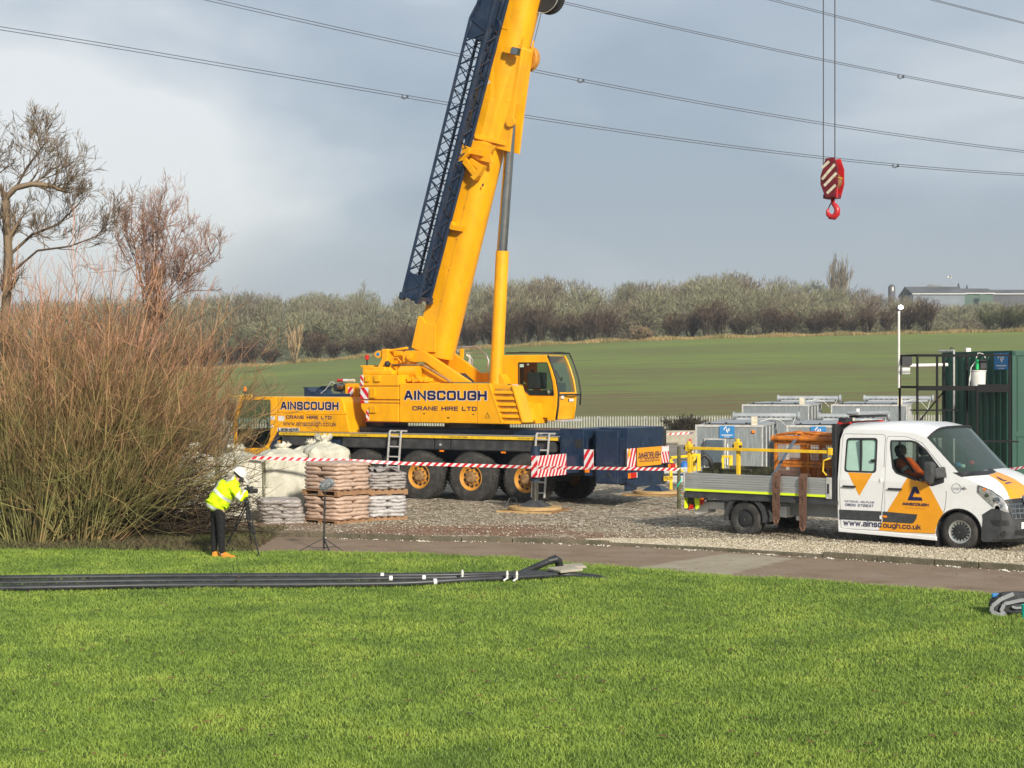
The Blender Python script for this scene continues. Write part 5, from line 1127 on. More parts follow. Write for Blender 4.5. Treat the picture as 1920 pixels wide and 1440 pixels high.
m = MB(); q = bt(*zh(1215, 1290), .9); m.cyl((q.x, .93, q.z), (q.x, 1.02, q.z), .12, n=20); m.build('bracket_eye', 'yel', boom, smooth='auto')
# jib hinge brackets on the boom side
zi = lambda x, y: (740+x/5.647, 230+y/5.647)
def blk(pts, z_, t0, t1, name, mt='yel', bev=.01):
    m = MB(); m.prism(cs(pts, t0, z_), t0, t1); return m.build(name, mt, boom, bevel=bev)
blk([(815, 190), (940, 215), (1075, 245), (1010, 330), (1035, 432), (880, 395), (760, 340), (795, 250)], zi, .78, .875, 'jib_bracket')
blk([(790, 262), (945, 285), (925, 355), (780, 325)], zi, .68, .78, 'jib_bracket')
blk([(715, 230), (790, 262), (780, 325), (720, 400), (685, 410), (650, 390), (700, 330)], zi, .60, .74, 'jib_bracket')
blk([(745, 365), (860, 510), (825, 565), (712, 425)], zi, .62, .72, 'jib_link')
blk([(800, 372), (920, 450), (885, 505), (780, 405)], zi, .66, .76, 'jib_link')
blk([(905, 440), (942, 455), (885, 560), (835, 610), (795, 570), (820, 560), (860, 505)], zi, .60, .78, 'jib_link')
blk([(560, 1085), (600, 1045), (620, 1080), (710, 1095), (690, 1150), (600, 1135), (570, 1120)], zi, .70, .875, 'jib_bracket')
m = MB(); q = cs([(925, 650), (945, 640), (940, 670), (922, 682)], .87, zi); m.prism(q, .872, .876); m.build('paint_chip', 'ink', boom)
# floodlight and side sheave at the top of the frame
m = MB(); q = bt(*zh(1235, 540), .9); m.obox((q.x, .80, q.z), (.20, .16, .17), Matrix.Rotation(.25, 3, 'Y').to_quaternion()); m.build('lamp_bracket', 'yel', boom, bevel=.01)
m = MB(); q = bt(*zh(1290, 548), .8); m.obox((q.x, .76, q.z), (.20, .16, .19), Matrix.Rotation(.25, 3, 'Y').to_quaternion()); m.build('floodlight', 'chrome', boom, bevel=.015)
m = MB(); q = bt(*zh(1405, 570), 1.6); m.obox((q.x, 1.6, q.z), (.18, .2, .2), Matrix.Rotation(.25, 3, 'Y').to_quaternion()); m.build('lamp_bracket', 'yel', boom, bevel=.01)
m = MB(); q = bt(*zh(1415, 625), 1.7); m.lathe((q.x, 1.62, q.z), (.15, 1, 0), [(0, 0), (0, .30), (.03, .32), (.07, .25), (.11, .25), (.15, .32), (.18, .30), (.18, 0)], 32); m.build('rope_sheave', 'rim', boom, smooth='auto')
m = MB(); q = bt(*zh(1610, -30), 1.5); m.lathe((q.x, 1.35, q.z), (.0, 1, 0), [(0, 0), (0, .40), (.03, .41), (.05, .33), (.35, .33), (.37, .41), (.40, .40), (.40, 0)], 36); m.build('hose_drum', 'black', boom, smooth='auto')
m = MB(); m.tube([(q.x+.44*math.cos(a), 1.33, q.z+.44*math.sin(a)) for a in np.linspace(3.3, 6.2, 16)], .012, 6); m.build('drum_guard', 'alu', boom)
m = MB(); m.cyl(bt(*zh(1565, 80), 1.6), bt(*zh(1452, 545), 1.6), .008, n=6); m.build('pendant_rope', 'rope', boom)
m = MB(); m.cyl(bt(*za(490, -85), .9), bt(*za(450, 20), .9), .010, n=6); m.build('loose_rope', 'rope', boom)
# name running up the boom
for (off, mt, bo) in ((.006, 'wgl', .13), (.010, 'ink', .05)):
    v, f = text_mesh('AINSCOUGH', bo); xs_ = [a[0] for a in v]; x0 = 0; L_ = max(a[0] for a in v)
    m = MB(); m.add([bp(4.7+6.2*a[0]/L_, .20-a[1]*.36, .862-off) for a in v], f); m.build('lettering', mt, boom, fix=False)
# hydraulic luffing cylinder
cb = CF.at(929.5, 716, 1.3); cm = CF.at(942, 471, 1.3); ct = CF.at(958.5, 232, 1.3)
m = MB(); m.cyl((cb.x-.02, 1.3, cb.z-.6), cm, .17, n=36); m.cyl(cm+(cb-cm)*.085, cm+(cb-cm)*.09, .174, n=36); lc = m.build('luffing_cylinder', 'yel', crane, smooth='auto')
m = MB(); m.cyl(cm, ct, .125, n=36); m.build('piston_rod', 'chrome', lc, smooth='auto')
m = MB(); m.cyl(cm+Vector((-.16, .0, .0)), ct+Vector((-.14, 0, -.1)), .012, n=6); m.build('hydraulic_line', 'yel', lc)
m = MB(); m.box(-.35, .25, 1.0, 1.6, 2.4, 2.8); m.build('cylinder_foot', 'yel', crane, bevel=.02)

# folded lattice jib beside the boom
jib = bpy.data.objects.new('lattice_jib', None); C.objects.link(jib); jib.parent = crane
A0 = CF.at(756, 548, .2); A1 = CF.at(882, 34, .2); d_ = (A1-A0)
def jp(f, n_, t_): return A0+d_*f+Vector((n_*(.50+.13*max(0, f-.3)), t_*.52, -.12*n_))
ch = [(0, 0), (0, 1), (1, 0), (1, 1)]
m = MB()
for n_, t_ in ch: m.cyl(jp(-.01, n_, t_), jp(1.0, n_, t_), .042 if n_ == 0 else .052, n=10)
m.build('main_tube', 'navy', jib, smooth='auto')
m = MB()
for (f1, k1) in ((1.0, 1.35),):
    m.cyl(jp(1, 0, 0), jp(1.06, .22, 0), .042, n=8); m.cyl(jp(1.06, .22, 0), jp(1.5, .3, 0), .042, n=8); m.cyl(jp(1, 0, 1), jp(1.06, .22, 1), .042, n=8); m.cyl(jp(1.06, .22, 1), jp(1.5, .3, 1), .042, n=8)
    m.cyl(jp(1, 1, 0), jp(1.5, 1, 0), .052, n=8); m.cyl(jp(1, 1, 1), jp(1.5, 1, 1), .052, n=8)
m.build('upper_tube', 'navy', jib, smooth='auto')
m = MB(); NB = 12
faces_ = [((0, 0), (0, 1)), ((1, 0), (1, 1)), ((0, 0), (1, 0)), ((0, 1), (1, 1))]
for i in range(NB):
    f0, f1 = i/NB, (i+1)/NB; fm = (f0+f1)/2
    for a, b in faces_:
        m.cyl(jp(f0, *a), jp(fm, *b), .017, n=6); m.cyl(jp(fm, *b), jp(f1, *a), .017, n=6)
        if a == (0, 0) and b == (0, 1): m.cyl(jp(f0, *b), jp(fm, *a), .013, n=6); m.cyl(jp(fm, *a), jp(f1, *b), .013, n=6)
m.build('lacing', 'navy', jib)
m = MB(); m.add([jp(0, .94, .9), jp(.5, .94, .9), jp(.5, .45, .9), jp(0, .45, .9)], [(0, 1, 2, 3)])
for f0, f1 in ((-.015, .075), (.93, 1.08)):
    for t_ in (0.04, .96): m.add([jp(f0, 0.05, t_), jp(f0, 1, t_), jp(f1, 1, t_), jp(f1, .1, t_)], [(0, 1, 2, 3)])
o = m.build('gusset_plate', 'navy', jib); o.modifiers.new('t', 'SOLIDIFY').thickness = .02
m = MB()
for n_, t_ in ch:
    q = jp(-.012, n_, t_); m.obox(q, (.14, .12, .16), Matrix.Rotation(.25, 3, 'Y').to_quaternion()); m.cyl(q+Vector((0, -.09, -.06)), q+Vector((0, .09, -.06)), .06, n=14)
m.beam(jp(-.01, 0, 0), jp(-.01, 1, 0), .07, .1); m.beam(jp(-.01, 0, 1), jp(-.01, 1, 1), .07, .1); m.beam(jp(-.01, 1, 0), jp(-.01, 1, 1), .1, .1)
m.build('end_lug', 'navy', jib, bevel=.01)
# second jib length folded inside, with winch wheel
m = MB()
for n_, t_ in ((.35, .9), (.82, .45), (.82, .9)): m.cyl(jp(.03, n_, t_), jp(1.4, n_+.05, t_), .05, n=8)
for i in range(10): m.cyl(jp(.05+i*.1, .35, .9), jp(.1+i*.1, .82, .9), .014, n=6); m.cyl(jp(.1+i*.1, .82, .9), jp(.15+i*.1, .35, .9), .014, n=6)
m.build('inner_jib', 'navy', jib, smooth='auto')
m = MB(); q = jp(.99, .75, .3); m.lathe((q.x, .60, q.z), (0, 1, 0), [(0, 0), (0, .2), (.03, .22), (.08, .22), (.10, .2), (.10, .06)], 24); m.build('jib_sheave', 'navy', jib, smooth='auto')

# operator's cab on the far side
oc = bpy.data.objects.new('operator_cab', None); C.objects.link(oc); oc.parent = crane
out_ = cs([(118, 235), (845, 235), (880, 330), (935, 470), (990, 640), (1022, 800), (1030, 920), (1020, 1100), (985, 1335), (870, 1342), (862, 1290), (510, 1285), (440, 1200), (430, 1030), (330, 830), (118, 640)], 1.75, ze_)
win = cs([(383, 360), (862, 360), (905, 500), (950, 690), (975, 910), (570, 905), (383, 742)], 1.75, ze_)
m = MB(); plate_holes(m, out_, [fillet(win, .03)], 1.75, 1.80); plate_holes(m, out_, [fillet(win, .03)], 2.68, 2.73); zt0 = out_[0][1]
m.box(out_[0][0], out_[1][0], 1.80, 2.68, zt0-.05, zt0); m.box(out_[0][0], out_[0][0]+.05, 1.8, 2.68, 2.2, zt0-.05); m.box(out_[12][0], out_[8][0], 1.8, 2.68, out_[8][1]+.02, out_[8][1]+.08)
m.build('cab_shell', 'yel', oc, bevel=.012)
m = MB(); 
for i in range(len(win)): a, b = win[i], win[(i+1) % len(win)]; m.beam((a[0], 1.745, a[1]), (b[0], 1.745, b[1]), .02, .02)
m.build('window_seal', 'black', oc)
m = MB(); m.poly([(p[0], 1.775, p[1]) for p in win]); m.build('side_window', 'glassc', oc)
m = MB(); m.poly([(p[0], 2.70, p[1]) for p in win]); m.build('side_window', 'glassc', oc)
fp = cs([(852, 235), (900, 330), (955, 480), (1008, 660), (1038, 860), (1040, 900), (1030, 1100), (1000, 1320)], 1.75, ze_)
m = MB(); 
for i in range(4): m.add([(fp[i][0], 1.80, fp[i][1]), (fp[i+1][0], 1.80, fp[i+1][1]), (fp[i+1][0], 2.66, fp[i+1][1]), (fp[i][0], 2.66, fp[i][1])], [(0, 1, 2, 3)])
m.build('front_window', 'glassw', oc, smooth=True)
m = MB(); q = fp[4:]+[(p[0]-.05, p[1]) for p in reversed(fp[4:])]; m.prism(q, 1.80, 2.68); m.build('front_panel', 'yel', oc, bevel=.01)
for t_ in (1.79, 2.69):
    m = MB(); m.tube([(p[0]+.012, t_, p[1]) for p in fp], .026, 8); m.build('front_pillar', 'black' if t_ < 2 else 'yel', oc, smooth=True)
m = MB(); m.tube([(p[0]+.09, 2.82, p[1]+.03) for p in fp[:-1]], .022, 8); m.tube([(fp[0][0]+.09, 2.82, zt0+.05), (fp[0][0]+.05, 2.4, zt0+.07), (fp[0][0]-.1, 1.9, zt0+.06), (out_[0][0], 1.9, zt0+.06)], .02, 8); m.tube([(fp[0][0]+.09, 2.82, zt0+.05), (out_[0][0], 2.6, zt0+.09)], .02, 8)
m.tube([(fp[5][0]+.02, 1.80, fp[5][1]), (fp[5][0]+.1, 2.3, fp[5][1]), (fp[5][0]+.09, 2.82, fp[5][1])], .022, 8); m.build('guard_rail', 'black', oc, smooth=True)
m = MB(); m.box(fp[7][0]-.15, fp[7][0]+.2, 1.78, 2.85, fp[7][1]-.06, fp[7][1]-.01); m.build('cab_step', 'lalu', oc, bevel=.008)
m = MB(); m.box(out_[12][0], out_[9][0]-.05, 1.8, 2.6, out_[10][1]-.03, out_[10][1]+.0); m.build('cab_floor', 'black', oc)
m = MB(); q = ze_(700, 600); p = CF.at(*q, 2.2); m.box(p.x-.2, p.x+.15, 2.0, 2.45, p.z-.32, p.z+.12); m.box(p.x-.25, p.x+.45, 2.0, 2.45, p.z-.55, p.z-.35); m.cyl((p.x-.1, 2.2, p.z+.12), (p.x-.2, 2.2, p.z+.18), .03); m.box(p.x+.62, p.x+.70, 1.95, 2.5, p.z-.55, p.z-.15); m.build('seat', 'int', oc, bevel=.05)
m = MB(); p = CF.at(*ze_(425, 640), 2.62); m.box(p.x-.12, p.x+.05, 2.5, 2.66, p.z-.3, p.z+.45); m.build('back_wall_box', 'hub', oc)
for (x, y, w, h) in ((435, 410, .12, .08), (540, 388, .06, .04)):
    p = CF.at(*ze_(x, y), 1.77); m = MB(); m.box(p.x-w/2, p.x+w/2, 1.768, 1.772, p.z-h/2, p.z+h/2); m.build('paper_notice', 'glassp', oc)
p = CF.at(*ze_(925, 860), 1.9); m = MB(); m.sphere((p.x-.04, 1.9, p.z), .07); m.build('cab_fan', 'lalu', oc, smooth=True)
m = MB(); a = Vector((fp[2][0]+.02, 1.86, fp[2][1])); b = Vector((fp[3][0]+.03, 1.97, fp[3][1])); m.beam(a, b, .012, .03); m.beam(b, b+Vector((.0, .05, .07)), .03, .04); m.build('wiper', 'black', oc)
p = CF.ats(*ze_(1110, 945), fp[5][0]+.01); m = MB(); m.box(p.x, p.x+.04, p.y-.06, p.y+.06, p.z-.04, p.z+.04); m.build('front_lamp', 'plastw', oc, bevel=.01)
p = CF.ats(*ze_(1265, 992), fp[5][0]); m = MB(); m.box(p.x-.01, p.x+.012, p.y-.13, p.y+.13, p.z-.035, p.z+.035); m.build('notice_plate', 'wgl', oc)
m = MB(); m.box(p.x, p.x+.014, p.y-.14, p.y-.12, p.z-.035, p.z+.035); m.build('notice_edge', 'black', oc)
# mirror plate and hoses between housing and cab
m = MB(); m.prism(cs([(75, 825), (215, 712), (265, 745), (300, 775), (240, 825), (150, 872)], .3, ze_), .28, .34); m.build('mirror', 'dgrey', crane, bevel=.01)
m = MB(); p = CF.at(*ze_(330, 760), .3); m.box(p.x-.08, p.x+.06, .26, .36, p.z-.05, p.z+.05); m.build('mirror_lamp', 'lalu', crane, bevel=.01)
m = MB(); m.tube([CF.at(*ze_(*k), .9) for k in ((320, 850), (400, 860), (460, 930), (400, 1010), (370, 980), (390, 900))], .05, 8); m.build('hose_loop', 'hub', crane, smooth=True)
m = MB(); m.prism(cs([(400, 1040), (440, 1020), (510, 1300), (570, 1340), (450, 1350)], .8, ze_), .7, 1.3); m.build('cab_mount', 'yel', crane, bevel=.01); m = MB(); m.prism(cs([(90, 560), (110, 545), (175, 660), (190, 760), (60, 760), (90, 690)], 1.3, ze_), 1.2, 1.5); m.build('cab_mount', 'yel', crane, bevel=.01)

# rear boxes and tail
m = MB(); m.box(2.61, 3.26, .0, 2.6, .95, 1.89); m.box(3.26, 3.6, .45, 2.15, .8, 1.86); m.box(2.62, 3.25, .0, 2.6, 1.89, 1.91); m.build('outrigger_housing', 'navy', crane, bevel=.012)
m = MB(); a = CF.at(*zc(630, 235), 0); b = CF.at(*zc(705, 325), 0); m.box(a.x, b.x, -.003, .05, b.z, a.z); m.build('housing_niche', 'black', crane)
m = MB(); m.box(3.58, 4.20, .0, .45, .60, 1.89); m.box(3.6, 4.40, .14, 2.06, .60, 1.95); m.box(4.2, 4.44, .02, .16, .62, 1.70); m.build('rear_locker', 'navy', crane, bevel=.018)
m = MB(); a = CF.at(*zc(850, 470), 0); b = CF.at(*zc(1040, 668), 0); m.prism(fillet([(a.x, a.z), (b.x, a.z), (b.x, b.z), (a.x, b.z)], .06), -.015, .0); m.build('locker_door', 'navy', crane, bevel=.008)
m = MB(); q = CF.at(*zc(970, 585), 0); m.box(q.x-.04, q.x+.04, -.03, -.015, q.z-.04, q.z+.04); m.build('locker_handle', 'black', crane, bevel=.008)
m = MB(); m.tube([(4.402, 1.15+.28*math.cos(a), 1.45+.26*math.sin(a)) for a in np.linspace(.3, 2.8, 14)], .012, 6); m.build('rope_loop', 'navy', crane)
S = 4.46
def rp(z_, x, y, s=S): return CF.ats(*z_(x, y), s)
def rear_plate(x0, y0, x1, y1):   # lower left, upper right
    a = rp(zd, x0, y0); b = rp(zd, x1, y1); return a, b.y-a.y, b.z-a.z
m = MB(); a, w, h = rear_plate(430, 880, 1130, 220); zt1 = rp(zd, 400, 320).z; zb1 = rp(zd, 430, 880).z; ta = rp(zd, 400, 500).y; tb = rp(zd, 1120, 500).y
m.prism(fillet([(ta, zb1), (tb, zb1), (tb, zt1), (ta, zt1)], .03), S-.012, S, axis=0); sg = m.build('name_board', 'orange', crane)
text('AINSCOUGH', (S, ta+.04, zt1-.30*1.0), (0, 1, 0), (0, 0, 1), tb-ta-.08, .20, 'ink', sg, .035)
text('CRANE HIRE LTD', (S, ta+.16, zb1+.22), (0, 1, 0), (0, 0, 1), tb-ta-.32, .075, 'ink', sg, .03)
text('www.ainscough.co.uk', (S, ta+.10, zb1+.08), (0, 1, 0), (0, 0, 1), tb-ta-.2, .085, 'ink', sg, .02)
t0 = rp(zd, 100, 600).y; t1 = rp(zd, 355, 600).y; stripes((S, t0, zb1-.06), (0, 1, 0), (0, 0, 1), t1-t0, zt1-zb1+.06, 4, .45, crane)
t2 = rp(zd, 1125, 500).y; t3 = rp(zd, 1345, 500).y; stripes((S, t2, zb1+.03), (0, 1, 0), (0, 0, 1), t3-t2, zt1-zb1-.03, 4, -.5, crane)
m = MB(); m.box(4.40, S-.012, t0, t3, zb1-.0, zt1); m.build('sign_frame', 'black', crane)
m = MB(); m.box(S-.01, S+.004, t2+.02, t3-.02, zt1-.14, zt1-.02); m.build('small_sign', 'wgl', crane)
m = MB(); m.box(S-.01, S+.004, t0+.05, t0+.16, zt1-.2, zt1-.02); m.build('small_sign', 'yel2', crane)
for (ta_, tb_, zz) in ((t0+.03, t0+.52, zb1-.28), (t3-.05, t3+.42, zb1-.16)):
    m = MB(); m.box(S-.14, S-.005, ta_, tb_, zz, zz+.16); m.box(S-.10, S-.01, ta_, tb_, zz-.28, zz-.02) if ta_ < 1 else None; m.build('tail_lamp_box', 'navy' if ta_ < 1 else 'black', crane, bevel=.01)
    m = MB(); m.box(S-.005, S+.01, ta_+.01, ta_+.13, zz+.02, zz+.15); m.build('indicator_lamp', 'lens_o', crane, bevel=.008)
    m = MB(); m.box(S-.005, S+.01, ta_+.135, tb_-.04, zz+.02, zz+.15); m.build('tail_lamp', 'lens_r', crane, bevel=.008)
    m = MB(); m.box(S-.005, S+.008, tb_-.035, tb_, zz+.02, zz+.15); m.build('reflector', 'wgl', crane)
m = MB(); m.box(S-.14, S-.05, t0+.55, t3-.1, zb1-.50, zb1-.38)
for k in range(4): m.box(S-.14, S-.05, t0+.6+k*.32, t0+.64+k*.32, zb1-.4, zb1)
m.build('rear_bumper_bar', 'navy', crane, bevel=.01)
m = MB(); m.box(4.0, 4.38, t0+.5, t3-.1, .55, zb1); m.build('tail_recess', 'int', crane)
npl = MB(); q0 = (S+.0, t3-.28, zb1-.42); npl.box(S-.01, S, t3-.28, t3+.24, zb1-.42, zb1-.31); o = npl.build('number_plate', 'plate_y', crane); text('PF58 CXW', (S, t3-.25, zb1-.405), (0, 1, 0), (0, 0, 1), .46, .08, 'black', o, .02)
m = MB(); m.box(4.2, 4.36, t3-.12, t3+.08, 1.45, 1.85); m.build('rear_bollard', 'black', crane, bevel=.02)
m = MB(); m.box(3.3, 3.45, -.03, .12, .78, .98); m.build('corner_lamp_box', 'navy', crane, bevel=.01)
m = MB(); m.box(3.31, 3.44, -.045, -.03, .86, .97); m.build('corner_lamp', 'lens_o', crane, bevel=.008)
stripes((3.27, .001, .98), (1, 0, 0), (0, 0, 1), .26, .44, 3, .6, crane)
# outriggers
def outrigger(s, t, sgn, plate=True):
    o = bpy.data.objects.new('outrigger', None); C.objects.link(o); o.parent = crane
    tb_ = 0.0 if sgn < 0 else 2.6
    m = MB(); m.box(s-.15, s+.15, min(t-sgn*.16, tb_), max(t-sgn*.16, tb_), .86, 1.28); m.box(s-.15, s+.12, min(t, t-sgn*.2), max(t, t-sgn*.2), .9, 1.24); m.build('beam', 'navy', o, bevel=.012)
    m = MB(); m.cyl((s, t, .74), (s, t, 1.56), .11, n=28); m.build('jack_sleeve', 'navy', o, smooth='auto')
    m = MB(); m.cyl((s, t, .22), (s, t, .78), .075, n=24); m.build('jack_rod', 'chrome', o, smooth='auto')
    m = MB(); m.add([(s-.34, t-.3, .135), (s+.34, t-.3, .135), (s+.34, t+.3, .135), (s-.34, t+.3, .135), (s-.11, t-.1, .30), (s+.11, t-.1, .30), (s+.11, t+.1, .30), (s-.11, t+.1, .30), (s-.36, t-.32, .11), (s+.36, t-.32, .11), (s+.36, t+.32, .11), (s-.36, t+.32, .11)], [(4, 5, 6, 7), (0, 1, 5, 4), (1, 2, 6, 5), (2, 3, 7, 6), (3, 0, 4, 7), (8, 9, 1, 0), (9, 10, 2, 1), (10, 11, 3, 2), (11, 8, 0, 3), (11, 10, 9, 8)]); m.build('foot_plate', 'dgrey' if sgn < 0 else 'navy', o, bevel=.006)
    if plate:
        if sgn < 0: stripes((s+.165, t-.16, .84), (0, 1, 0), (0, 0, 1), 1.35, .50, 10, .55, o); stripes((s-.01, t-.165, .84), (1, 0, 0), (0, 0, 1), .17, .50, 3, .9, o, thick=.006)
    return o
outrigger(3.0, -1.88, -1); outrigger(3.0, 4.55, 1)
m = MB(); m.tube([(2.45, -2.35, .14), (2.5, -2.2, .34), (2.62, -2.15, .36), (2.68, -2.1, .14)], .014, 6); m.build('pad_handle', 'black', crane)
# timber and steel mats under the feet
def pads(s, t, lab, yaw):
    w = Matrix.Rotation(CF.rot, 3, 'Z') @ Vector((s, t, 0)); x, y = w.x+CF.O[0], w.y+CF.O[1]
    o = empty('spreader_plate', (x, y, .06), yaw, 'square base board on the gravel under the crane foot '+lab, 'board')
    m = MB(); m.box(-.68, .68, -.66, .66, -.03, .025); m.build('board', 'hub', o, bevel=.005)
    m = MB(); m.box(-.68, .68, -.685, -.661, -.03, .028); m.build('edge_strip', 'ply', o)
    m = MB(); m.cyl((0, 0, 0), (0, 0, .07), .62, n=48); p_ = m.build('round_pad', 'ply', None, bevel=.008); p_.location = (x, y, .089)
    tag(p_, 'round pale timber pad under the crane foot '+lab, 'pad')
pads(3.0, -1.88, 'nearest the lane', CF.rot+.12); pads(3.0, 4.55, 'behind the crane tail', CF.rot)

# hook block
hp = P(1560, 345, 36.8)
hb = empty('hook_block', (hp.x, hp.y, hp.z), -.62, 'red hook block with cream diagonal stripes hanging from two thin ropes in the sky', 'crane hook')
zk = lambda x, y: ((x-450)/8/3000*36.8*1.0, (755-y)/8/3000*36.8)
HS = 1.0/math.cos(.62)*.98
prof = [zk(*p) for p in ((345, 380), (470, 372), (520, 540), (520, 760), (470, 965), (345, 970), (275, 760), (275, 640), (300, 560))]
prof = [((x-.0)*1.0, z) for x, z in prof]
cx = sum(p[0] for p in prof)/len(prof); prof = [((x-cx)*1.15, z) for x, z in prof]
for (t0, t1, mt) in ((-.19, -.15, 'redd'), (.15, .19, 'red')):
    m = MB(); m.prism(prof, t0, t1); m.build('side_plate', mt, hb, bevel=.01)
m = MB(); m.box(.17, .20, -.18, -.12, -.35, .1); m.box(.08, .14, -.18, -.12, .1, .41); m.build('edge_plate', 'red', hb)
m = MB()
def band(a, b):  # a cream diagonal band on the near cheek
    pts = [zk(*p) for p in (a, b)]; q0, q1 = [Vector(((x-cx)*1.15, -.193, z)) for x, z in pts]; d = (q1-q0).normalized(); nn = Vector((-d.z, 0, d.x))*.032
    m.poly([q0-nn, q1-nn, q1+nn, q0+nn])
for a, b in (((300, 520), (400, 430)), ((300, 690), (480, 480)), ((330, 790), (505, 610)), ((370, 905), (490, 790))): band(a, b)
m.build('stripe', 'cream', hb)
m = MB(); m.cyl((0, -.14, .06), (0, .14, .06), .185, n=32)
for t_ in (-.09, -.03, .03, .09): m.lathe((0, t_-.02, .06), (0, 1, 0), [(0, .2), (.02, .17), (.04, .2)], 32)
m.build('sheave', 'hub', hb, smooth='auto')
m = MB(); m.box(-.16, .16, -.15, .15, -.34, -.24); m.box(-.1, .1, -.15, .15, .38, .41); m.cyl((-.05, -.26, .1), (-.05, .26, .1), .022, n=10); m.build('cross_piece', 'redd', hb, bevel=.015)
m = MB(); m.box(.15, .2, -.19, .19, .12, .135); m.build('yellow_tie', 'yel2', hb)
m = MB(); hk = [(0, -.34), (0, -.44), (.06, -.50), (.11, -.59), (.10, -.69), (.03, -.76), (-.06, -.75), (-.125, -.68), (-.13, -.60), (-.10, -.55)]
m.tube([(x+.02, 0, z) for x, z in hk], [.05, .05, .06, .07, .075, .075, .065, .05, .035, .015], 12); m.build('hook', 'red', hb, smooth=True)
m = MB(); m.tube([(-.09, 0, -.56), (-.04, 0, -.46), (.0, 0, -.42)], .014, 8); m.build('safety_latch', 'black', hb)
m = MB(); top = 43.0-hp.z
for x in (-.205, .08):
    for dy in (-.02,): m.cyl((x, dy, .25), (x, dy, top-0.0), .0125, n=6)
m.build('hoist_rope', 'rope', hb)

# ------------------------------------------------------------------ pick-up van
VF = Frame((4.568, 31.3589), 37.8)
van = empty('dropside_van', (VF.O[0], VF.O[1], 0), VF.rot, 'white and orange double cab dropside van carrying an orange steel cage', 'van')
ya = lambda x, y: (1540+x/5.053, 780+y/5.053)
yb = lambda x, y: (1260+x/5.647, 780+y/5.647)
yc = lambda x, y: (1720+x/9.6, 860+y/9.6)
W = 2.07
def stt(z): return .11*max(0, z-1.2)
# outlines: near-side edge and centre line, same number of points, going round from rear bottom
Eo = [(2.0, .25), (1.985, .7), (1.985, 1.2), (2.0, 1.95), (2.05, 2.10), (2.15, 2.145), (2.93, 2.145), (3.45, 2.10), (3.72, 2.02), (4.42, 1.335), (4.60, 1.27), (4.78, 1.20), (4.95, 1.08), (5.06, .93), (5.12, .78), (5.14, .62), (5.13, .42), (5.05, .26), (4.90, .20), (4.80, .20)]
Co = [(1.98, .25), (1.97, .7), (1.97, 1.2), (1.98, 2.0), (2.02, 2.20), (2.12, 2.27), (2.93, 2.30), (3.50, 2.29), (3.88, 2.21), (4.62, 1.44), (4.85, 1.37), (5.05, 1.27), (5.22, 1.14), (5.34, .99), (5.40, .80), (5.44, .62), (5.44, .42), (5.40, .27), (5.25, .20), (4.80, .20)]
ar = [(4.36+.425*math.cos(a), .345+.415*math.sin(a)) for a in np.linspace(-.25, math.pi+.3, 15)]
Eo += ar+[(3.93, .19), (3.6, .215)]; Co += ar+[(3.93, .19), (3.6, .215)]
tl = [0, .03, .08, .18, .34, .6, W/2]; fl = [0, .28, .5, .74, .9, .98, 1]
tl = tl+[W-t for t in tl[-2::-1]]; fl = fl+fl[-2::-1]
def surf(i, k):
    (a, b), (c, d) = Eo[i], Co[i]; f = fl[k]; s, z = a+(c-a)*f, b+(d-b)*f; t = tl[k]
    sh_ = stt(z)*(1-min(1, abs(t-W/2)/(W/2))*0-(0)) 
    sg = 1 if t < W/2 else -1; edge = max(0, 1-min(t, W-t)/.4)
    return (s, t+sg*stt(z)*edge, z)
NP = len(Eo)
def loft(rows, ks=None):
    m = MB(); vi = {}
    def v(i, k):
        i %= NP
        if (i, k) not in vi: vi[(i, k)] = len(m.v); m.v.append(surf(i, k))
        return vi[(i, k)]
    for i in rows:
        for k in (ks or range(len(tl)-1)): m.f.append((v(i, k), v(i, k+1), v(i+1, k+1), v(i+1, k))); m.m.append(0)
    return m
WS = 8                      # windscreen row: between points 8 and 9
nk = len(tl)-1
bodyrows = [i for i in range(NP) if i not in (WS,) and not (14 <= i <= 18) and i < 19]
def win_px(pts, t=0.0): return [(lambda v: (v.x, v.z))(VF.at(*ya(*p), .06)) for p in pts]
w1 = fillet(win_px([(240, 212), (527, 212), (527, 535), (232, 525)]), .07, 5)
w2 = fillet(win_px([(655, 232), (850, 235), (905, 250), (990, 320), (1075, 425), (1168, 540), (1168, 628), (1055, 662), (860, 590), (720, 540), (685, 490), (655, 300)]), .03, 3)
side_lo = [p for p in Eo]
# near and far flanks with openings
def tfn(sg): return (lambda z: sg*stt(z))
m = loft(bodyrows)
def bend(vs, fs, t0, sg, off=0.0):
    bm = bmesh.new(); vv = [bm.verts.new((p[0], 0, p[2])) for p in vs]
    for f in fs:
        try: bm.faces.new([vv[i] for i in f])
        except ValueError: pass
    if any(p[2] < 1.199 for p in vs) and any(p[2] > 1.201 for p in vs):
        bmesh.ops.bisect_plane(bm, geom=bm.verts[:]+bm.edges[:]+bm.faces[:], plane_co=(0, 0, 1.2), plane_no=(0, 0, 1))
    bm.verts.index_update(); V_ = [(v.co.x, t0+sg*(stt(v.co.z)+off), v.co.z) for v in bm.verts]; F_ = [tuple(v.index for v in f.verts) for f in bm.faces]; bm.free()
    return V_, F_
def flank(mb, t0, sg):
    out = [Eo[i] for i in range(len(Eo)) if not (14 <= i <= 18)]; zb_ = Eo[14]
    loops = [[Vector((p[0], p[1], 0)) for p in l] for l in [out, w1, w2]]
    tr = geometry.tessellate_polygon(loops); flat = [p for l in loops for p in l]
    mb.add(*bend([(p.x, 0, p.y) for p in flat], [tuple(t) for t in tr], t0, sg))
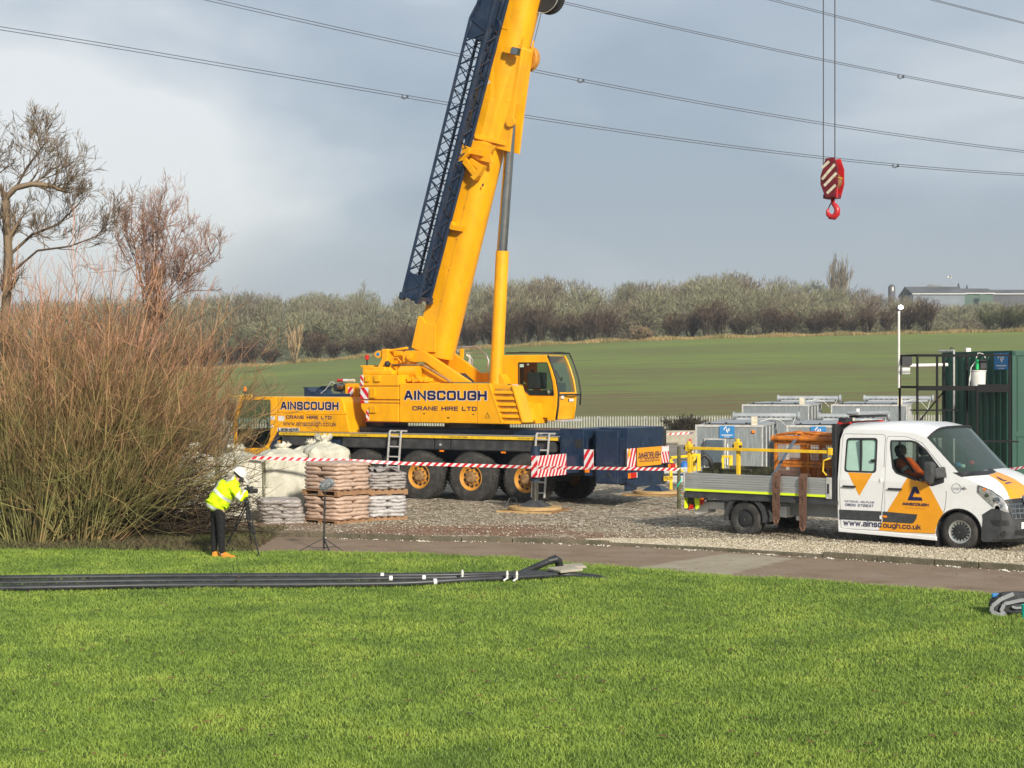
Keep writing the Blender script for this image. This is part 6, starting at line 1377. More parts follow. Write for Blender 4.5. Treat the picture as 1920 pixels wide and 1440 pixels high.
# make the belt line a real vertex row so both halves stay flat
m.mi = 0; flank(m, 0.0, 1); flank(m, W, -1)
body = m.build('body', 'van', van, smooth='auto')
bb = loft([14, 15, 16, 17, 18])
out = [Eo[i] for i in range(14, 20)]+[ar[0], (4.80, .60), (4.79, .68), (4.97, .80)]
for t0 in (0.0, W): bb.add([(p[0], t0+(.0 if t0 else -.006), p[1]) for p in out], [tuple(range(len(out)))])
bumper = bb.build('front_bumper', 'bump', van, smooth='auto')
bm_ = bmesh.new(); bm_.from_mesh(body.data)
bm2 = bmesh.new(); bm2.from_mesh(bumper.data)
bvh = BVHTree.FromBMesh(bm_); bvh2 = BVHTree.FromBMesh(bm2)
# windscreen also as a hit surface
wsm = loft([WS]); wso = wsm.build('windscreen', 'glassw', van, smooth=True)
bm3 = bmesh.new(); bm3.from_mesh(wso.data); bvh3 = BVHTree.FromBMesh(bm3)
camL = VF.loc((0, 0, CAMZ))
def hit(px, py, trees):
    d = VF.loc(tuple(P(px, py, 30)))-camL; d.normalize(); best = None
    for T in trees:
        h = T.ray_cast(camL, d)
        if h[0] is not None and (best is None or h[3] < best[3]): best = h
    return best
def decal(pts, z_, name, mt, parent, off=.004, step=None, trees=(bvh, bvh2)):
    """lay a thin shape on the curved bodywork where the photograph shows it"""
    P2 = [Vector(z_(*p)) for p in pts]
    dense = []
    for i in range(len(P2)):
        a, b = P2[i], P2[(i+1) % len(P2)]; n = max(1, int((b-a).length/2.5)); dense += [a+(b-a)*k/n for k in range(n)]
    xs = [p.x for p in dense]; ys = [p.y for p in dense]; inner = []
    x = min(xs)+1.5
    while x < max(xs):
        y = min(ys)+1.5
        while y < max(ys):
            c = False; n = len(P2)
            for i in range(n):
                a, b = P2[i], P2[(i+1) % n]
                if (a.y > y) != (b.y > y) and x < (b.x-a.x)*(y-a.y)/(b.y-a.y)+a.x: c = not c
            if c and min((Vector((x, y))-q).length for q in dense) > .8: inner.append(Vector((x, y)))
            y += 2.5
        x += 2.5
    vs = dense+inner; n = len(dense)
    r = geometry.delaunay_2d_cdt(vs, [(i, (i+1) % n) for i in range(n)], [list(range(n))], 1, 1e-6)
    pos, ok = [], []
    for v in r[0]:
        h = hit(v.x, v.y, trees)
        if h is None: pos.append((0, 0, 0)); ok.append(False); continue
        nn = h[1]; 
        if nn.dot(camL-h[0]) < 0: nn = -nn
        pos.append(tuple(h[0]+nn*off)); ok.append(True)
    b = MB(); b.add(pos, [tuple(f) for f in r[2] if all(ok[i] for i in f)]); return b.build(name, mt, parent, smooth=True, fix=False)
# door panels (proud of the body) with handles, windows and trim
dz1 = win_px([(190, 165), (592, 172), (570, 700), (570, 1095), (178, 1068), (172, 700)]); dz1 = [(p[0], p[1]) for p in dz1]
def doorpanel(outl, wn_, name):
    m = MB(); loops = [[Vector((p[0], p[1], 0)) for p in l] for l in [fillet(outl, .05, 4), wn_]]
    tr = geometry.tessellate_polygon(loops); flat = [p for l in loops for p in l]; n = len(flat)
    m.add(*bend([(p.x, 0, p.y) for p in flat], [tuple(t) for t in tr], 0, 1, -.007))
    d = m.build(name, 'van', van)
    g = MB(); ol = fillet(outl, .05, 4)
    for i in range(len(ol)):
        a, b = Vector(ol[i]), Vector(ol[(i+1) % len(ol)]); e = (b-a).normalized(); nn = Vector((-e.y, e.x))*.007
        g.add([(q.x, stt(q.y)-.0035, q.y) for q in (a-nn, b-nn, b+nn, a+nn)], [(0, 1, 2, 3)])
    g.build('door_gap', 'black', d); return d
rear_door = doorpanel([(2.06, .29), (2.03, 1.0), (2.06, 2.06), (2.905, 2.06), (2.905, 1.1), (2.83, .29)], w1, 'rear_door')
front_door = doorpanel([(2.94, .29), (2.945, 2.03), (3.32, 2.03), (3.62, 1.93), (4.115, 1.40), (4.12, .95), (4.09, .72), (3.965, .55), (3.925, .29)], w2, 'front_door')
def sidepoly(pts, off, z_=ya): return [(lambda v: (v.x, stt(v.z)-off, v.z))(VF.at(*z_(*p), 0.02)) for p in pts]
def sidep(pts, off, name, mt, parent, z_=ya, thick=0):
    q = sidepoly(pts, off, z_); m = MB(); n = len(q)
    if thick: m.add(q+[(a[0], a[1]+thick, a[2]) for a in q], [tuple(range(n)), tuple(range(2*n-1, n-1, -1))]+[(i, i+n, (i+1) % n+n, (i+1) % n) for i in range(n)])
    else:
        z0 = [(a[0], 0, a[2]) for a in q]; tr = geometry.tessellate_polygon([[Vector((a[0], a[2], 0)) for a in z0]]); m.add(*bend(z0, tr, 0, 1, -off))
    return m.build(name, mt, parent, fix=bool(thick))
# window rubber and panes
def pane(wn_, mt, parent, sg=1, t0=0.0, rubber=True):
    m = MB(); m.poly([(p[0], t0+sg*(stt(p[1])+.012), p[1]) for p in wn_]); m.build('window', mt, parent)
    if rubber:
        m = MB(); n = len(wn_); c = Vector((sum(p[0] for p in wn_)/n, sum(p[1] for p in wn_)/n))
        for i in range(n):
            a, b = Vector(wn_[i]), Vector(wn_[(i+1) % n]); aa = a+(c-a).normalized()*.03; bb_ = b+(c-b).normalized()*.03; a2 = a-(c-a).normalized()*.012; b2 = b-(c-b).normalized()*.012
            m.add([(q.x, t0+sg*(stt(q.y)-.010), q.y) for q in (a2, b2, bb_, aa)], [(0, 1, 2, 3)])
        m.build('window_rubber', 'black', parent, fix=False)
pane(w1, 'glassp', rear_door); pane(w2, 'glass', front_door); pane(w1, 'glass', van, -1, W, False); pane(w2, 'glass', van, -1, W, False)
m = MB(); xm = (w1[0][0]+w1[8][0])/2; zs = [p[1] for p in w1]; xm = sum(p[0] for p in w1)/len(w1); m.box(xm-.018, xm+.018, stt(1.6)-.022, stt(1.6)+.02, min(zs)+.02, max(zs)-.02); m.box(max(p[0] for p in w1)-.10, max(p[0] for p in w1)-.03, stt(1.5)-.02, stt(1.5)+.01, 1.55, 1.60); m.build('sliding_bar', 'black', rear_door)
sidep([(1168, 540), (1168, 630), (1055, 664), (1040, 560), (1090, 470)], .016, 'mirror_base', 'black', front_door, thick=.01)
mv = VF.at(*ya(1040, 520), -.12); m = MB(); m.prism(fillet([(mv.x-.10, mv.z+.17), (mv.x+.06, mv.z+.16), (mv.x+.08, mv.z-.05), (mv.x+.03, mv.z-.24), (mv.x-.09, mv.z-.18)], .05), -.24, -.06); m.beam((mv.x+.05, -.1, mv.z-.05), (mv.x+.22, .02, mv.z-.02), .07, .2); mi_ = m.build('door_mirror', 'bump', front_door, bevel=.03)
q = VF.at(*ya(1018, 603), -.2); m = MB(); m.sphere((q.x, -.2, q.z), .075, sc=(.45, .3, .8)); m.build('mirror_lens', 'lamp', front_door, smooth=True)
for d, x0, x1, y in ((rear_door, 208, 332, 668), (front_door, 638, 770, 692)):
    a = VF.at(*ya(x0, y), 0); b = VF.at(*ya(x1, y), 0); m = MB(); m.box(a.x, b.x, -.045, -.02, (a.z+b.z)/2-.016, (a.z+b.z)/2+.02); m.box(a.x+.01, a.x+.04, -.03, .0, a.z-.01, a.z+.01); m.box(b.x-.05, b.x-.01, -.03, .0, b.z-.01, b.z+.015); m.build('handle', 'black', d, bevel=.01)
sidep([(255, 534), (490, 544), (366, 757)], .009, 'orange_triangle', 'orange', rear_door)
# big orange shape (the firm's letter form) over door and wing, black rubbing strips above it
sidep([(822, 580), (1015, 642), (1085, 790), (1160, 930), (1150, 935)], .0095, 'orange_flash', 'orange', front_door) if False else None
fl_pts = [(822, 578), (925, 615), (1018, 645), (1162, 918), (1118, 985), (1092, 1060), (1085, 1112), (760, 1100), (548, 1082), (640, 885), (730, 740)]
sidep(fl_pts, .0088, 'orange_flash', 'orange', front_door)
sidep([(178, 885), (575, 902), (575, 1000), (180, 978)], .012, 'rubbing_strip', 'bump', rear_door, thick=.012)
sidep([(590, 903), (916, 932), (905, 975), (880, 1012), (860, 1018), (592, 1002)], .013, 'rubbing_strip', 'bump', front_door, thick=.012)
q = VF.at(*ya(603, 954), 0); m = MB(); m.sphere((q.x, -.014, q.z), .05, sc=(1, .3, .5)); m.build('side_repeater', 'lens_o', front_door, smooth=True)
for y in (610, 960): q = VF.at(*ya(563, y), 0); m = MB(); m.box(q.x-.018, q.x+.018, -.02, .0, q.z-.035, q.z+.035); m.build('door_hinge', 'van', rear_door, bevel=.006)
q = VF.at(*ya(1360, 683), 0); m = MB(); m.sphere((q.x, -.01, q.z), .045, sc=(1, .4, .55)); m.build('wing_lamp', 'lamp', van, smooth=True)
m = MB(); q = VF.at(*ya(1280, 685), 0); m.tube([(q.x+.085*math.cos(a), -.004, q.z+.085*math.sin(a)) for a in np.linspace(0, 6.283, 25)], .003, 4, False); m.build('badge_ring', 'ebox', van)
def vtext(body_, x0, y0, x1, y1, mt, parent, bold=0.0, off=.014, slope=True):
    a = VF.at(*ya(x0, y1), 0); 
    b = VF.at(*ya(x1, y1), 0); c = VF.at(*ya(x0, y0), 0)
    text(body_, (a.x, -off+.004, a.z), (1, 0, 0), (0, 0, 1), b.x-a.x, c.z-a.z, mt, parent, bold)
M['inkf'] = mat('faded_navy_lettering', (0.045, 0.05, 0.17), .5)
def vt(body_, x0, yb0, x1, yb1, hpx, mt, parent, bold=0.0):
    a = VF.at(*ya(x0, yb0), 0); b = VF.at(*ya(x1, yb1), 0); h = hpx/5.053/100
    text(body_, (a.x, -.011, (a.z+b.z)/2), (1, 0, 0), (0, 0, 1), b.x-a.x, h, mt, parent, bold)
vt('NATIONAL HELPLINE', 225, 815, 505, 830, 21, 'inkf', rear_door, .03); vt('0800 272637', 232, 850, 498, 865, 24, 'inkf', rear_door, .03)
vt('www.ainsc', 212, 1040, 578, 1062, 62, 'ink', rear_door, .045); vt('ough.co.uk', 590, 1072, 948, 1085, 60, 'ink', front_door, .045)
vt('AINSCOUGH', 772, 845, 1020, 862, 33, 'ink', front_door, .085); vt('CRANE HIRE LTD', 800, 873, 990, 884, 11, 'hub', front_door, .0)
vt('MH18', 1252, 698, 1310, 700, 22, 'inkf', van, .0)
sidep([(876, 668), (912, 668), (942, 735), (905, 735), (895, 712), (872, 765), (955, 770), (967, 803), (822, 798)], .0115, 'emblem', 'ink', front_door)
# sill line and arch lip
m = MB(); m.prism([(2.0, .22), (3.95, .165), (3.93, .235), (2.0, .29)], -.012, .02); m.build('sill', 'van', van, bevel=.01)
m = MB(); m.tube([(4.36+.425*math.cos(a), .012, .345+.415*math.sin(a)) for a in np.linspace(-.1, math.pi+.25, 20)], .018, 6); m.build('arch_lip', 'black', van)
m = MB(); m.box(3.91, 3.95, .02, .3, .06, .36); m.build('mud_flap', 'black', van)
# headlamp, grille, bonnet stripe, badge, plate, fog lamp: laid on the curved nose
hl = decal([(1095, 475), (1180, 500), (1350, 580), (1440, 640), (1530, 715), (1600, 810), (1652, 978), (1560, 955), (1370, 868), (1230, 740), (1105, 620), (1090, 540)], yc, 'headlight', 'lamp', van, .012)
for (x, y, r_) in ((1255, 665, 42), (1215, 555, 30), (1430, 745, 62), (1500, 860, 48)):
    decal([(x+r_*math.cos(a), y+r_*.8*math.sin(a)) for a in np.linspace(0, 6.28, 13)[:-1]], yc, 'reflector', 'chrome' if r_ > 35 else 'lens_o', hl, .017)
decal([(1095, 475), (1350, 575), (1530, 705), (1610, 810), (1662, 985), (1650, 975), (1600, 815), (1525, 720), (1345, 590), (1110, 490), (1105, 620), (1088, 600)], yc, 'lamp_edge', 'black', hl, .014)
decal([(1430, 250), (1460, 245), (1560, 285), (1750, 370), (1930, 490), (2100, 600), (2100, 760), (1900, 660), (1850, 710), (1660, 725), (1620, 610), (1540, 480), (1420, 370), (1290, 300)], yc, 'bonnet_stripe', 'orange', van, .004)
decal([(1415, 332), (1445, 332), (1570, 395), (1580, 385), (1615, 400), (1560, 412), (1540, 405), (1490, 385)], yc, 'bonnet_emblem', 'ink', van, .007)
decal([(1565, 440), (1660, 420), (1710, 437), (1600, 462)], yc, 'bonnet_lettering', 'inkf', van, .007)
decal([(1560, 740), (1850, 710), (2150, 700), (2150, 1110), (1760, 1095), (1700, 1040), (1650, 930), (1610, 810)], yc, 'grille', 'black', van, .010)
gr_ = [o for o in van.children if o.name.startswith('grille')][0]
for (xa, y0, xb, y1) in ((1620, 815, 2140, 795), (1660, 895, 2140, 880), (1685, 975, 2140, 960), (1735, 1070, 2140, 1075)):
    decal([(xa, y0), (xb, y1), (xb, y1+22), (xa+5, y0+24)], yc, 'grille_bar', 'chrome', gr_, .016)
for k in range(6): x = 1665+k*72; decal([(x, 810), (x+16, 810), (x+45, 1070), (x+29, 1070)], yc, 'grille_bar', 'chrome', gr_, .013)
decal([(1885, 660), (1925, 735), (1960, 800), (1925, 870), (1880, 775), (1865, 720)], yc, 'badge', 'chrome', gr_, .035)
for (pts, mt, nm) in (([(1330, 1105), (1640, 1115), (1665, 1200), (1400, 1205)], 'black', 'air_scoop'), ([(1770, 1290), (2150, 1270), (2150, 1370), (1760, 1370)], 'black', 'lower_grille'), ([(1505, 1330), (1570, 1285), (1600, 1330), (1570, 1400), (1500, 1385)], 'black', 'fog_lamp_recess'), ([(1865, 1145), (2150, 1110), (2150, 1240), (1862, 1262)], 'wgl', 'number_plate')):
    decal(pts, yc, nm, mt, bumper, .012)
np_ = [o for o in bumper.children if o.name.startswith('number_plate')][0]
for (x, ch_) in ((1880, 'W'), (1955, 'H'), (2030, '6')):
    v, f = text_mesh(ch_, .05); xs_ = [a[0] for a in v]; x0 = min(xs_); sx = 52/(max(xs_)-x0); pos = []
    for a in v: h = hit(*yc(x+(a[0]-x0)*sx, 1232-(a[1])*72), (bvh, bvh2)); pos.append(tuple(h[0]+(camL-h[0]).normalized()*.02) if h else (0, 0, 0))
    m = MB(); m.add(pos, f); m.build('lettering', 'black', np_, fix=False)
decal([(0, 0), (1, 0), (1, 1)], yc, 'trim', 'black', van) if False else None
# wipers, scuttle, aerial, dash, seats, driver
decal([(640, 250), (800, 330), (1290, 292), (1430, 245), (1350, 190), (1300, 170), (1260, 215), (900, 240)], yc, 'scuttle', 'black', van, .006, trees=(bvh3, bvh))
def wipe(a, b, r_):
    ha, hb = hit(*yc(*a), (bvh3,)), hit(*yc(*b), (bvh3,))
    if ha and hb: m = MB(); m.cyl(ha[0]+ha[1]*.03*(1 if ha[1].dot(camL-ha[0]) > 0 else -1), hb[0]+hb[1]*.03*(1 if hb[1].dot(camL-hb[0]) > 0 else -1), r_, n=6); m.build('wiper', 'black', van)
wipe((965, 285), (1240, 232), .009); wipe((1100, 262), (1250, 240), .012); wipe((1240, 280), (1275, 120), .009)
wtop = surf(8, 0); m = MB()
for k in range(nk): a, b = Vector(surf(8, k)), Vector(surf(8, k+1)); m.beam(a+Vector((.02, 0, .005)), b+Vector((.02, 0, .005)), .03, .03)
m.build('windscreen_seal', 'black', wso)
for k_ in (0, nk): 
    a, b = Vector(surf(8, k_)), Vector(surf(9, k_)); sg = 1 if k_ == 0 else -1; m = MB(); m.beam(a+Vector((.02, sg*.06, .005)), b+Vector((.02, sg*.06, .005)), .035, .03); m.build('pillar_trim', 'black', wso)
m = MB(); a = VF.at(*ya(920, 95), .75); b = VF.at(*ya(970, 150), .75); m.cyl(a, b, .006, n=6); m.cyl(b, b+Vector((.01, 0, -.03)), .02, n=8); m.build('aerial', 'black', van)
m = MB(); m.box(4.05, 4.65, .12, W-.12, .8, 1.26); m.box(2.1, 4.2, .1, W-.1, .35, .5); m.box(2.05, 2.1, .1, W-.1, .5, 2.1); m.build('cab_interior', 'int', van, bevel=.06)
m = MB(); m.box(2.1, 3.75, .2, W-.2, 2.12, 2.16); m.build('headlining', 'int', van)
for t_ in (.25, 1.30):
    m = MB(); m.box(3.15, 3.65, t_, t_+.5, .5, .95); m.prism([(3.02, .9), (3.25, .9), (3.12, 1.62), (2.95, 1.60)], t_, t_+.5); m.prism([(2.96, 1.64), (3.08, 1.64), (3.05, 1.86), (2.95, 1.86)], t_+.12, t_+.38); m.build('seat', 'int', van, bevel=.05)
m = MB(); m.tube([(3.95+.07*math.cos(a), .5+.19*math.sin(a), 1.26+.15*math.cos(a)) for a in np.linspace(0, 6.283, 19)], .016, 6, False); m.build('steering_wheel', 'black', van)
for (x, y, mt, nm, r_) in ((735, 110, 'bluesign', 'bottle', .05), (815, 135, 'glassp', 'cloth', .045), (975, 75, 'red', 'dash_ornament', .05)):
    h = hit(*yc(x, y), (bvh3,)); q = h[0]+(h[0]-camL).normalized()*.18; m = MB(); m.sphere(q, r_, sc=(1.2, .9, .9)); o = m.build(nm, mt, None, smooth=True); o.matrix_world = Matrix.Translation((VF.O[0], VF.O[1], 0)) @ Matrix.Rotation(VF.rot, 4, 'Z')
    tag(o, {'bottle': 'small blue bottle lying on the van dashboard behind the windscreen', 'cloth': 'pale crumpled cloth on the van dashboard beside the blue bottle', 'dash_ornament': 'small red ornament on the far side of the van dashboard'}[nm], {'bottle': 'bottle', 'cloth': 'cloth', 'dash_ornament': 'ornament'}[nm])
# roof beacon bar
m = MB(); a = VF.at(*ya(240, 62), .5); b = VF.at(*ya(600, 38), 1.4)
m.obox(((2.12), 1.03, 2.44), (.28, 1.35, .07), Matrix.Rotation(0, 3, 'Z').to_quaternion()); lb_ = m.build('light_bar', 'alu', van, bevel=.03)
m = MB(); m.box(2.0, 2.24, .45, 1.6, 2.36, 2.40); m.box(1.95, 2.1, .1, .4, 2.28, 2.36); m.build('light_bar_mount', 'black', van)
m = MB(); m.cyl((2.1, .6, 2.47), (2.1, .6, 2.53), .04, n=14); m.build('beacon', 'wgl', lb_)
m = MB(); m.box(1.93, 2.0, .1, W-.1, 2.24, 2.29); m.build('light_strip', 'lens_r', van)
# wheels
def vwheel(s, t, flip, dull):
    e = wheel(s, t, .345, .225, .205, van, False, flip)
    ax = (0, flip, 0); m = MB(); w = .225
    m.lathe((0, 0, 0), ax, [(.05*w, .212), (.01*w, .205), (.04*w, .192), (.16*w, .185), (.18*w, .17), (.18*w, 0)], 40); rm = m; rm.mi = 1; m = MB(); m.lathe((0, 0, 0), ax, [(.16*w, .135), (.02*w, .125), (-.02*w, .10), (-.03*w, .03), (-.03*w, 0)], 32); m.build('hub_cap', 'black', e, smooth='auto')
    m = rm
    for k in range(16):
        a = 2*math.pi*k/16; c0 = Vector((.152*math.cos(a), 0, .152*math.sin(a))); r_ = Matrix.Rotation(-a, 3, 'Y')
        m.poly([tuple(c0+r_ @ Vector((x, flip*.172*w, z))) for x, z in ((-.018, -.011), (.018, -.016), (.018, .016), (-.018, .011))])
    m.build('rim', ['alu' if not dull else 'dgrey', 'black'], e, smooth='auto')
    m = MB(); m.poly([(x, flip*(-.035)*w, z) for x, z in ((0, -.028), (.018, 0), (0, .028), (-.018, 0))]); m.build('hub_badge', 'chrome', e)
vwheel(4.36, .03, 1, False); vwheel(0.0, .0, 1, True); vwheel(4.36, W-.03, -1, False); vwheel(0.0, 1.98, -1, True)
# chassis and underpinnings
m = MB(); m.box(-1.15, 2.1, .45, .58, .47, .66); m.box(-1.15, 2.1, 1.5, 1.62, .47, .66)
for s in (-1.1, -.5, .5, 1.3): m.box(s, s+.1, .45, 1.62, .5, .6)
m.build('chassis', 'van', van, bevel=.01)
m = MB(); m.cyl((0, .25, .345), (0, 1.8, .345), .06); m.sphere((0, 1.03, .345), .17); m.build('rear_axle', 'black', van)
m = MB(); m.box(.75, 2.0, .42, .46, .44, .70); m.build('side_member', 'steeltop', van)
def pv(z_, pts, t=0): return [(lambda v: (v.x, v.z))(VF.at(*z_(*p), t)) for p in pts]
for pts in ([(240, 900), (385, 910), (385, 1025), (270, 1045), (240, 1030)], [(388, 905), (560, 912), (560, 1000), (490, 985), (388, 985)], [(1120, 950), (1220, 955), (1220, 1078), (1120, 1065)]):
    m = MB(); m.prism(pv(yb, pts, .3), .28, .6); m.build('white_box', 'van', van, bevel=.015)
m = MB(); m.prism(pv(yb, [(1310, 1055), (1370, 1060), (1370, 1108), (1312, 1105)], .4), .4, .6); m.build('white_bracket', 'van', van, bevel=.01)
# mudguard over the rear wheel
mg = []
for a in np.linspace(-.15, math.pi+.15, 15): mg.append((.40*math.cos(a), .36+.39*math.sin(a)))
for a in np.linspace(math.pi+.15, -.15, 15): mg.append((.47*math.cos(a)+(.03 if math.cos(a) > 0 else 0), .36+.43*math.sin(a)+.02))
m = MB(); n = 15
for i in range(n-1): m.add([(mg[i][0], 0-.02, mg[i][1]), (mg[i+1][0], -.02, mg[i+1][1]), (mg[2*n-2-i][0], -.02, mg[2*n-2-i][1]), (mg[2*n-1-i][0], -.02, mg[2*n-1-i][1]), (mg[i][0], .3, mg[i][1]), (mg[i+1][0], .3, mg[i+1][1]), (mg[2*n-2-i][0], .3, mg[2*n-2-i][1]), (mg[2*n-1-i][0], .3, mg[2*n-1-i][1])], [(0, 1, 2, 3), (0, 4, 5, 1), (2, 6, 7, 3)])
m.build('mudguard', 'bump', van, smooth='auto')
# load bed
B0, B1 = -1.37, 1.90
m = MB(); m.box(B0, B1+.1, -.06, W+.03, .72, .80); m.box(B0, B1, -.04, W+.01, .80, .845); bed = m.build('bed_frame', 'bump', van, bevel=.006)
m = MB()
for t0 in (-.065, W+.01):
    for k in range(8):
        z0 = .855+k*.0465; m.box(B0+.03, B1-.13, t0+(.0 if k % 4 else .006), t0+.025, z0, z0+.043)
m.build('side_board', 'alu', van, bevel=.004)
m = MB(); m.box(B1-.125, B1-.02, -.075, -.03, .83, 1.235); m.build('end_post', 'lalu', van, bevel=.006); m = MB(); m.box(B0-.01, B0+.028, -.07, .0, .83, 1.24); m.box(B0-.02, B0+.01, -.03, W, .855, 1.23); m.build('tail_board', 'lalu', van, bevel=.006)
m = MB(); m.box(B1-.095, B1-.055, -.085, -.076, .93, 1.12); m.build('latch', 'black', van, bevel=.005)
m = MB(); m.box(B0+.03, B1-.13, -.072, -.0665, .86, .905); m.build('lime_strip', 'lime', van)
# headboard
m = MB(); m.box(B1-.02, B1+.06, -.04, .02, .72, 2.25); m.box(B1-.02, B1+.06, W-.04, W+.02, .72, 2.25); m.box(B1-.02, B1+.06, .02, W-.04, 2.19, 2.25); m.box(B1+.0, B1+.04, .02, W-.04, .85, 2.19); m.build('headboard', 'black', van, bevel=.008)
m = MB(); m.cyl((B1+.0, -.045, 2.2), (B1+.0, -.035, 2.2), .018, n=12); m.build('headboard_bolt', 'chrome', van)
# yellow safety rail
m = MB(); za_ = 1.715; m.box(B0+.10, B1-.0, -.05, -.0, za_-.03, za_+.03); rail = m.build('safety_rail', 'yel2', van, bevel=.005)
for s, z1 in ((B0+.07, 1.83), (-.18, 1.90)):
    m = MB(); m.box(s-.035, s+.035, .02, .09, .9, z1-.06); m.box(s-.06, s+.06, -.03, .10, z1-.18, z1-.04); m.cyl((s, .03, z1-.06), (s, .03, z1+.02), .045, n=12); m.build('rail_post', 'yel2', van, bevel=.008)
    m = MB(); m.cyl((s-.09, .0, z1-.12), (s-.05, .0, z1-.12), .035, n=12); m.cyl((s+.05, .0, z1-.13), (s+.09, .0, z1-.13), .03, n=12); m.build('post_knob', 'black', van)
m = MB(); m.tube([(B1-.06, -.01, 1.60), (B1-.20, -.01, 1.55), (B1-.22, -.01, 1.35), (B1-.14, -.01, 1.27)], .018, 8); m.build('grab_handle', 'yel2', van, smooth=True)
m = MB(); m.box(B1-.09, B1+.0, -.07, -.0, za_-.06, za_+.08); m.build('rail_bracket', 'yel2', van, bevel=.01)
m = MB(); m.box(-.10, .85, W-.05, W+.0, 1.2, 1.48); m.build('far_board', 'steeltop', van)
# small lamps, tail
for s in (-.95, .05+1.25): m = MB(); m.box(s-.03, s+.04, -.06, -.02, .70, .735); m.build('side_marker_lamp', 'lens_o', van)
stripes((B0-.02, .35, .50), (0, -1, 0), (0, 0, 1), .35, .22, 2, .9, van, ('lime', 'lens_r'), 'tail_plate')
m = MB(); m.prism([(B0+.0, .72), (B0+.52, .72), (B0+.35, .66), (B0+.08, .48), (B0-.02, .46)], .12, .14); m.build('tail_bracket', 'black', van)
m = MB(); m.prism([(B0+.14, .71), (B0+.3, .71), (B0+.25, .50), (B0+.18, .47)], .11, .12); m.build('tail_flag', 'lime', van)
m = MB(); m.prism([(B0+.27, .70), (B0+.4, .70), (B0+.36, .6), (B0+.28, .56)], .105, .115); m.prism([(B0+.05, .6), (B0+.14, .56), (B0+.12, .48), (B0+.0, .47)], .105, .115); m.build('tail_stripe', 'lens_r', van)
m = MB(); m.box(B0-.05, B0-.01, .2, W-.2, .52, .60); m.build('rear_bar', 'alu', van, bevel=.01)

# webbing straps hung over the side board
def hang(s0, w, z0, z1, name, lab):
    o = empty(name, (VF.O[0], VF.O[1], 0), VF.rot, lab, 'strap')
    for k, (ds, dz) in enumerate(((0, 0), (w*.55, .04))):
        m = MB(); pts = [(s0+ds, .05, 1.20), (s0+ds, .02, z0+.03), (s0+ds, -.06, z0+.045), (s0+ds, -.10, z0-.02)]+[(s0+ds+.012*math.sin(q*3+k), -.115-.01*math.sin(q*5), z0-.02-(z0-z1-.06-dz)*q) for q in np.linspace(.12, 1, 8)]
        for i in range(len(pts)-1):
            a, b = Vector(pts[i]), Vector(pts[i+1]); m.add([a-Vector((w*.27, 0, 0)), a+Vector((w*.27, 0, 0)), b+Vector((w*.27, 0, 0)), b-Vector((w*.27, 0, 0))], [(0, 1, 2, 3)])
        p = m.build('webbing', 'strap', o); p.modifiers.new('t', 'SOLIDIFY').thickness = .014
    m = MB(); m.tube([(s0, -.12, z1+.07), (s0+.02, -.125, z1+.02), (s0+w*.3, -.125, z1), (s0+w*.5, -.125, z1+.03), (s0+w*.55, -.12, z1+.09)], .024, 8); m.build('loop_end', 'strap', o, smooth=True)
hang(.70, .15, 1.235, .30, 'lifting_strap', 'brown webbing strap hung over the van side board, nearer the rear wheel')
hang(1.27, .15, 1.235, .20, 'lifting_strap', 'brown webbing strap hung over the van side board, nearer the cab')
# orange man-riding cage on the bed
cg = empty('steel_cage', (VF.O[0], VF.O[1], 0), VF.rot, 'rusty orange steel mesh cage strapped down on the van load bed', 'cage')
X0, X1, T0, T1, Z0, Z1 = .38, 1.80, .55, 1.65, .86, 1.93
m = MB()
for x in (X0, (X0+X1)/2, X1):
    for t in (T0, T1): m.beam((x, t, Z0), (x, t, Z1), .055, .055)
for z in (Z0+.05, 1.46, 1.40, 1.84, Z1):
    for t in (T0, T1): m.beam((X0, t, z), (X1, t, z), .05, .05)
    for x in (X0, X1): m.beam((x, T0, z), (x, T1, z), .05, .05)
m.build('frame', 'cage', cg, bevel=.006)
m = MB(); m.cyl((X0-.06, T0-.03, Z1), (X1+.02, T0-.03, Z1), .06, n=14); m.cyl((X0-.06, T1, Z1), (X1+.02, T1, Z1), .06, n=14); m.build('top_tube', 'cage', cg, smooth='auto')
m = MB()
for k in range(29): x = X0+k*(X1-X0)/28; m.beam((x, T0, Z0), (x, T0, 1.84), .005, .005); m.beam((x, T1, Z0), (x, T1, 1.84), .005, .005)
for k in range(18): z = Z0+k*.055; m.beam((X0, T0, z), (X1, T0, z), .005, .005); m.beam((X0, T1, z), (X1, T1, z), .005, .005)
m.build('mesh_wire', 'cage', cg)
rr_ = random.Random(8); m = MB()
for k in range(5): y = T0+rr_.uniform(.0, 1.0); m.tube([(X0-.0, y, Z1+.07), (X0+.5, y+rr_.uniform(-.2, .2), Z1+.10+rr_.uniform(0, .04)), (X0+1.0, y+rr_.uniform(-.2, .2), Z1+.08), (X1, y, Z1+.07)], .022, 6)
for k in range(4): x = X0+.05+k*.35; m.tube([(x, T0, Z1), (x-.03, T0+.1, Z1+.08), (x+.05, T0+.3, Z1+.10)], .018, 6)
m.build('lifting_chains', 'cage', cg)
m = MB()
for k in range(3): x = X0+.35+k*.4; m.box(x, x+.13, T0+.35, T0+.42, 1.1, 1.8)
for k in range(2): x = X0+.35+k*.55; m.box(x, x+.2, T0+.5, T0+.7, .9, 1.35)
m.build('inner_gate', 'cage', cg)
m = MB(); m.box(X0+.6, X0+.78, T0+.3, T0+.34, 1.5, 1.72); m.box(X0+.85, X0+.95, T0+.3, T0+.34, 1.5, 1.75); m.build('notice', 'wgl', cg)
m = MB(); q = [Vector(p) for p in ((.92, T0-.02, Z1+.10), (.82, T0-.12, 1.86), (.72, .3, 1.62), (.60, .08, 1.27), (.58, -.02, 1.20))]
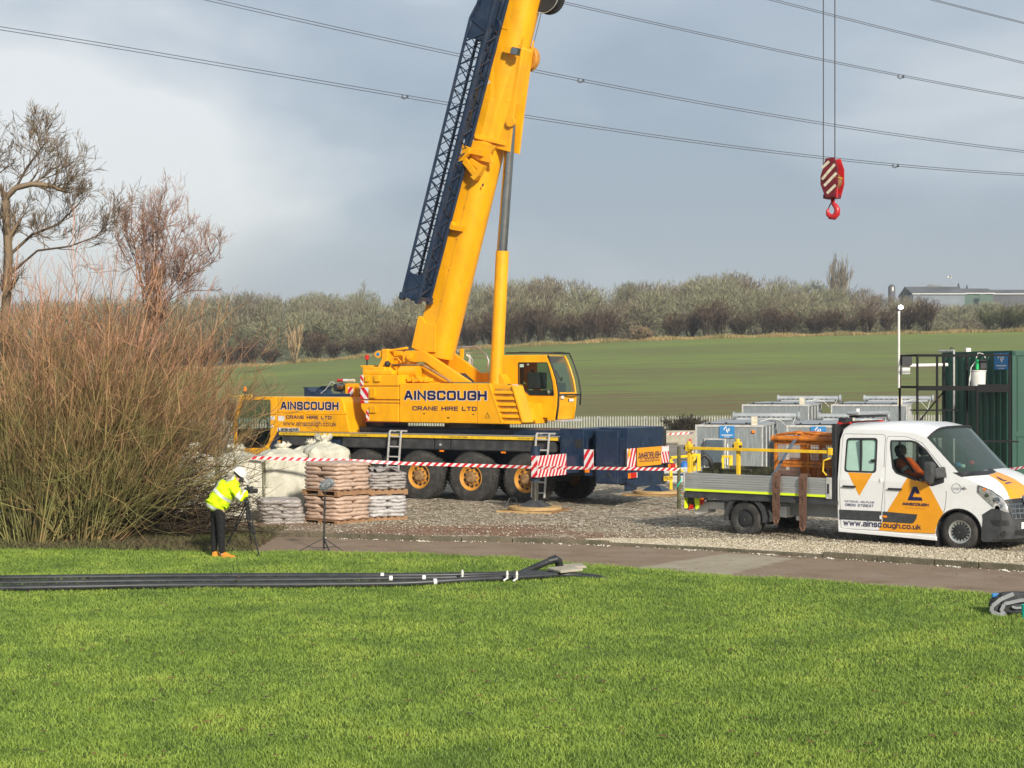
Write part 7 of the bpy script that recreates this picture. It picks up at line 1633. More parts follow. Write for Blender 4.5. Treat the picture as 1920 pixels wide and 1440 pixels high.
for i in range(4): a, b = q[i], q[i+1]; m.add([a-Vector((.035, 0, 0)), a+Vector((.035, 0, 0)), b+Vector((.035, 0, 0)), b-Vector((.035, 0, 0))], [(0, 1, 2, 3)])
m.add([q[0]-Vector((.035, 0, 0)), q[0]+Vector((.035, 0, 0)), Vector((1.0, T1, Z1+.1)), Vector((.93, T1, Z1+.1))], [(0, 1, 2, 3)])
o = m.build('ratchet_strap', 'bstrap'); o.modifiers.new('t', 'SOLIDIFY').thickness = .006
o.location = (VF.O[0], VF.O[1], 0); o.rotation_euler = (0, 0, VF.rot); tag(o, 'blue grey strap running slantwise over the orange cage', 'strap')
# old timber on the bed
o = empty('timber_frame', (VF.O[0], VF.O[1], 0), VF.rot, 'mossy old timber frame lying on the rear of the van bed', 'timber'); m = MB()
for t in (.45, 1.55): m.box(-1.25, -.15, t, t+.10, 1.12, 1.30)
m.build('plank', 'owood', o, bevel=.01); m = MB(); m.box(-.95, -.83, .40, .55, .86, 1.42); m.box(-1.22, -1.12, .4, 1.6, .86, 1.14); m.box(-.3, -.2, .4, 1.6, .86, 1.14); m.build('stub_post', 'owood', o, bevel=.01)

# ------------------------------------------------------------------ site: tanks, green container, scaffold
def logo(o, xd, yd, w, h, parent, name='emblem', m_='wgl'):
    """white broken ring with a slanting bar"""
    o, xd, yd = Vector(o), Vector(xd), Vector(yd); n = xd.cross(yd)*.006; m = MB(); c = o+xd*w*.5+yd*h*.66; r = h*.26
    def arc(a0, a1, r0, r1):
        for k in range(6):
            a, b = a0+(a1-a0)*k/6, a0+(a1-a0)*(k+1)/6; m.poly([c+n+xd*math.cos(t)*q+yd*math.sin(t)*q for t, q in ((a, r0), (b, r0), (b, r1), (a, r1))])
    arc(1.7, 3.1, r*.8, r*1.15); arc(-.3, .9, r*.5, r*.9)
    m.poly([c+n+xd*x*r+yd*y*r for x, y in ((-.25, .35), (.1, .45), (.15, -.3), (.6, .1), (.3, -.9), (.0, -.95), (.0, -.35), (-.3, -.5))])
    m.poly([o+n+xd*w*a+yd*h*b for a, b in ((.14, .20), (.86, .20), (.86, .27), (.14, .27))]); m.poly([o+n+xd*w*a+yd*h*b for a, b in ((.3, .06), (.7, .06), (.7, .10), (.3, .10))])
    return m.build(name, m_, parent, fix=False)
def tank(px, ytop, dd, w, dep, h, ang, lab, sign=None, box=False, light=False):
    p = P(px, ytop, dd); o = empty('steel_tank', (p.x, p.y, p.z-h), -R(ang), lab, 'steel tank', 'galvanised steel tanks')
    m = MB(); m.box(0, w, 0, dep, 0, h-.03); body_ = m.build('tank_body', 'steel', o, bevel=.012)
    m = MB()
    for x in (-.02, w-.03): m.box(x, x+.05, -.02, .03, 0, h-.01); m.box(x, x+.05, dep-.03, dep+.02, 0, h-.01)
    m.box(-.02, w+.02, -.025, .02, h-.07, h-.0); m.box(w-.02, w+.025, 0, dep, h-.07, h-.0)
    for y in np.arange(1.2, dep-.3, 1.2): m.box(w, w+.03, y, y+.05, 0, h-.07)
    m.build('corner_frame', 'lalu', o)
    m = MB(); m.add([(0, 0, h-.02), (w, 0, h-.02), (w, dep, h-.02), (0, dep, h-.02), (.3, .5, h+.06), (w-.3, .5, h+.06), (w-.3, dep-.4, h+.06), (.3, dep-.4, h+.06)], [(0, 1, 5, 4), (1, 2, 6, 5), (2, 3, 7, 6), (3, 0, 4, 7), (4, 5, 6, 7)]); m.build('lid', 'steeltop', o)
    m = MB(); m.cyl((.25, .12, h+.02), (w-.2, .12, h+.02), .018, n=8)
    for x in (.4, w*.45, w-.5): m.box(x-.03, x+.03, .08, .16, h-.02, h+.07)
    m.build('lid_bar', 'black', o)
    y_ = dep-.9; m = MB(); m.cyl((w*.35, y_, h+.19), (w*1.05+.7, y_, h+.19), .10, n=18); m.cyl((w*1.05+.66, y_, h+.19), (w*1.05+.74, y_, h+.19), .15, n=18); m.cyl((w*.33, y_, h+.19), (w*.36, y_, h+.19), .14, n=18); m.cyl((w*.4, y_-.2, h+.08), (w*1.05+.5, y_-.2, h+.08), .06, n=14); m.build('vent_pipe', 'steeltop', o, smooth='auto')
    m = MB()
    for k in range(10): x = w*.42+k*(w*.6+.4)/10; m.box(x, x+.07, y_-.108, y_-.098, h+.12, h+.17)
    m.build('vent_slots', 'black', o)
    m = MB(); m.box(w-.35, w-.17, .1, .25, h-.05, h+.25); m.build('junction_box', 'cream', o, bevel=.01)
    m = MB(); m.tube([(w-.1, .3, h+.1), (w+.2, .8, h+.19), (w+.45, 1.3, h+.1), (w+.7, 1.7, h-.2), (w*1.05+.6, y_-.1, h+.15)], .012, 6); m.build('cable', 'plastw', o)
    if sign:
        sw, sh_, sx, sz = sign; m = MB(); m.box(sx, sx+sw, -.04, -.03, sz, sz+sh_); sg = m.build('sign', 'bluesign', o); logo((sx, -.041, sz), (1, 0, 0), (0, 0, 1), sw, sh_, sg)
    if box:
        m = MB(); m.box(.30, .86, -.22, -.03, .62, 1.32); m.build('control_box', 'ebox', o, bevel=.02); m = MB(); m.box(.24, .92, -.05, -.03, .56, 1.36)
        for x in (.25, .88): m.box(x, x+.03, -.06, -.03, 0, 1.36)
        m.build('box_frame', 'lalu', o)
        m = MB()
        for x in (.5, .62, .72, .8): m.cyl((x, -.12, .1), (x, -.12, .62), .012, n=6)
        m.build('conduit', 'lalu', o); m = MB(); m.box(.95, .99, -.04, -.02, .55, 1.2); m.build('white_tube', 'plastw', o)
        m = MB(); m.box(w-.32, w-.22, -.06, -.02, h-.25, h-.17); m.build('warning_lamp', 'lens_o', o, bevel=.01)
    return o
tank(1305, 796, 49, 2.02, 5.2, 1.78, 14, 'nearest galvanised tank with the control box on its face, behind the van bed', (.46, .36, .72, 1.38), True)
tank(1476, 797, 49.5, 2.2, 5.2, 1.78, 14, 'galvanised tank with half hidden blue sign, behind the orange cage', (.46, .36, .72, 1.38))
tank(1392, 758, 60, 2.45, 5.2, 2.25, 16, 'farther galvanised tank on the left, behind the control box tank')
tank(1559, 758, 60, 2.75, 5.2, 2.25, 16, 'farther galvanised tank on the right, behind the scaffold posts')
# green container: shaded long side towards the left, doors at the right
gc = G(1897, 935); GF = Frame((gc.x, gc.y), -38)
gco = empty('green_container', (gc.x, gc.y, 0), GF.rot, 'dark green steel container behind the black scaffold at the right edge', 'container')
# its front face runs right from the corner, its long side runs back to the left
hgt = CAMZ+(720-657)/FPX*gc.y
gco.rotation_euler = (0, 0, R(4))
m = MB(); m.prism([(0, 0), (2.4, 0), (2.4, 2.6), (-.98, 2.6)], .1, hgt, axis=2); m.build('container_body', 'green', gco, bevel=.02)
m = MB(); m.box(.0, 2.4, -.03, .0, hgt-.14, hgt-.02); m.box(0, 2.4, -.03, 0, .1, .3); m.box(0, .1, -.03, 0, .1, hgt); m.box(.03, 2.4, -.025, 0, 1.62, 1.75); m.box(.14, .18, -.02, 0, .3, hgt-.14); m.build('door_frame', 'green', gco, bevel=.006)
lw = .98; wd = Vector((-.98, 2.6, 0)); wu = wd.normalized(); wn_ = Vector((-wu.y, wu.x, 0)); hz_ = lambda f, o_, z: wd*f+wn_*o_+Vector((0, 0, z))
m = MB()
for k in range(11): f = .04+k*.088; m.add([hz_(f, .0, .25), hz_(f+.012, .035, .25), hz_(f+.04, .035, .25), hz_(f+.052, 0, .25), hz_(f, .0, hgt-.15), hz_(f+.012, .035, hgt-.15), hz_(f+.04, .035, hgt-.15), hz_(f+.052, 0, hgt-.15)], [(0, 1, 5, 4), (1, 2, 6, 5), (2, 3, 7, 6)])
m.build('corrugation', 'green', gco)
m = MB(); a_, b_ = hz_(.22, .05, hgt-.50), hz_(.02, .05, hgt-.50); m.poly([a_, b_, b_+Vector((0, 0, .44)), a_+Vector((0, 0, .44))]); sg = m.build('sign', 'bluesign', gco); logo(a_, (b_-a_).normalized(), (0, 0, 1), (b_-a_).length, .44, sg)
m = MB(); m.cyl(hz_(.78, .08, .3), hz_(.78, .08, hgt+.03), .03, n=8); m.cyl(hz_(.78, .08, hgt+.03), hz_(1.0, .08, hgt+.03), .03, n=8); m.build('conduit', 'lalu', gco)
for dx in (.0, .28): m = MB(); m.box(-.66, -.52, 1.55, 1.68, hgt-.01, hgt+.10) if dx else m.tube([(-.85, 2.3, hgt), (-.82, 2.3, hgt+.13), (-.74, 2.3, hgt+.1)], .02, 6); m.build('camera' if dx else 'camera_arm', 'plastw' if dx else 'black', gco, bevel=.01)
# scaffold platform
sc = empty('scaffold_platform', (gc.x, gc.y, 0), R(4), 'black steel scaffold platform with guard rails in front of the green container', 'scaffold')
GS = Frame((gc.x, gc.y), -4)
def gx(px, t): return GS.at(px, 720, t)[0]
def gz(py, t): return GS.at(1780, py, t)[2]
zdk, zrl = 2.97, gz(664, -.2)
m = MB(); posts = [(1687, .9), (1720, -.1), (1757, -.1), (1770, .9), (1832, -.75), (1893, -.1), (1813, .9)]
for px, t in posts: x = gx(px, t); m.box(x-.025, x+.025, t-.025, t+.025, 0, zrl if px != 1832 else 2.95)
m.build('post', 'blacksteel', sc)
xa, xf, xb, xm_ = gx(1720, -.1), gx(1687, .9), gx(1893, -.1), gx(1832, -.1)
m = MB(); m.box(xa, xb, -.12, -.08, zrl-.05, zrl); m.box(xf, gx(1813, .9), .88, .92, zrl-.05, zrl); m.beam((xa, -.1, zrl-.02), (xf, .9, zrl-.02), .04, .04); m.beam((xa, -.1, zdk-.05), (xf, .9, zdk-.05), .06, .06); m.build('guard_rail', 'blacksteel', sc)
m = MB(); m.prism([(xa, -.12), (xb, -.12), (xb-.15, .92), (xf, .92)], zdk-.06, zdk-.02, axis=2); m.build('deck', 'blacksteel', sc)
m = MB(); m.box(xa, xb, -.15, -.12, zdk-.14, zdk-.02); m.box(xm_, xb, -.16, -.14, zdk-.18, zdk+.02); m.build('deck_edge', 'blacksteel', sc)
m = MB()
m.box(xa, gx(1800, -.1), -.1, .5, 2.30, 2.33); m.box(gx(1832, -.75), xb, -.75, .0, 1.5, 1.53); m.build('landing', 'blacksteel', sc)
m = MB()
m.beam((gx(1700, .9), .9, 1.6), (gx(1775, .9), .9, 2.9), .03, .03); m.build('brace', 'blacksteel', sc)
m = MB(); m.cyl((xf+.05, .95, gz(686, .9)), (gx(1778, .9), .95, gz(684, .9)), .05, n=12); m.build('white_pipe', 'plastw', sc, smooth='auto')
m = MB(); m.box(xf+.03, xf+.3, .8, .92, zrl-.28, zrl-.05); m.build('black_floodlight', 'black', sc, bevel=.01)
m = MB(); m.box(xf+.02, xf+.24, .75, .87, zrl-.52, zrl-.34); m.build('socket_box', 'plastw', sc, bevel=.015)
w_ = lambda v: sc.matrix_world @ v
bpy.context.view_layer.update()
def gw(x, t, z): return Matrix.Rotation(R(4), 3, 'Z') @ Vector((x, t, z))+Vector((gc.x, gc.y, 0))
xt = gx(1834, .3)
b_ = empty('bucket', gw(xt, .3, zdk-.018), R(4), 'white plastic tub standing on the scaffold deck below the green and black sprayer', 'tub')
m = MB(); m.lathe((0, 0, 0), (0, 0, 1), [(0, 0), (0, .185), (.38, .20), (.385, .215), (.41, .215), (.41, 0)], 28); m.build('tub', 'plastw', b_, smooth='auto'); m = MB(); m.tube([(-.2, 0, .36), (-.25, -.05, .2), (-.26, -.05, .0)], .01, 5); m.build('handle', 'plastw', b_)
b_ = empty('sprayer', gw(xt, .3, zdk+.41), R(4), 'black and green pump sprayer standing on the white tub', 'sprayer')
m = MB(); m.box(.02, .22, -.08, .08, .0, .26); m.build('tank_body', 'black', b_, bevel=.03); m = MB(); m.cyl((-.03, -.02, .0), (-.03, -.02, .26), .04, n=12); m.build('bottle', 'glogreen', b_, smooth='auto'); m = MB(); m.tube([(-.05, 0, .3), (.0, 0, .44), (.12, 0, .42), (.2, 0, .3)], .012, 6); m.tube([(-.08, 0, .2), (-.2, -.02, .05), (-.24, -.05, -.3)], .012, 6); m.build('hose', 'plastw', b_)
# lamp mast
lp = P(1687, 664, gc.y+.5)
lm = empty('lamp_mast', (lp.x, lp.y, 0), 0, 'thin white mast with a lit round lamp rising beside the scaffold', 'lamp')
zt_m = CAMZ+(720-583)/FPX*lp.y
m = MB(); m.cyl((0, .1, 2.9), (0, .1, zt_m), .032, n=12); m.build('mast', 'plastw', lm, smooth='auto')
m = MB(); m.cyl((0, .1, zt_m-.04), (0, .1, zt_m+.04), .03, n=10); m.box(-.05, .02, .06, .16, zt_m+.02, zt_m+.12); m.build('lamp_bracket', 'black', lm)
M['lit'] = mat('lit_lamp', (1, 1, 1), .3, var=0, emit=14.0)
m = MB(); m.sphere((.04, .05, zt_m+.10), .062, sc=(1.0, .7, .85)); m.build('lit_lens', 'lit', lm, smooth=True)
# low concrete blocks and walls in the background, right of the crane tail
o = G(1252, 862)
m = MB(); a = P(1240, 835, 78); m.box(0, 5.5, 0, .6, -.6, .62); w1_ = m.build('concrete_wall', 'concrete', bevel=.03); w1_.location = (a.x, a.y, .1); w1_.rotation_euler = (0, 0, R(6)); tag(w1_, 'low pale concrete wall across the yard between the crane tail and the tanks', 'wall')
r0 = P(1283, 808, 92); v_, f_ = bush(301, 1.7, 2.6, 26, .012, 3, 5, .1, .9); o = raw_mesh('leafless_bush', v_, f_, 'hedge'); o.location = (r0.x, 92, -.3); tag(o, 'dark leafless bush in front of the palisade fence left of the nearest tank', 'bush')
# traffic cone
cp = G(1293, 878); cp = P(1294, 850, 62); co = empty('traffic_cone', (cp.x, 62, CAMZ-(856-720)/FPX*62), 0, 'orange and white traffic cone standing beyond the yellow barrier', 'cone')
m = MB(); m.lathe((0, 0, 0), (0, 0, 1), [(0, .24), (.04, .24), (.05, .17), (.16, .145)], 20); m.box(-.22, .22, -.22, .22, -.02, .04); m.build('cone_base', 'lens_r', co, smooth='auto')
m = MB(); m.lathe((0, 0, 0), (0, 0, 1), [(.16, .145), (.50, .075)], 20); m.build('white_sleeve', 'wgl', co, smooth='auto'); m = MB(); m.lathe((0, 0, 0), (0, 0, 1), [(.50, .075), (.68, .04), (.70, 0)], 20); m.build('cone_tip', 'lens_r', co, smooth='auto')
# yellow barriers
def barrier(x0, y0, x1, y1, ybot, dd, lab, brace=False):
    a, b = P(x0, y0, dd), P(x1, y1, dd+.5); zb_ = 0.0
    o = empty('barrier', (a.x, a.y, 0), 0, lab, 'barrier'); l = b-a; m = MB()
    m.beam((0, 0, a.z), (l.x, l.y, b.z), .07, .07); m.build('top_bar', 'barrier', o, bevel=.01)
    m = MB(); m.box(-.04, .04, -.04, .04, 0, a.z-.035); m.build('upright', 'barrier', o, bevel=.01); m = MB(); m.box(l.x-.05, l.x+.05, l.y-.05, l.y+.05, 0, b.z+.035); m.build('upright', 'barrier', o, bevel=.01)
    if brace: m = MB(); m.beam((0, 0, a.z-.1), (l.x*.6, l.y*.6, .45), .05, .05); m.build('brace', 'barrier', o)
barrier(1258, 858, 1310, 853, 0, 44, 'yellow barrier between the wooden post and the nearest tank', True)
barrier(1355, 856, 1370, 856, 0, 46.5, 'short yellow hoop barrier in front of the nearest tank')
barrier(1302, 852, 1300.5, 852, 0, 45.5, 'thick yellow bollard like barrier by the left corner of the nearest tank')
bb_ = G(1280, 925); m = MB(); m.sphere((0, 0, .35), .2, sc=(.8, .8, 1.6)); m.box(-.2, .25, -.15, .15, 0, .15); o = m.build('blue_sack', 'bluebag', smooth='auto'); o.location = (G(1283, 905).x, G(1283, 905).y, 0); tag(o, 'blue plastic sack standing on the ground behind the wooden post', 'sack')
a = G(1245, 908); m = MB(); m.box(0, .9, 0, .15, .32, .5); m.box(.1, .8, 0, .12, .06, .25); o = m.build('aluminium_planks', 'alu', bevel=.01); o.location = a; tag(o, 'stacked aluminium planks lying behind the crane tail beside the wooden post', 'planks')
m = MB(); m.tube([P(1306, 868, 45), P(1312, 857, 45), P(1322, 853, 45), P(1331, 862, 45), P(1336, 880, 45)], .07, 10); o = m.build('black_hose', 'black', smooth=True); tag(o, 'black corrugated hose curving in front of the control box', 'hose')
# wooden post with barrier tape
wp = G(1273, 958)
po = empty('wooden_post', wp, 0, 'weathered round wooden post holding the red and white tape behind the van tail', 'post')
m = MB(); m.cyl((0, 0, 0), (.0, 0, 1.52), .045, .042, n=12); m.build('shaft', 'owood', po, smooth='auto')
m = MB(); m.tube([(.045*1.1*math.cos(a), .045*1.1*math.sin(a), .35+.45*k/10) for k, a in enumerate(np.linspace(0, 7, 11))], .014, 6); m.build('blue_twine', 'teal', po)
def tape(pts, name, lab, w=.07, band=.16, tw=.35):
    """long strip, red and white, slightly twisted"""
    P3 = [Vector(p) for p in pts]; L_ = [0]
    for i in range(len(P3)-1): L_.append(L_[-1]+(P3[i+1]-P3[i]).length)
    n = int(L_[-1]/band*4); m = MB(); prev = None
    for k in range(n+1):
        d = L_[-1]*k/n; i = max(j for j in range(len(L_)) if L_[j] <= d+1e-9); i = min(i, len(P3)-2); f = (d-L_[i])/(L_[i+1]-L_[i]); q = P3[i].lerp(P3[i+1], f)
        a = tw*math.sin(d*.7)+.12*math.sin(d*2.9); up = Vector((0, math.sin(a), math.cos(a))); sl = Vector((.04, 0, 0))
        cur = (q-up*w/2-sl, q+up*w/2+sl)
        if prev: m.mi = (k//2) % 2; m.add([prev[0], cur[0], cur[1], prev[1]], [(0, 1, 2, 3)])
        prev = cur
    return m
tp = [P(470, 858, 35.0), P(560, 861, 35.2), P(640, 863, 35.2), P(760, 869, 35.5), P(900, 873, 35.8), P(1010, 876.5, 36.2), P(1120, 878, 36.8), P(1275, 880, 37.6)]
tp[-1] = Vector((wp.x, wp.y-.05, CAMZ-(880-720)/FPX*wp.y))
o = tape(tp, '', '').build('barrier_tape', ['wgl', 'rgl'], None, fix=False); o.modifiers.new('t', 'SOLIDIFY').thickness = .002; tag(o, 'long red and white barrier tape stretched from the bushes to the wooden post', 'tape')
tp = [P(1880, 882, 36.5), P(1920, 876, 36), P(2010, 862, 35)]
o = tape(tp, '', '').build('barrier_tape', ['wgl', 'rgl'], None, fix=False); o.modifiers.new('t', 'SOLIDIFY').thickness = .002; tag(o, 'short run of red and white tape in front of the green container', 'tape')
tp = [P(1252, 814, 77), P(1292, 812, 77), P(1300, 812, 76)]
o = tape(tp, '', '', w=.1, band=.25).build('barrier_tape', ['wgl', 'rgl'], None, fix=False); tag(o, 'red and white tape above the low concrete wall far across the yard', 'tape')
# low crate beside the green container
a = G(1895, 958); m = MB(); m.box(-.4, .25, 0, .5, .0, .72); o = m.build('grey_crate', 'steeltop', bevel=.03); o.location = (G(1895, 950).x, G(1895, 950).y, 0); tag(o, 'grey plastic crate beyond the van bonnet beside the green container', 'crate')

# ------------------------------------------------------------------ white bulk bags
def rnd_disp(bm, amp, sc, seed):
    for v in bm.verts:
        q = v.co*sc; v.co += Vector((math.sin(q.y*3.1+seed)+math.sin(q.z*5.3+q.x*2+seed*2), math.sin(q.x*2.7+q.z*1.7+seed), math.sin(q.x*4.1+q.y*3.7+seed*3)*.6))*amp
def bulk_bag(px, py, w, h, seed, lab, rot=.3, ruff=.35, dd=None):
    g = G(px, py); g = G(px, py-12); o = empty('bulk_bag', g, rot, lab, 'bulk bag', 'white bulk bags')
    r = random.Random(seed); V_, F_ = [], []; nseg = 40; rows = 26
    for j in range(rows+1):
        f = j/rows; z = h*f
        bul = 1+.07*math.sin(math.pi*min(1, f*1.1))-.03*(1-f)
        if f > .9: bul *= 1-((f-.9)/.1)**2*.55
        for i in range(nseg):
            a = 2*math.pi*i/nseg; c, s = math.cos(a), math.sin(a); e = .36
            x = (abs(c)**e)*(1 if c > 0 else -1)*w/2; y = (abs(s)**e)*(1 if s > 0 else -1)*w/2
            wr = .016*math.sin(i*1.7+j*.6+seed)+.02*math.sin(i*.8-j*.35+seed*2)+.012*math.sin(i*3.3-j*1.1)+(.02*math.sin(i*2.6+seed) if f > .8 else .0)
            V_.append(((x)*bul*(1+wr), y*bul*(1+wr), z+(.025*math.sin(i*.9+seed) if f > .6 else 0)))
    for j in range(rows):
        for i in range(nseg): F_.append((j*nseg+i, j*nseg+(i+1) % nseg, (j+1)*nseg+(i+1) % nseg, (j+1)*nseg+i))
    F_.append(tuple(rows*nseg+i for i in range(nseg)))
    m = MB(); m.add(V_, F_); m.build('sack', 'fibc', o, smooth=True)
    # gathered neck
    V_, F_ = [], []; cx, cy = r.uniform(-.12, .12), r.uniform(-.1, .1)
    for j, (rr, zz) in enumerate(((.30, -.06), (.16, .06), (.10, .12), (.18, .20), (.25*ruff/.35, .28), (.22*ruff/.35, .33))):
        for i in range(24): a = 2*math.pi*i/24; q = rr*w*(1+.22*math.sin(i*2.3+j+seed)+.12*r.uniform(-1, 1)); V_.append((cx+q*math.cos(a), cy+q*math.sin(a), h+zz*ruff/.35*.9+.04*math.sin(i*1.9+j)*(j > 2)))
    for j in range(5):
        for i in range(24): F_.append((j*24+i, j*24+(i+1) % 24, (j+1)*24+(i+1) % 24, (j+1)*24+i))
    m = MB(); m.add(V_, F_); m.build('gathered_neck', 'fibc', o, smooth=True)
    m = MB()
    for sx in (-1, 1): m.beam((sx*w*.485, -w*.49, .0), (sx*w*.47, -w*.51, h*.88), .022, .01)
    m.build('corner_seam', 'owood', o)
    return o
bulk_bag(612, 978, 1.0, 1.62, 3, 'tallest white bulk bag, right under the yellow strip of the crane', .25, .26)
bulk_bag(528, 980, 1.02, 1.50, 5, 'white bulk bag left of the tallest one and behind the loose grey sack pile', .35, .2)
bulk_bag(578, 968, .8, 1.5, 6, 'white bulk bag squeezed in the gap between two others', .1, .2)
bulk_bag(447, 985, 1.0, 1.46, 7, 'white bulk bag directly behind the helmet of the bent over person', .3, .22)
bulk_bag(365, 985, .98, 1.42, 8, 'white bulk bag just left of the bent over person, half behind thorn twigs', .2, .3)
bulk_bag(285, 985, .98, 1.42, 9, 'white bulk bag showing through the middle of the dark thorn branches', .4, .3)
bulk_bag(205, 985, .98, 1.40, 10, 'leftmost white bulk bag, almost hidden by the willow stems', .2, .3)

# ------------------------------------------------------------------ pallets of sacks
def sack(mb, c, lx, ly, lz, rot, seed):
    r = random.Random(seed); n, k = 24, 9; o_ = len(mb.v); V_ = []
    for j in range(k+1):
        b = math.pi*j/k
        for i in range(n):
            a = 2*math.pi*i/n; cx, sx, cz, sz = math.cos(a), math.sin(a), math.cos(b), math.sin(b)
            f = lambda v, e: (abs(v)**e)*(1 if v >= 0 else -1)
            x = f(cx, .45)*f(sz, .5)*lx/2; y = f(sx, .45)*f(sz, .5)*ly/2; z = f(cz, .75)*lz/2
            w = 1+.02*math.sin(i*2.1+j*1.3+seed)+r.uniform(-.015, .015); z += .012*math.sin(x*19+seed)*math.cos(y*17+seed*1.3)
            q = Matrix.Rotation(rot, 3, 'Z') @ Vector((x*w, y*w, z)); V_.append(Vector(c)+q)
    F_ = [(j*n+i, j*n+(i+1) % n, (j+1)*n+(i+1) % n, (j+1)*n+i) for j in range(k) for i in range(n)]
    mb.add(V_, F_)
def pallet_stack(loc, rot, w, d, layers, lh, mt, lab, seed, cat='pallet load', zb=.0, pal=True, slump=0.0, sh=1.0):
    o = empty('pallet_load', (loc[0], loc[1], zb), rot, lab, cat); r = random.Random(seed); z0 = .0
    if pal:
        m = MB()
        for k in range(3): m.box(-w/2+k*(w-.1)/2, -w/2+k*(w-.1)/2+.1, -d/2, d/2, .02, .10)
        for k in range(6): m.box(-w/2, w/2, -d/2+k*(d-.1)/5, -d/2+k*(d-.1)/5+.09, .10, .122); 
        for k in range(3): m.box(-w/2, w/2, -d/2+k*(d-.1)/2, -d/2+k*(d-.1)/2+.1, .0, .02)
        m.build('pallet', 'wood', o, bevel=.004); z0 = .122
    for L_ in range(layers):
        sl = slump*(L_/layers)
        cols, rows = (2, 1) if L_ % 2 else (1, 2)
        for a in range(cols):
            for b in range(rows):
                lx, ly = w/cols*1.04, d/rows*1.04
                m = MB(); sack(m, (-w/2+lx/1.04*(a+.5)+r.uniform(-.012, .012)-sl*.5, -d/2+ly/1.04*(b+.5)+r.uniform(-.022, .022), z0+lh*(L_+.5)+r.uniform(-.006, .006)-sl*.1*abs(a-.5)), lx, ly, lh*1.5, r.uniform(-.04, .04), seed*50+L_*7+a*3+b)
                m.build('sack', mt, o, smooth=True)
    return o
a1 = -.70; w1c = G(632, 988)+Vector((-.08, .72, 0))
pallet_stack(w1c, a1, 1.08, 1.02, 6, .082, 'bagtan', 'lower pallet of tan sacks in the front stack beside the microphone', 11, zb=0)
pallet_stack(w1c, a1, 1.10, 1.02, 7, .082, 'bagtan', 'upper pallet of tan sacks, resting on the lower tan pallet', 12, zb=.63)
a2 = -1.1; w2c = G(694, 981)+Vector((.197, .549, 0))
pallet_stack(w2c, a2, .85, .88, 6, .075, 'bagsilver', 'lower pallet of silvery sacks at the right of the sack stacks', 13)
pallet_stack(w2c+Vector((0, .05, 0)), a2+.03, .85, .88, 6, .06, 'baggrey', 'upper pallet of brownish grey sacks on top of the silvery sacks', 14, zb=.59)
w3c = G(525, 986)+Vector((0, .5, 0))
pallet_stack(w3c, .22, .92, .8, 7, .078, 'baggrey', 'slumped pile of dark grey sacks left of the tan sacks', 15, pal=False, slump=.25)
# torn film over the tops
m = MB(); r = random.Random(5); V_, F_ = [], []
for j in range(9):
    for i in range(14): V_.append((-.55+i*.085, -.35+j*.09, .0+.05*math.sin(i*1.3+j)+r.uniform(0, .05)))
F_ = [(j*14+i, j*14+i+1, (j+1)*14+i+1, (j+1)*14+i) for j in range(8) for i in range(13)]
m.add(V_, F_); o = m.build('plastic_film', 'baggrey', smooth=True, fix=False); o.location = (w2c.x, w2c.y+.05, .59+.122+.39); o.rotation_euler = (0, 0, a2+.03); o.scale = (.75, .8, 1); tag(o, 'crumpled grey plastic film lying over the brownish grey sacks', 'film')

# ------------------------------------------------------------------ pipes on the lawn
def zl(x, y): return float(LZ(np.array(x), np.array(y)))
def pipe(pts, r_, lab, joints=()):
    q = []
    for (px, py) in pts: g = G(px, py, .05); q.append(Vector((g.x, g.y, zl(g.x, g.y)+r_+.005-(.16 if px > 1140 else .05 if px > 1110 else 0))))
    sm_ = []
    for i in range(len(q)-1):
        for k in range(6): t = k/6; sm_.append(q[i].lerp(q[i+1], t))
    sm_.append(q[-1])
    for _ in range(3): sm_ = [sm_[0]]+[(sm_[i-1]+sm_[i]*2+sm_[i+1])/4 for i in range(1, len(sm_)-1)]+[sm_[-1]]
    o = empty('black_pipe', sm_[0], 0, lab, 'pipe', 'black pipes lying on the lawn'); m = MB(); m.tube([p-sm_[0] for p in sm_], r_, 14); m.build('pipe', 'pipe', o, smooth='auto')
    for px in joints:
        best = min(range(len(sm_)-1), key=lambda i: abs(960+sm_[i].x/sm_[i].y*3000-px)); a = sm_[best]-sm_[0]; d = (sm_[best+1]-sm_[best]).normalized(); m = MB(); m.cyl(a-d*.025, a+d*.025, r_*1.05, n=14); m.build('white_label', 'wgl', o, smooth='auto')
    return sm_
pipe([(-500, 1092), (0, 1089), (300, 1084), (540, 1083), (720, 1084), (860, 1082), (960, 1079), (1020, 1077)], .042, 'rear black pipe on the lawn, ending under the stone slab', (719,))
pipe([(-500, 1101), (0, 1098), (300, 1092), (540, 1090), (740, 1088), (850, 1087), (930, 1084), (1010, 1079), (1060, 1076)], .042, 'middle black pipe on the lawn', (737, 802))
pipe([(-500, 1112), (0, 1109), (300, 1101), (540, 1099), (760, 1096), (870, 1092), (980, 1086), (1060, 1081), (1128, 1083), (1160, 1086)], .046, 'front black pipe on the lawn, reaching farthest right', (823,))
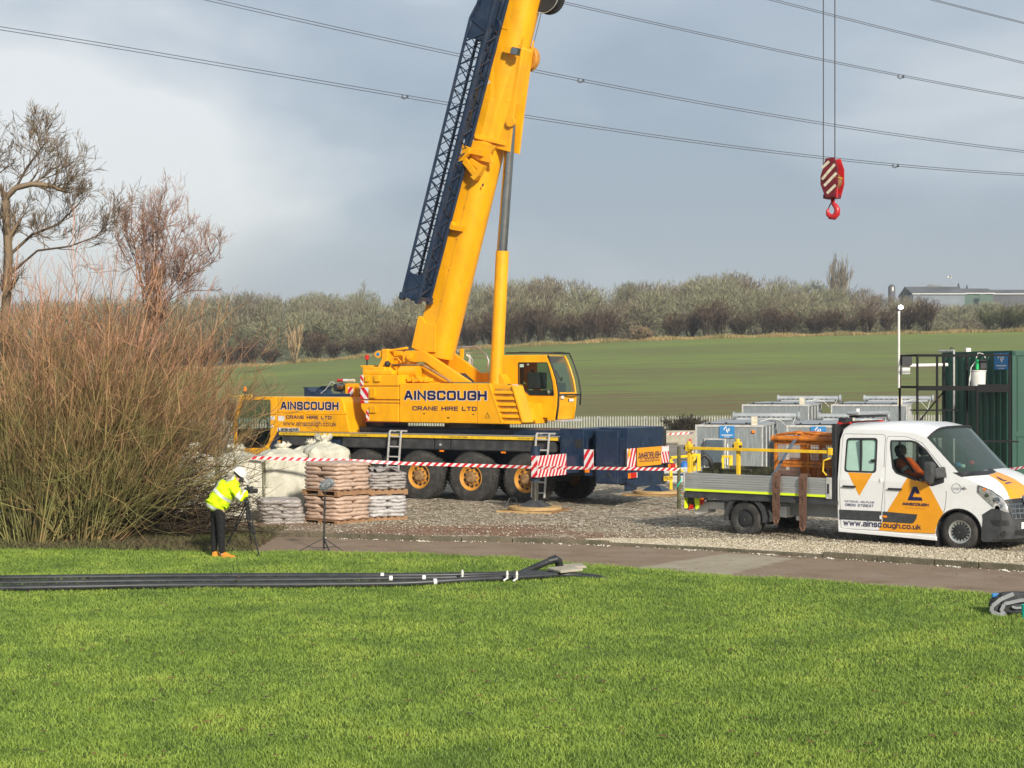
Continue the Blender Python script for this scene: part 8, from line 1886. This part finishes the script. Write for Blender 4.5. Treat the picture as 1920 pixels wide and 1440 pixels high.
# rising pipe with elbow
e = empty('riser_pipe', G(975, 1082), 0, 'thick black pipe sloping up out of the lawn with an elbow at its upper end', 'pipe'); b0 = G(975, 1082)
d0 = b0.y+.15; q = [P(972, 1077, d0), P(1030, 1052, d0+.0), P(1041, 1048, d0+.0)]
m = MB(); m.tube([p-b0 for p in q], .052, 16); m.build('pipe', 'pipe', e, smooth='auto'); m = MB(); m.tube([q[1]-b0, q[2]-b0, P(1047, 1052, d0+.12)-b0, P(1049, 1062, d0+.15)-b0], .064, 16); m.build('elbow', 'pipe', e, smooth='auto')
for (px, py, lab) in ((867, 1079, 'small white tap standing alone on the black pipes'), (951, 1080, 'left of the pair of small white taps beside the rising pipe'), (969, 1080, 'right of the pair of small white taps beside the rising pipe')):
    g = G(px, py+4, .1); g.z = zl(g.x, g.y)+.09; o = empty('pipe_tap', g, 0, lab, 'tap'); m = MB(); m.cyl((0, 0, -.03), (0, 0, .09), .016, n=12); m.cyl((0, 0, .03), (0, 0, .055), .022, n=12); m.cyl((0, 0, -.02), (-.055, -.02, -.055), .014, n=10); m.build('valve', 'plastw', o, smooth='auto'); m = MB(); m.beam((-.04, 0, .045), (-.01, 0, .045), .02, .014); m.build('lever', 'black', o)
def slab(px, py, w, d, h, rot, lab, zz=.0):
    g = G(px, py, .05); m = MB(); m.box(-w/2, w/2, -d/2, d/2, 0, h); o = m.build('paving_slab', 'concrete', bevel=.012); o.location = (g.x, g.y, zl(g.x, g.y)+zz+.01); o.rotation_euler = (.03, -.03, rot); tag(o, lab, 'slab')
slab(1060, 1080, .4, .4, .04, .5, 'grey slab propped on the pipes under the elbow', .09); slab(1076, 1063, .34, .35, .04, .2, 'small flat grey slab in the grass beyond the elbow', .0)

# ------------------------------------------------------------------ holdall at the right edge
hb_ = G(1905, 1158); o = empty('holdall', (hb_.x+.16, hb_.y+.12, .04), -.12, 'charcoal holdall with grey straps lying on the grass at the right edge', 'bag')
m = MB(); m.prism(fillet([(-.42, 0), (-.45, .12), (-.36, .24), (-.1, .27), (.4, .24), (.45, .12), (.43, 0)], .08), -.14, .16); m.build('bag_body', 'bagfab', o, bevel=.04, seg=3)
m = MB(); m.prism(fillet([(-.36, .14), (-.33, .27), (-.18, .285), (.4, .27), (.42, .15)], .04), -.16, .0); m.build('top_flap', 'bagfab', o, bevel=.03)
m = MB()
def ribbon(pts, w):
    q = [Vector(p) for p in pts]
    for i in range(len(q)-1): a, b = q[i], q[i+1]; n = (b-a).cross(Vector((0, 1, 0))).normalized()*w/2; m.add([a-n, a+n, b+n, b-n], [(0, 1, 2, 3)])
ribbon([(-.18, -.17, .27), (-.34, -.18, .20), (-.45, -.19, .11), (-.46, -.19, .04), (-.36, -.2, .0), (-.28, -.2, -.01)], .05); ribbon([(.15, -.18, .2), (-.1, -.19, .19), (-.3, -.19, .14), (-.34, -.19, .05), (-.28, -.2, .0)], .045); ribbon([(-.05, -.185, .1), (-.16, -.185, .09), (-.2, -.185, .11)], .03)
s_ = m.build('strap', 'strapg', o, fix=False); s_.modifiers.new('t', 'SOLIDIFY').thickness = .006
m = MB(); m.box(-.42, -.33, -.02, .05, .2, .25); m.build('blue_tag', 'bluesign', o, bevel=.01)
m = MB(); g = G(1921, 1160, .03); m.lathe((g.x, g.y-.02, .04), (0, 0, 1), [(0, 0), (0, .035), (.16, .045), (.17, .05), (.17, 0)], 20); q = m.build('teal_cup', 'teal', smooth='auto'); tag(q, 'teal cup standing in front of the holdall at the right edge', 'cup')

# ------------------------------------------------------------------ tripods
def tripod(loc, lab):
    o = empty('camera_tripod', loc, 0, lab, 'tripod'); b = Vector(loc)
    apex = P(463, 944, loc[1]+.05)-b
    feet = [G(486, 1047)-b, G(424, 1030)-b, G(468, 1032)-b+Vector((0, .25, 0))]
    for f in feet:
        m = MB(); f.z = 0.04; d = (f-apex); sd_ = d.cross(Vector((0, 1, 0))).normalized()*.02
        m.cyl(apex+sd_, apex+d*.55+sd_, .011, n=8); m.cyl(apex-sd_, apex+d*.55-sd_, .011, n=8); m.cyl(apex+d*.45, f, .013, n=8); m.beam(apex+d*.53, apex+d*.58, .05, .05); m.sphere(f, .022); m.build('leg', 'black', o)
    m = MB(); m.cyl(apex+Vector((0, 0, -.28)), apex+Vector((0, 0, .1)), .018, n=10); m.sphere(apex+Vector((0, 0, .02)), .05); m.box(apex.x-.06, apex.x+.06, apex.y-.04, apex.y+.04, apex.z+.1, apex.z+.13); m.build('head', 'black', o, bevel=.004)
    m = MB(); m.cyl(apex+Vector((.0, 0, .1)), apex+Vector((-.15, -.05, -.02)), .012, n=6); m.build('pan_handle', 'black', o)
    c = P(463, 920, loc[1]+.02); k = empty('camera', c, -.1, 'black video camera on the tripod in front of the bent over person', 'camera')
    m = MB(); m.box(-.04, .10, -.05, .05, -.05, .06); m.build('camera_body', 'black', k, bevel=.012); m = MB(); m.cyl((.1, 0, 0), (.19, 0, 0), .042, n=18); m.build('lens', 'black', k, smooth='auto'); m = MB(); m.box(.0, .03, -.01, .01, .06, .10); m.build('microphone_shoe', 'black', k)
tripod(tuple(G(463, 1036)), 'black camera tripod in front of the person in the yellow jacket')
b = G(607, 1036); o = empty('microphone_stand', b, 0, 'black tripod stand with a grey furry microphone in front of the tan sacks', 'microphone stand')
def ml(px, py, dd=0): return P(px, py, b.y+dd)-b
m = MB(); m.cyl(ml(607, 1030), ml(609, 935), .017, n=10); m.cyl(ml(609, 938), ml(610, 922), .011, n=8); m.sphere(ml(609, 955), .028); m.sphere(ml(609.5, 938), .024); m.build('pole', 'black', o)
for (px, py, dz) in ((561, 1034, -.05), (643, 1036, .0), (618, 1043, -.15)):
    m = MB(); f = ml(px, py, dz); f.z = max(f.z, .03); m.beam(ml(607, 1009), f, .022, .014); m.beam((ml(607, 1027)), (ml(607, 1009)+(f-ml(607, 1009))*.65), .014, .01); m.build('leg', 'black', o)
m = MB(); a, c = ml(600, 916), ml(625, 901); d = (c-a).normalized(); L_ = 14
for j in range(L_+1):
    f = j/L_; rr = .075*math.sin(math.pi*min(max(f, .03), .97))**.38; ce = a+(c-a)*f
    u_ = d.cross(Vector((0, 1, 0))).normalized(); v2 = Vector((0, 1, 0))
    m.v += [tuple(ce+(u_*math.cos(t)+v2*math.sin(t))*rr*(1+.12*math.sin(t*7+j*2.3)+.05*math.sin(t*13+j))) for t in np.linspace(0, 6.283, 21)[:-1]]
for j in range(L_): m.f += [(j*20+i, j*20+(i+1) % 20, (j+1)*20+(i+1) % 20, (j+1)*20+i) for i in range(20)]; m.m += [0]*20
m.build('furry_windshield', 'greyfur', o, smooth=True)
fz_ = []; rr = np.random.default_rng(3)
for k in range(700):
    f = rr.uniform(.02, .98); t = rr.uniform(0, 6.283); q = .07*math.sin(math.pi*f)**.4; n_ = u_*math.cos(t)+v2*math.sin(t); p0 = np.array(a+(c-a)*f+n_*q); e = p0+np.array(n_)*.03+rr.normal(0, .012, 3); fz_.append((np.array([p0, e]), .0035, .001))
v_, f_ = strands(fz_, 3); raw_mesh('fur', v_, f_, 'greyfur', parent=o)

# ------------------------------------------------------------------ overhead lines: five pairs of cables
pw = [([(-300, 12), (0, 43), (300, 92), (600, 153), (760, 185), (1000, 222), (1300, 265), (1545, 292), (1700, 307), (1920, 320), (2300, 338)], 7, 'lowest pair of overhead cables, crossing behind the crane and the hook block', (760, 1680)),
      ([(150, -60), (405, -2), (600, 45), (860, 100), (1090, 148), (1300, 188), (1600, 240), (1920, 281), (2300, 318)], 7, 'second lowest pair of overhead cables with a small clamp right of the boom', (1090,)),
      ([(700, -80), (1040, -2), (1300, 59), (1600, 123), (1920, 182), (2300, 240)], 6, 'middle pair of overhead cables, starting at the top beside the boom', (1040+650,)),
      ([(1150, -80), (1455, -3), (1700, 63), (1920, 118), (2300, 205)], 6, 'pair of overhead cables crossing the upper right of the sky', ()),
      ([(1500, -70), (1740, -4), (1920, 42), (2300, 130)], 5, 'short pair of overhead cables cutting the top right corner', ())]
for pts, sep_, lab, cl in pw:
    D0 = 78.0; o = empty('power_line', P(pts[0][0], pts[0][1], D0), 0, lab, 'power line', 'overhead power lines'); b = P(pts[0][0], pts[0][1], D0)
    def W_(x, y): return P(x, y, D0+(x-960)*.006)-b
    xs_ = np.linspace(pts[0][0], pts[-1][0], 70); ys_ = np.interp(xs_, [p[0] for p in pts], [p[1] for p in pts])
    cf = np.polyfit([p[0] for p in pts], [p[1] for p in pts], 3 if len(pts) > 5 else 2); ys_ = np.polyval(cf, xs_)
    for k in (0, 1):
        m = MB(); m.tube([W_(x, y+k*(sep_-1)*(1-.00022*x)+k*.0) for x, y in zip(xs_, ys_)], .0165, 5); m.build('cable', 'wire', o)
    for px in cl:
        y = float(np.polyval(cf, px)); m = MB(); m.tube([W_(px-5, y), W_(px-7, y+5), W_(px-2, y+7), W_(px+2, y+5)], .03, 6); m.cyl(W_(px+4, y), W_(px+4, y+6), .05, n=8); m.build('cable_clamp', 'wire', o)

# ------------------------------------------------------------------ people
def skin_mesh(name, joints, bones, mt, parent, root=0, sub=2):
    me = bpy.data.meshes.new(name); me.from_pydata([tuple(j[0]) for j in joints], bones, [])
    ob = bpy.data.objects.new(name, me); C.objects.link(ob); me.materials.append(M[mt])
    sk = ob.modifiers.new('skin', 'SKIN'); sk.use_smooth_shade = True
    lay = me.skin_vertices[0].data
    for i, j in enumerate(joints): r = j[1]; lay[i].radius = (r, r) if not isinstance(r, tuple) else r; lay[i].use_root = (i == root)
    sb = ob.modifiers.new('sub', 'SUBSURF'); sb.levels = sub; sb.render_levels = sub
    dg = bpy.context.evaluated_depsgraph_get(); dg.update(); m2 = bpy.data.meshes.new_from_object(ob.evaluated_get(dg)); m2.name = name
    ob.modifiers.clear(); ob.data = m2; bpy.data.meshes.remove(me)
    m2.polygons.foreach_set('use_smooth', [True]*len(m2.polygons))
    if not m2.materials: m2.materials.append(M[mt])
    ob.parent = parent; return ob
def hand(base, d, side, mt, parent, grip=True):
    """palm, four fingers and a thumb"""
    d = Vector(d).normalized(); s = Vector(side).normalized(); n = d.cross(s); b = Vector(base)
    J = [(b, .024), (b+d*.05, (.034, .018)), (b+d*.085, (.036, .016))]; E = [(0, 1), (1, 2)]
    for k in range(4):
        o = s*(k-1.5)*.019; L_ = (.07, .078, .072, .056)[k]; i = len(J)
        c1 = b+d*.085+o; c2 = c1+d*L_*.5-n*.012; c3 = c2+(d*.3-n).normalized()*L_*.5
        J += [(c1, .0095), (c2, .009), (c3, .0075)]; E += [(2, i), (i, i+1), (i+1, i+2)]
    i = len(J); t0 = b+d*.03-s*.03; J += [(t0, .012), (t0+d*.03-s*.02-n*.01, .0105), (t0+d*.055-s*.015-n*.03, .009)]; E += [(1, i), (i, i+1), (i+1, i+2)]
    return skin_mesh('hand', J, E, mt, parent, 0, 1)
# the camera operator: bent forward, seen from behind and the left, facing right
pb = G(415, 1047); dP = pb.y
op = empty('person', pb, 0, 'person in hi-vis yellow jacket, black trousers and white helmet bent over a camera', 'person')
def q(px, py, dd=0): return P(px, py, dP+dd)-pb
hipc = q(408, 958, .0); ch_ = q(434, 912, .0); nk_ = q(447, 901, .0); hd_ = q(451, 890, .03)
LA = [q(404, 960, .10), q(403, 1004, .13), q(401, 1038, .12), q(409, 1043, .08)]
RA = [q(414, 960, -.08), q(415, 1005, -.08), q(416, 1040, -.06), q(427, 1045, -.10)]
joints = [(hipc, .10), (q(416, 943), .09), (ch_, .12), (nk_, .055), (hd_, .075), (q(455, 884, .03), .06)]
joints += [(LA[0], .085), (LA[1], .058), (LA[2], .04), (LA[3], .035), (RA[0], .085), (RA[1], .058), (RA[2], .04), (RA[3], .035)]
joints += [(q(436, 914, -.17), .055), (q(448, 938, -.19), .043), (q(463, 925, -.08), .032), (q(440, 912, .16), .055), (q(452, 935, .18), .043), (q(464, 926, .08), .032)]
bones = [(0, 1), (1, 2), (2, 3), (3, 4), (4, 5), (0, 6), (6, 7), (7, 8), (8, 9), (0, 10), (10, 11), (11, 12), (12, 13), (2, 14), (14, 15), (15, 16), (2, 17), (17, 18), (18, 19)]
skin_mesh('body', joints, bones, 'skin', op, 0, 2)
tj = [(hipc+Vector((0, 0, .02)), (.15, .17)), (LA[0], .098), (LA[1], .066), (LA[2]+Vector((0, 0, .0)), .05), (RA[0], .10), (RA[1], .068), (RA[2], .052), (q(412, 950), .15)]
skin_mesh('trousers', tj, [(0, 1), (1, 2), (2, 3), (0, 4), (4, 5), (5, 6), (0, 7)], 'trou', op, 0, 2)
jj = [(q(405, 960), (.165, .19)), (q(408, 944), (.175, .20)), (q(417, 928), (.19, .21)), (q(431, 911), (.175, .185)), (q(443, 903), .105), (q(446, 901), .085),
      (q(437, 913, -.17), .085), (q(449, 937, -.21), .07), (q(459, 928, -.14), .06), (q(464, 921, -.09), .045), (q(440, 910, .16), .08), (q(452, 934, .18), .065), (q(463, 926, .09), .048)]
jk = skin_mesh('jacket', jj, [(0, 1), (1, 2), (2, 3), (3, 4), (4, 5), (3, 6), (6, 7), (7, 8), (8, 9), (3, 10), (10, 11), (11, 12)], 'hivis', op, 2, 3)
for v in jk.data.vertices:
    c = v.co; v.co = c+v.normal*(.010*math.sin(c.x*38+c.z*31)+.008*math.sin(c.z*55-c.x*20+c.y*30))
# reflective bands: faces of a slightly larger copy of the jacket
bmj = bmesh.new(); bmj.from_mesh(jk.data); bmj.normal_update()
def bandcut(name, planes):
    b2 = bmj.copy()
    for co, no in planes:
        bmesh.ops.bisect_plane(b2, geom=b2.verts[:]+b2.edges[:]+b2.faces[:], plane_co=co, plane_no=no, clear_outer=True)
    b2.normal_update()
    for v in b2.verts: v.co += v.normal*.006
    me = bpy.data.meshes.new(name); b2.to_mesh(me); b2.free(); me.materials.append(M['refl']); me.polygons.foreach_set('use_smooth', [True]*len(me.polygons)); o = bpy.data.objects.new(name, me); C.objects.link(o); o.parent = jk
def slab_(p0, p1, w, extra=()):
    d = (p1-p0).normalized(); return [(p0+d*w, tuple(d)), (p0, tuple(-d))]+list(extra)
ax1 = (q(433, 910)-q(405, 951)).normalized()
body_only = [(Vector((q(446, 0).x, 0, 0)), (1, 0, 0))]
bandcut('reflective_band', slab_(q(404, 955), q(410, 943), .055, body_only)); bandcut('reflective_band', slab_(q(415, 929), q(424, 917), .055, [(Vector((q(440, 0).x, 0, 0)), (1, 0, 0))]))
lft = Vector((q(436, 0).x, 0, 0)); s0, s1 = q(449, 922, -.2), q(455, 936, -.2)
bandcut('reflective_band', [(q(446, 925, -.2)+ax1*.0, (-1, 0, .55)), (q(455, 930, -.2), (1, 0, -.55)), (Vector((0, -.06, 0)), (0, 1, 0))])
sd1 = q(430, 905, -.12)
bandcut('reflective_band', [(Vector((0, -.035, 0)), (0, 1, 0)), (Vector((0, -.09, 0)), (0, -1, 0)), (q(415, 925), tuple(-ax1)), (q(440, 0), (1, 0, 0))])
m = MB(); a = q(430, 947, -.19); m.obox(a+Vector((.02, .02, .0)), (.06, .03, .03), Matrix.Rotation(.2, 3, 'Y').to_quaternion()); m.build('clipped_radio', 'black', op, bevel=.008)
for k, A in enumerate((LA, RA)):
    f = A[3]; m = MB(); hx_ = f.x; y = f.y
    pr = [(-.10, .0), (-.11, .05), (-.08, .11), (-.02, .115), (.03, .075), (.12, .055), (.155, .03), (.15, .0)]
    m.prism([(hx_+p[0]*.95, max(.0, f.z-.045)+p[1]) for p in pr], y-.045, y+.045); m.build('shoe', 'boot', op, bevel=.022, seg=3)
hl_ = empty('helmet', pb+q(450, 888, .02), 0, 'white safety helmet', None)
hl_.parent = op; hl_.location = q(450, 888, .02); 
for k_ in ('label', 'category'):
    if k_ in hl_: del hl_[k_]
hl_.rotation_euler = (0, R(40), 0)
m = MB(); pr = [(.02, .145), (.03, .132), (.07, .125), (.11, .10), (.135, .06), (.145, 0)]
m.lathe((0, 0, -.03), (0, 0, 1), pr, 28); m.build('helmet_shell', 'plastw', hl_, smooth='auto'); m = MB(); m.prism([(.10, -.02), (.20, -.03), (.20, -.02), (.10, .0)], -.08, .08); m.build('helmet_peak', 'plastw', hl_, bevel=.008)
m = MB(); m.lathe((0, 0, -.06), (0, 0, 1), [(0, .08), (.02, .10), (.05, .115)], 20); m.build('hair', 'hair', hl_, smooth=True)
m = MB(); m.box(.06, .13, -.13, -.10, -.08, .0); m.build('ear_defender', 'black', hl_, bevel=.02)
for (x, y, r_, mt) in ((.098, -.03, .011, 'black'), (.098, .03, .011, 'black')): m = MB(); m.sphere((x-.005, y, -.07), r_); m.build('eye', mt, hl_, smooth=True)
m = MB(); m.sphere((.1, 0, -.095), .014, sc=(1, .7, 1.4)); m.build('nose', 'skin', hl_, smooth=True); m = MB(); m.box(.085, .098, -.022, .022, -.128, -.122); m.build('mouth', 'hub', hl_)
hand(q(463, 922, -.08), (.4, .25, .6), (0, 1, 0), 'black', op); hand(q(463, 926, .08), (.4, -.25, .5), (0, -1, 0), 'black', op)

# the driver in the van
dv = empty('person', (VF.O[0], VF.O[1], 0), VF.rot, 'grey haired driver in orange hi-vis clothing seated in the van', 'person')
hp_ = Vector((3.30, .50, 1.05)); he = VF.at(*ya(760, 335), .48); ch2 = VF.at(*ya(745, 470), .48)
shn = VF.at(*ya(740, 430), .28); el = VF.at(*ya(840, 560), .24); wr_ = VF.at(*ya(960, 565), .38)
J = [(hp_, .13), ((hp_+ch2)/2, .14), (ch2, .15), (he-Vector((0, 0, .13)), .05), (he-Vector((0, 0, .02)), .075), (he+Vector((0, 0, .06)), .07), (shn, .06), (el, .05), (wr_, .032), (shn+Vector((0, .45, 0)), .06), (el+Vector((0, .5, 0)), .05), (wr_+Vector((.02, .28, 0)), .032), (hp_+Vector((.42, -.1, .02)), .075), (hp_+Vector((.46, -.1, -.4)), .05), (hp_+Vector((.42, .12, .02)), .075), (hp_+Vector((.46, .12, -.4)), .05)]
skin_mesh('body', J, [(0, 1), (1, 2), (2, 3), (3, 4), (4, 5), (2, 6), (6, 7), (7, 8), (2, 9), (9, 10), (10, 11), (0, 12), (12, 13), (0, 14), (14, 15)], 'skin', dv, 0, 2)
cj = [(hp_, .15), ((hp_+ch2)/2, .165), (ch2, .17), (he-Vector((0, 0, .15)), .075), (shn, .085), (el, .065), (wr_, .045), (shn+Vector((0, .45, 0)), .08), (el+Vector((0, .5, 0)), .065), (wr_+Vector((.02, .28, 0)), .045)]
jc = skin_mesh('jacket', cj, [(0, 1), (1, 2), (2, 3), (2, 4), (4, 5), (5, 6), (2, 7), (7, 8), (8, 9)], 'hivo', dv, 0, 2)
skin_mesh('trousers', [(hp_-Vector((0, 0, .02)), .15), (J[12][0], .09), (J[13][0], .065), (J[14][0], .09), (J[15][0], .065)], [(0, 1), (1, 2), (0, 3), (3, 4)], 'hivo', dv, 0, 2)
m = MB(); m.sphere(tuple(he+Vector((-.02, 0, .03))), .112, sc=(1.05, .9, .95)); hr_ = m.build('hair', 'ghair', dv, smooth=True)
m = MB(); m.tube([shn+Vector((.08, -.06, .12)), (shn+el)/2+Vector((.12, -.05, .05)), hp_+Vector((.15, -.12, .15))], .022, 6); m.build('seat_belt', 'black', dv)
m = MB(); a = shn.lerp(el, .6); d = (el-shn).normalized(); m.cyl(a-d*.03, a+d*.03, .088, n=16); m.build('sleeve_band', 'refl', dv, smooth='auto')
m = MB(); m.sphere(tuple(he+Vector((.09, 0, -.03))), .018); m.build('nose', 'skin', dv, smooth=True)
hand(wr_, (1, .1, .1), (0, 1, 0), 'skin', dv); hand(wr_+Vector((.02, .28, 0)), (1, -.1, .1), (0, -1, 0), 'skin', dv)

# ------------------------------------------------------------------ damp hazy air
hz = MB(); hz.box(-420, 420, -30, 1100, -4, 60); hm_ = bpy.data.materials.new('hazy_air'); hm_.use_nodes = True
hn = hm_.node_tree; hn.nodes.clear(); ho = hn.nodes.new('ShaderNodeOutputMaterial'); hv = hn.nodes.new('ShaderNodeVolumePrincipled')
hv.inputs['Color'].default_value = (0.86, 0.90, 0.95, 1); hv.inputs['Density'].default_value = 0.0004; hv.inputs['Anisotropy'].default_value = 0.2
hn.links.new(hv.outputs[0], ho.inputs['Volume'])
h_ = hz.build('haze', hm_); tag(h_, kind='stuff')
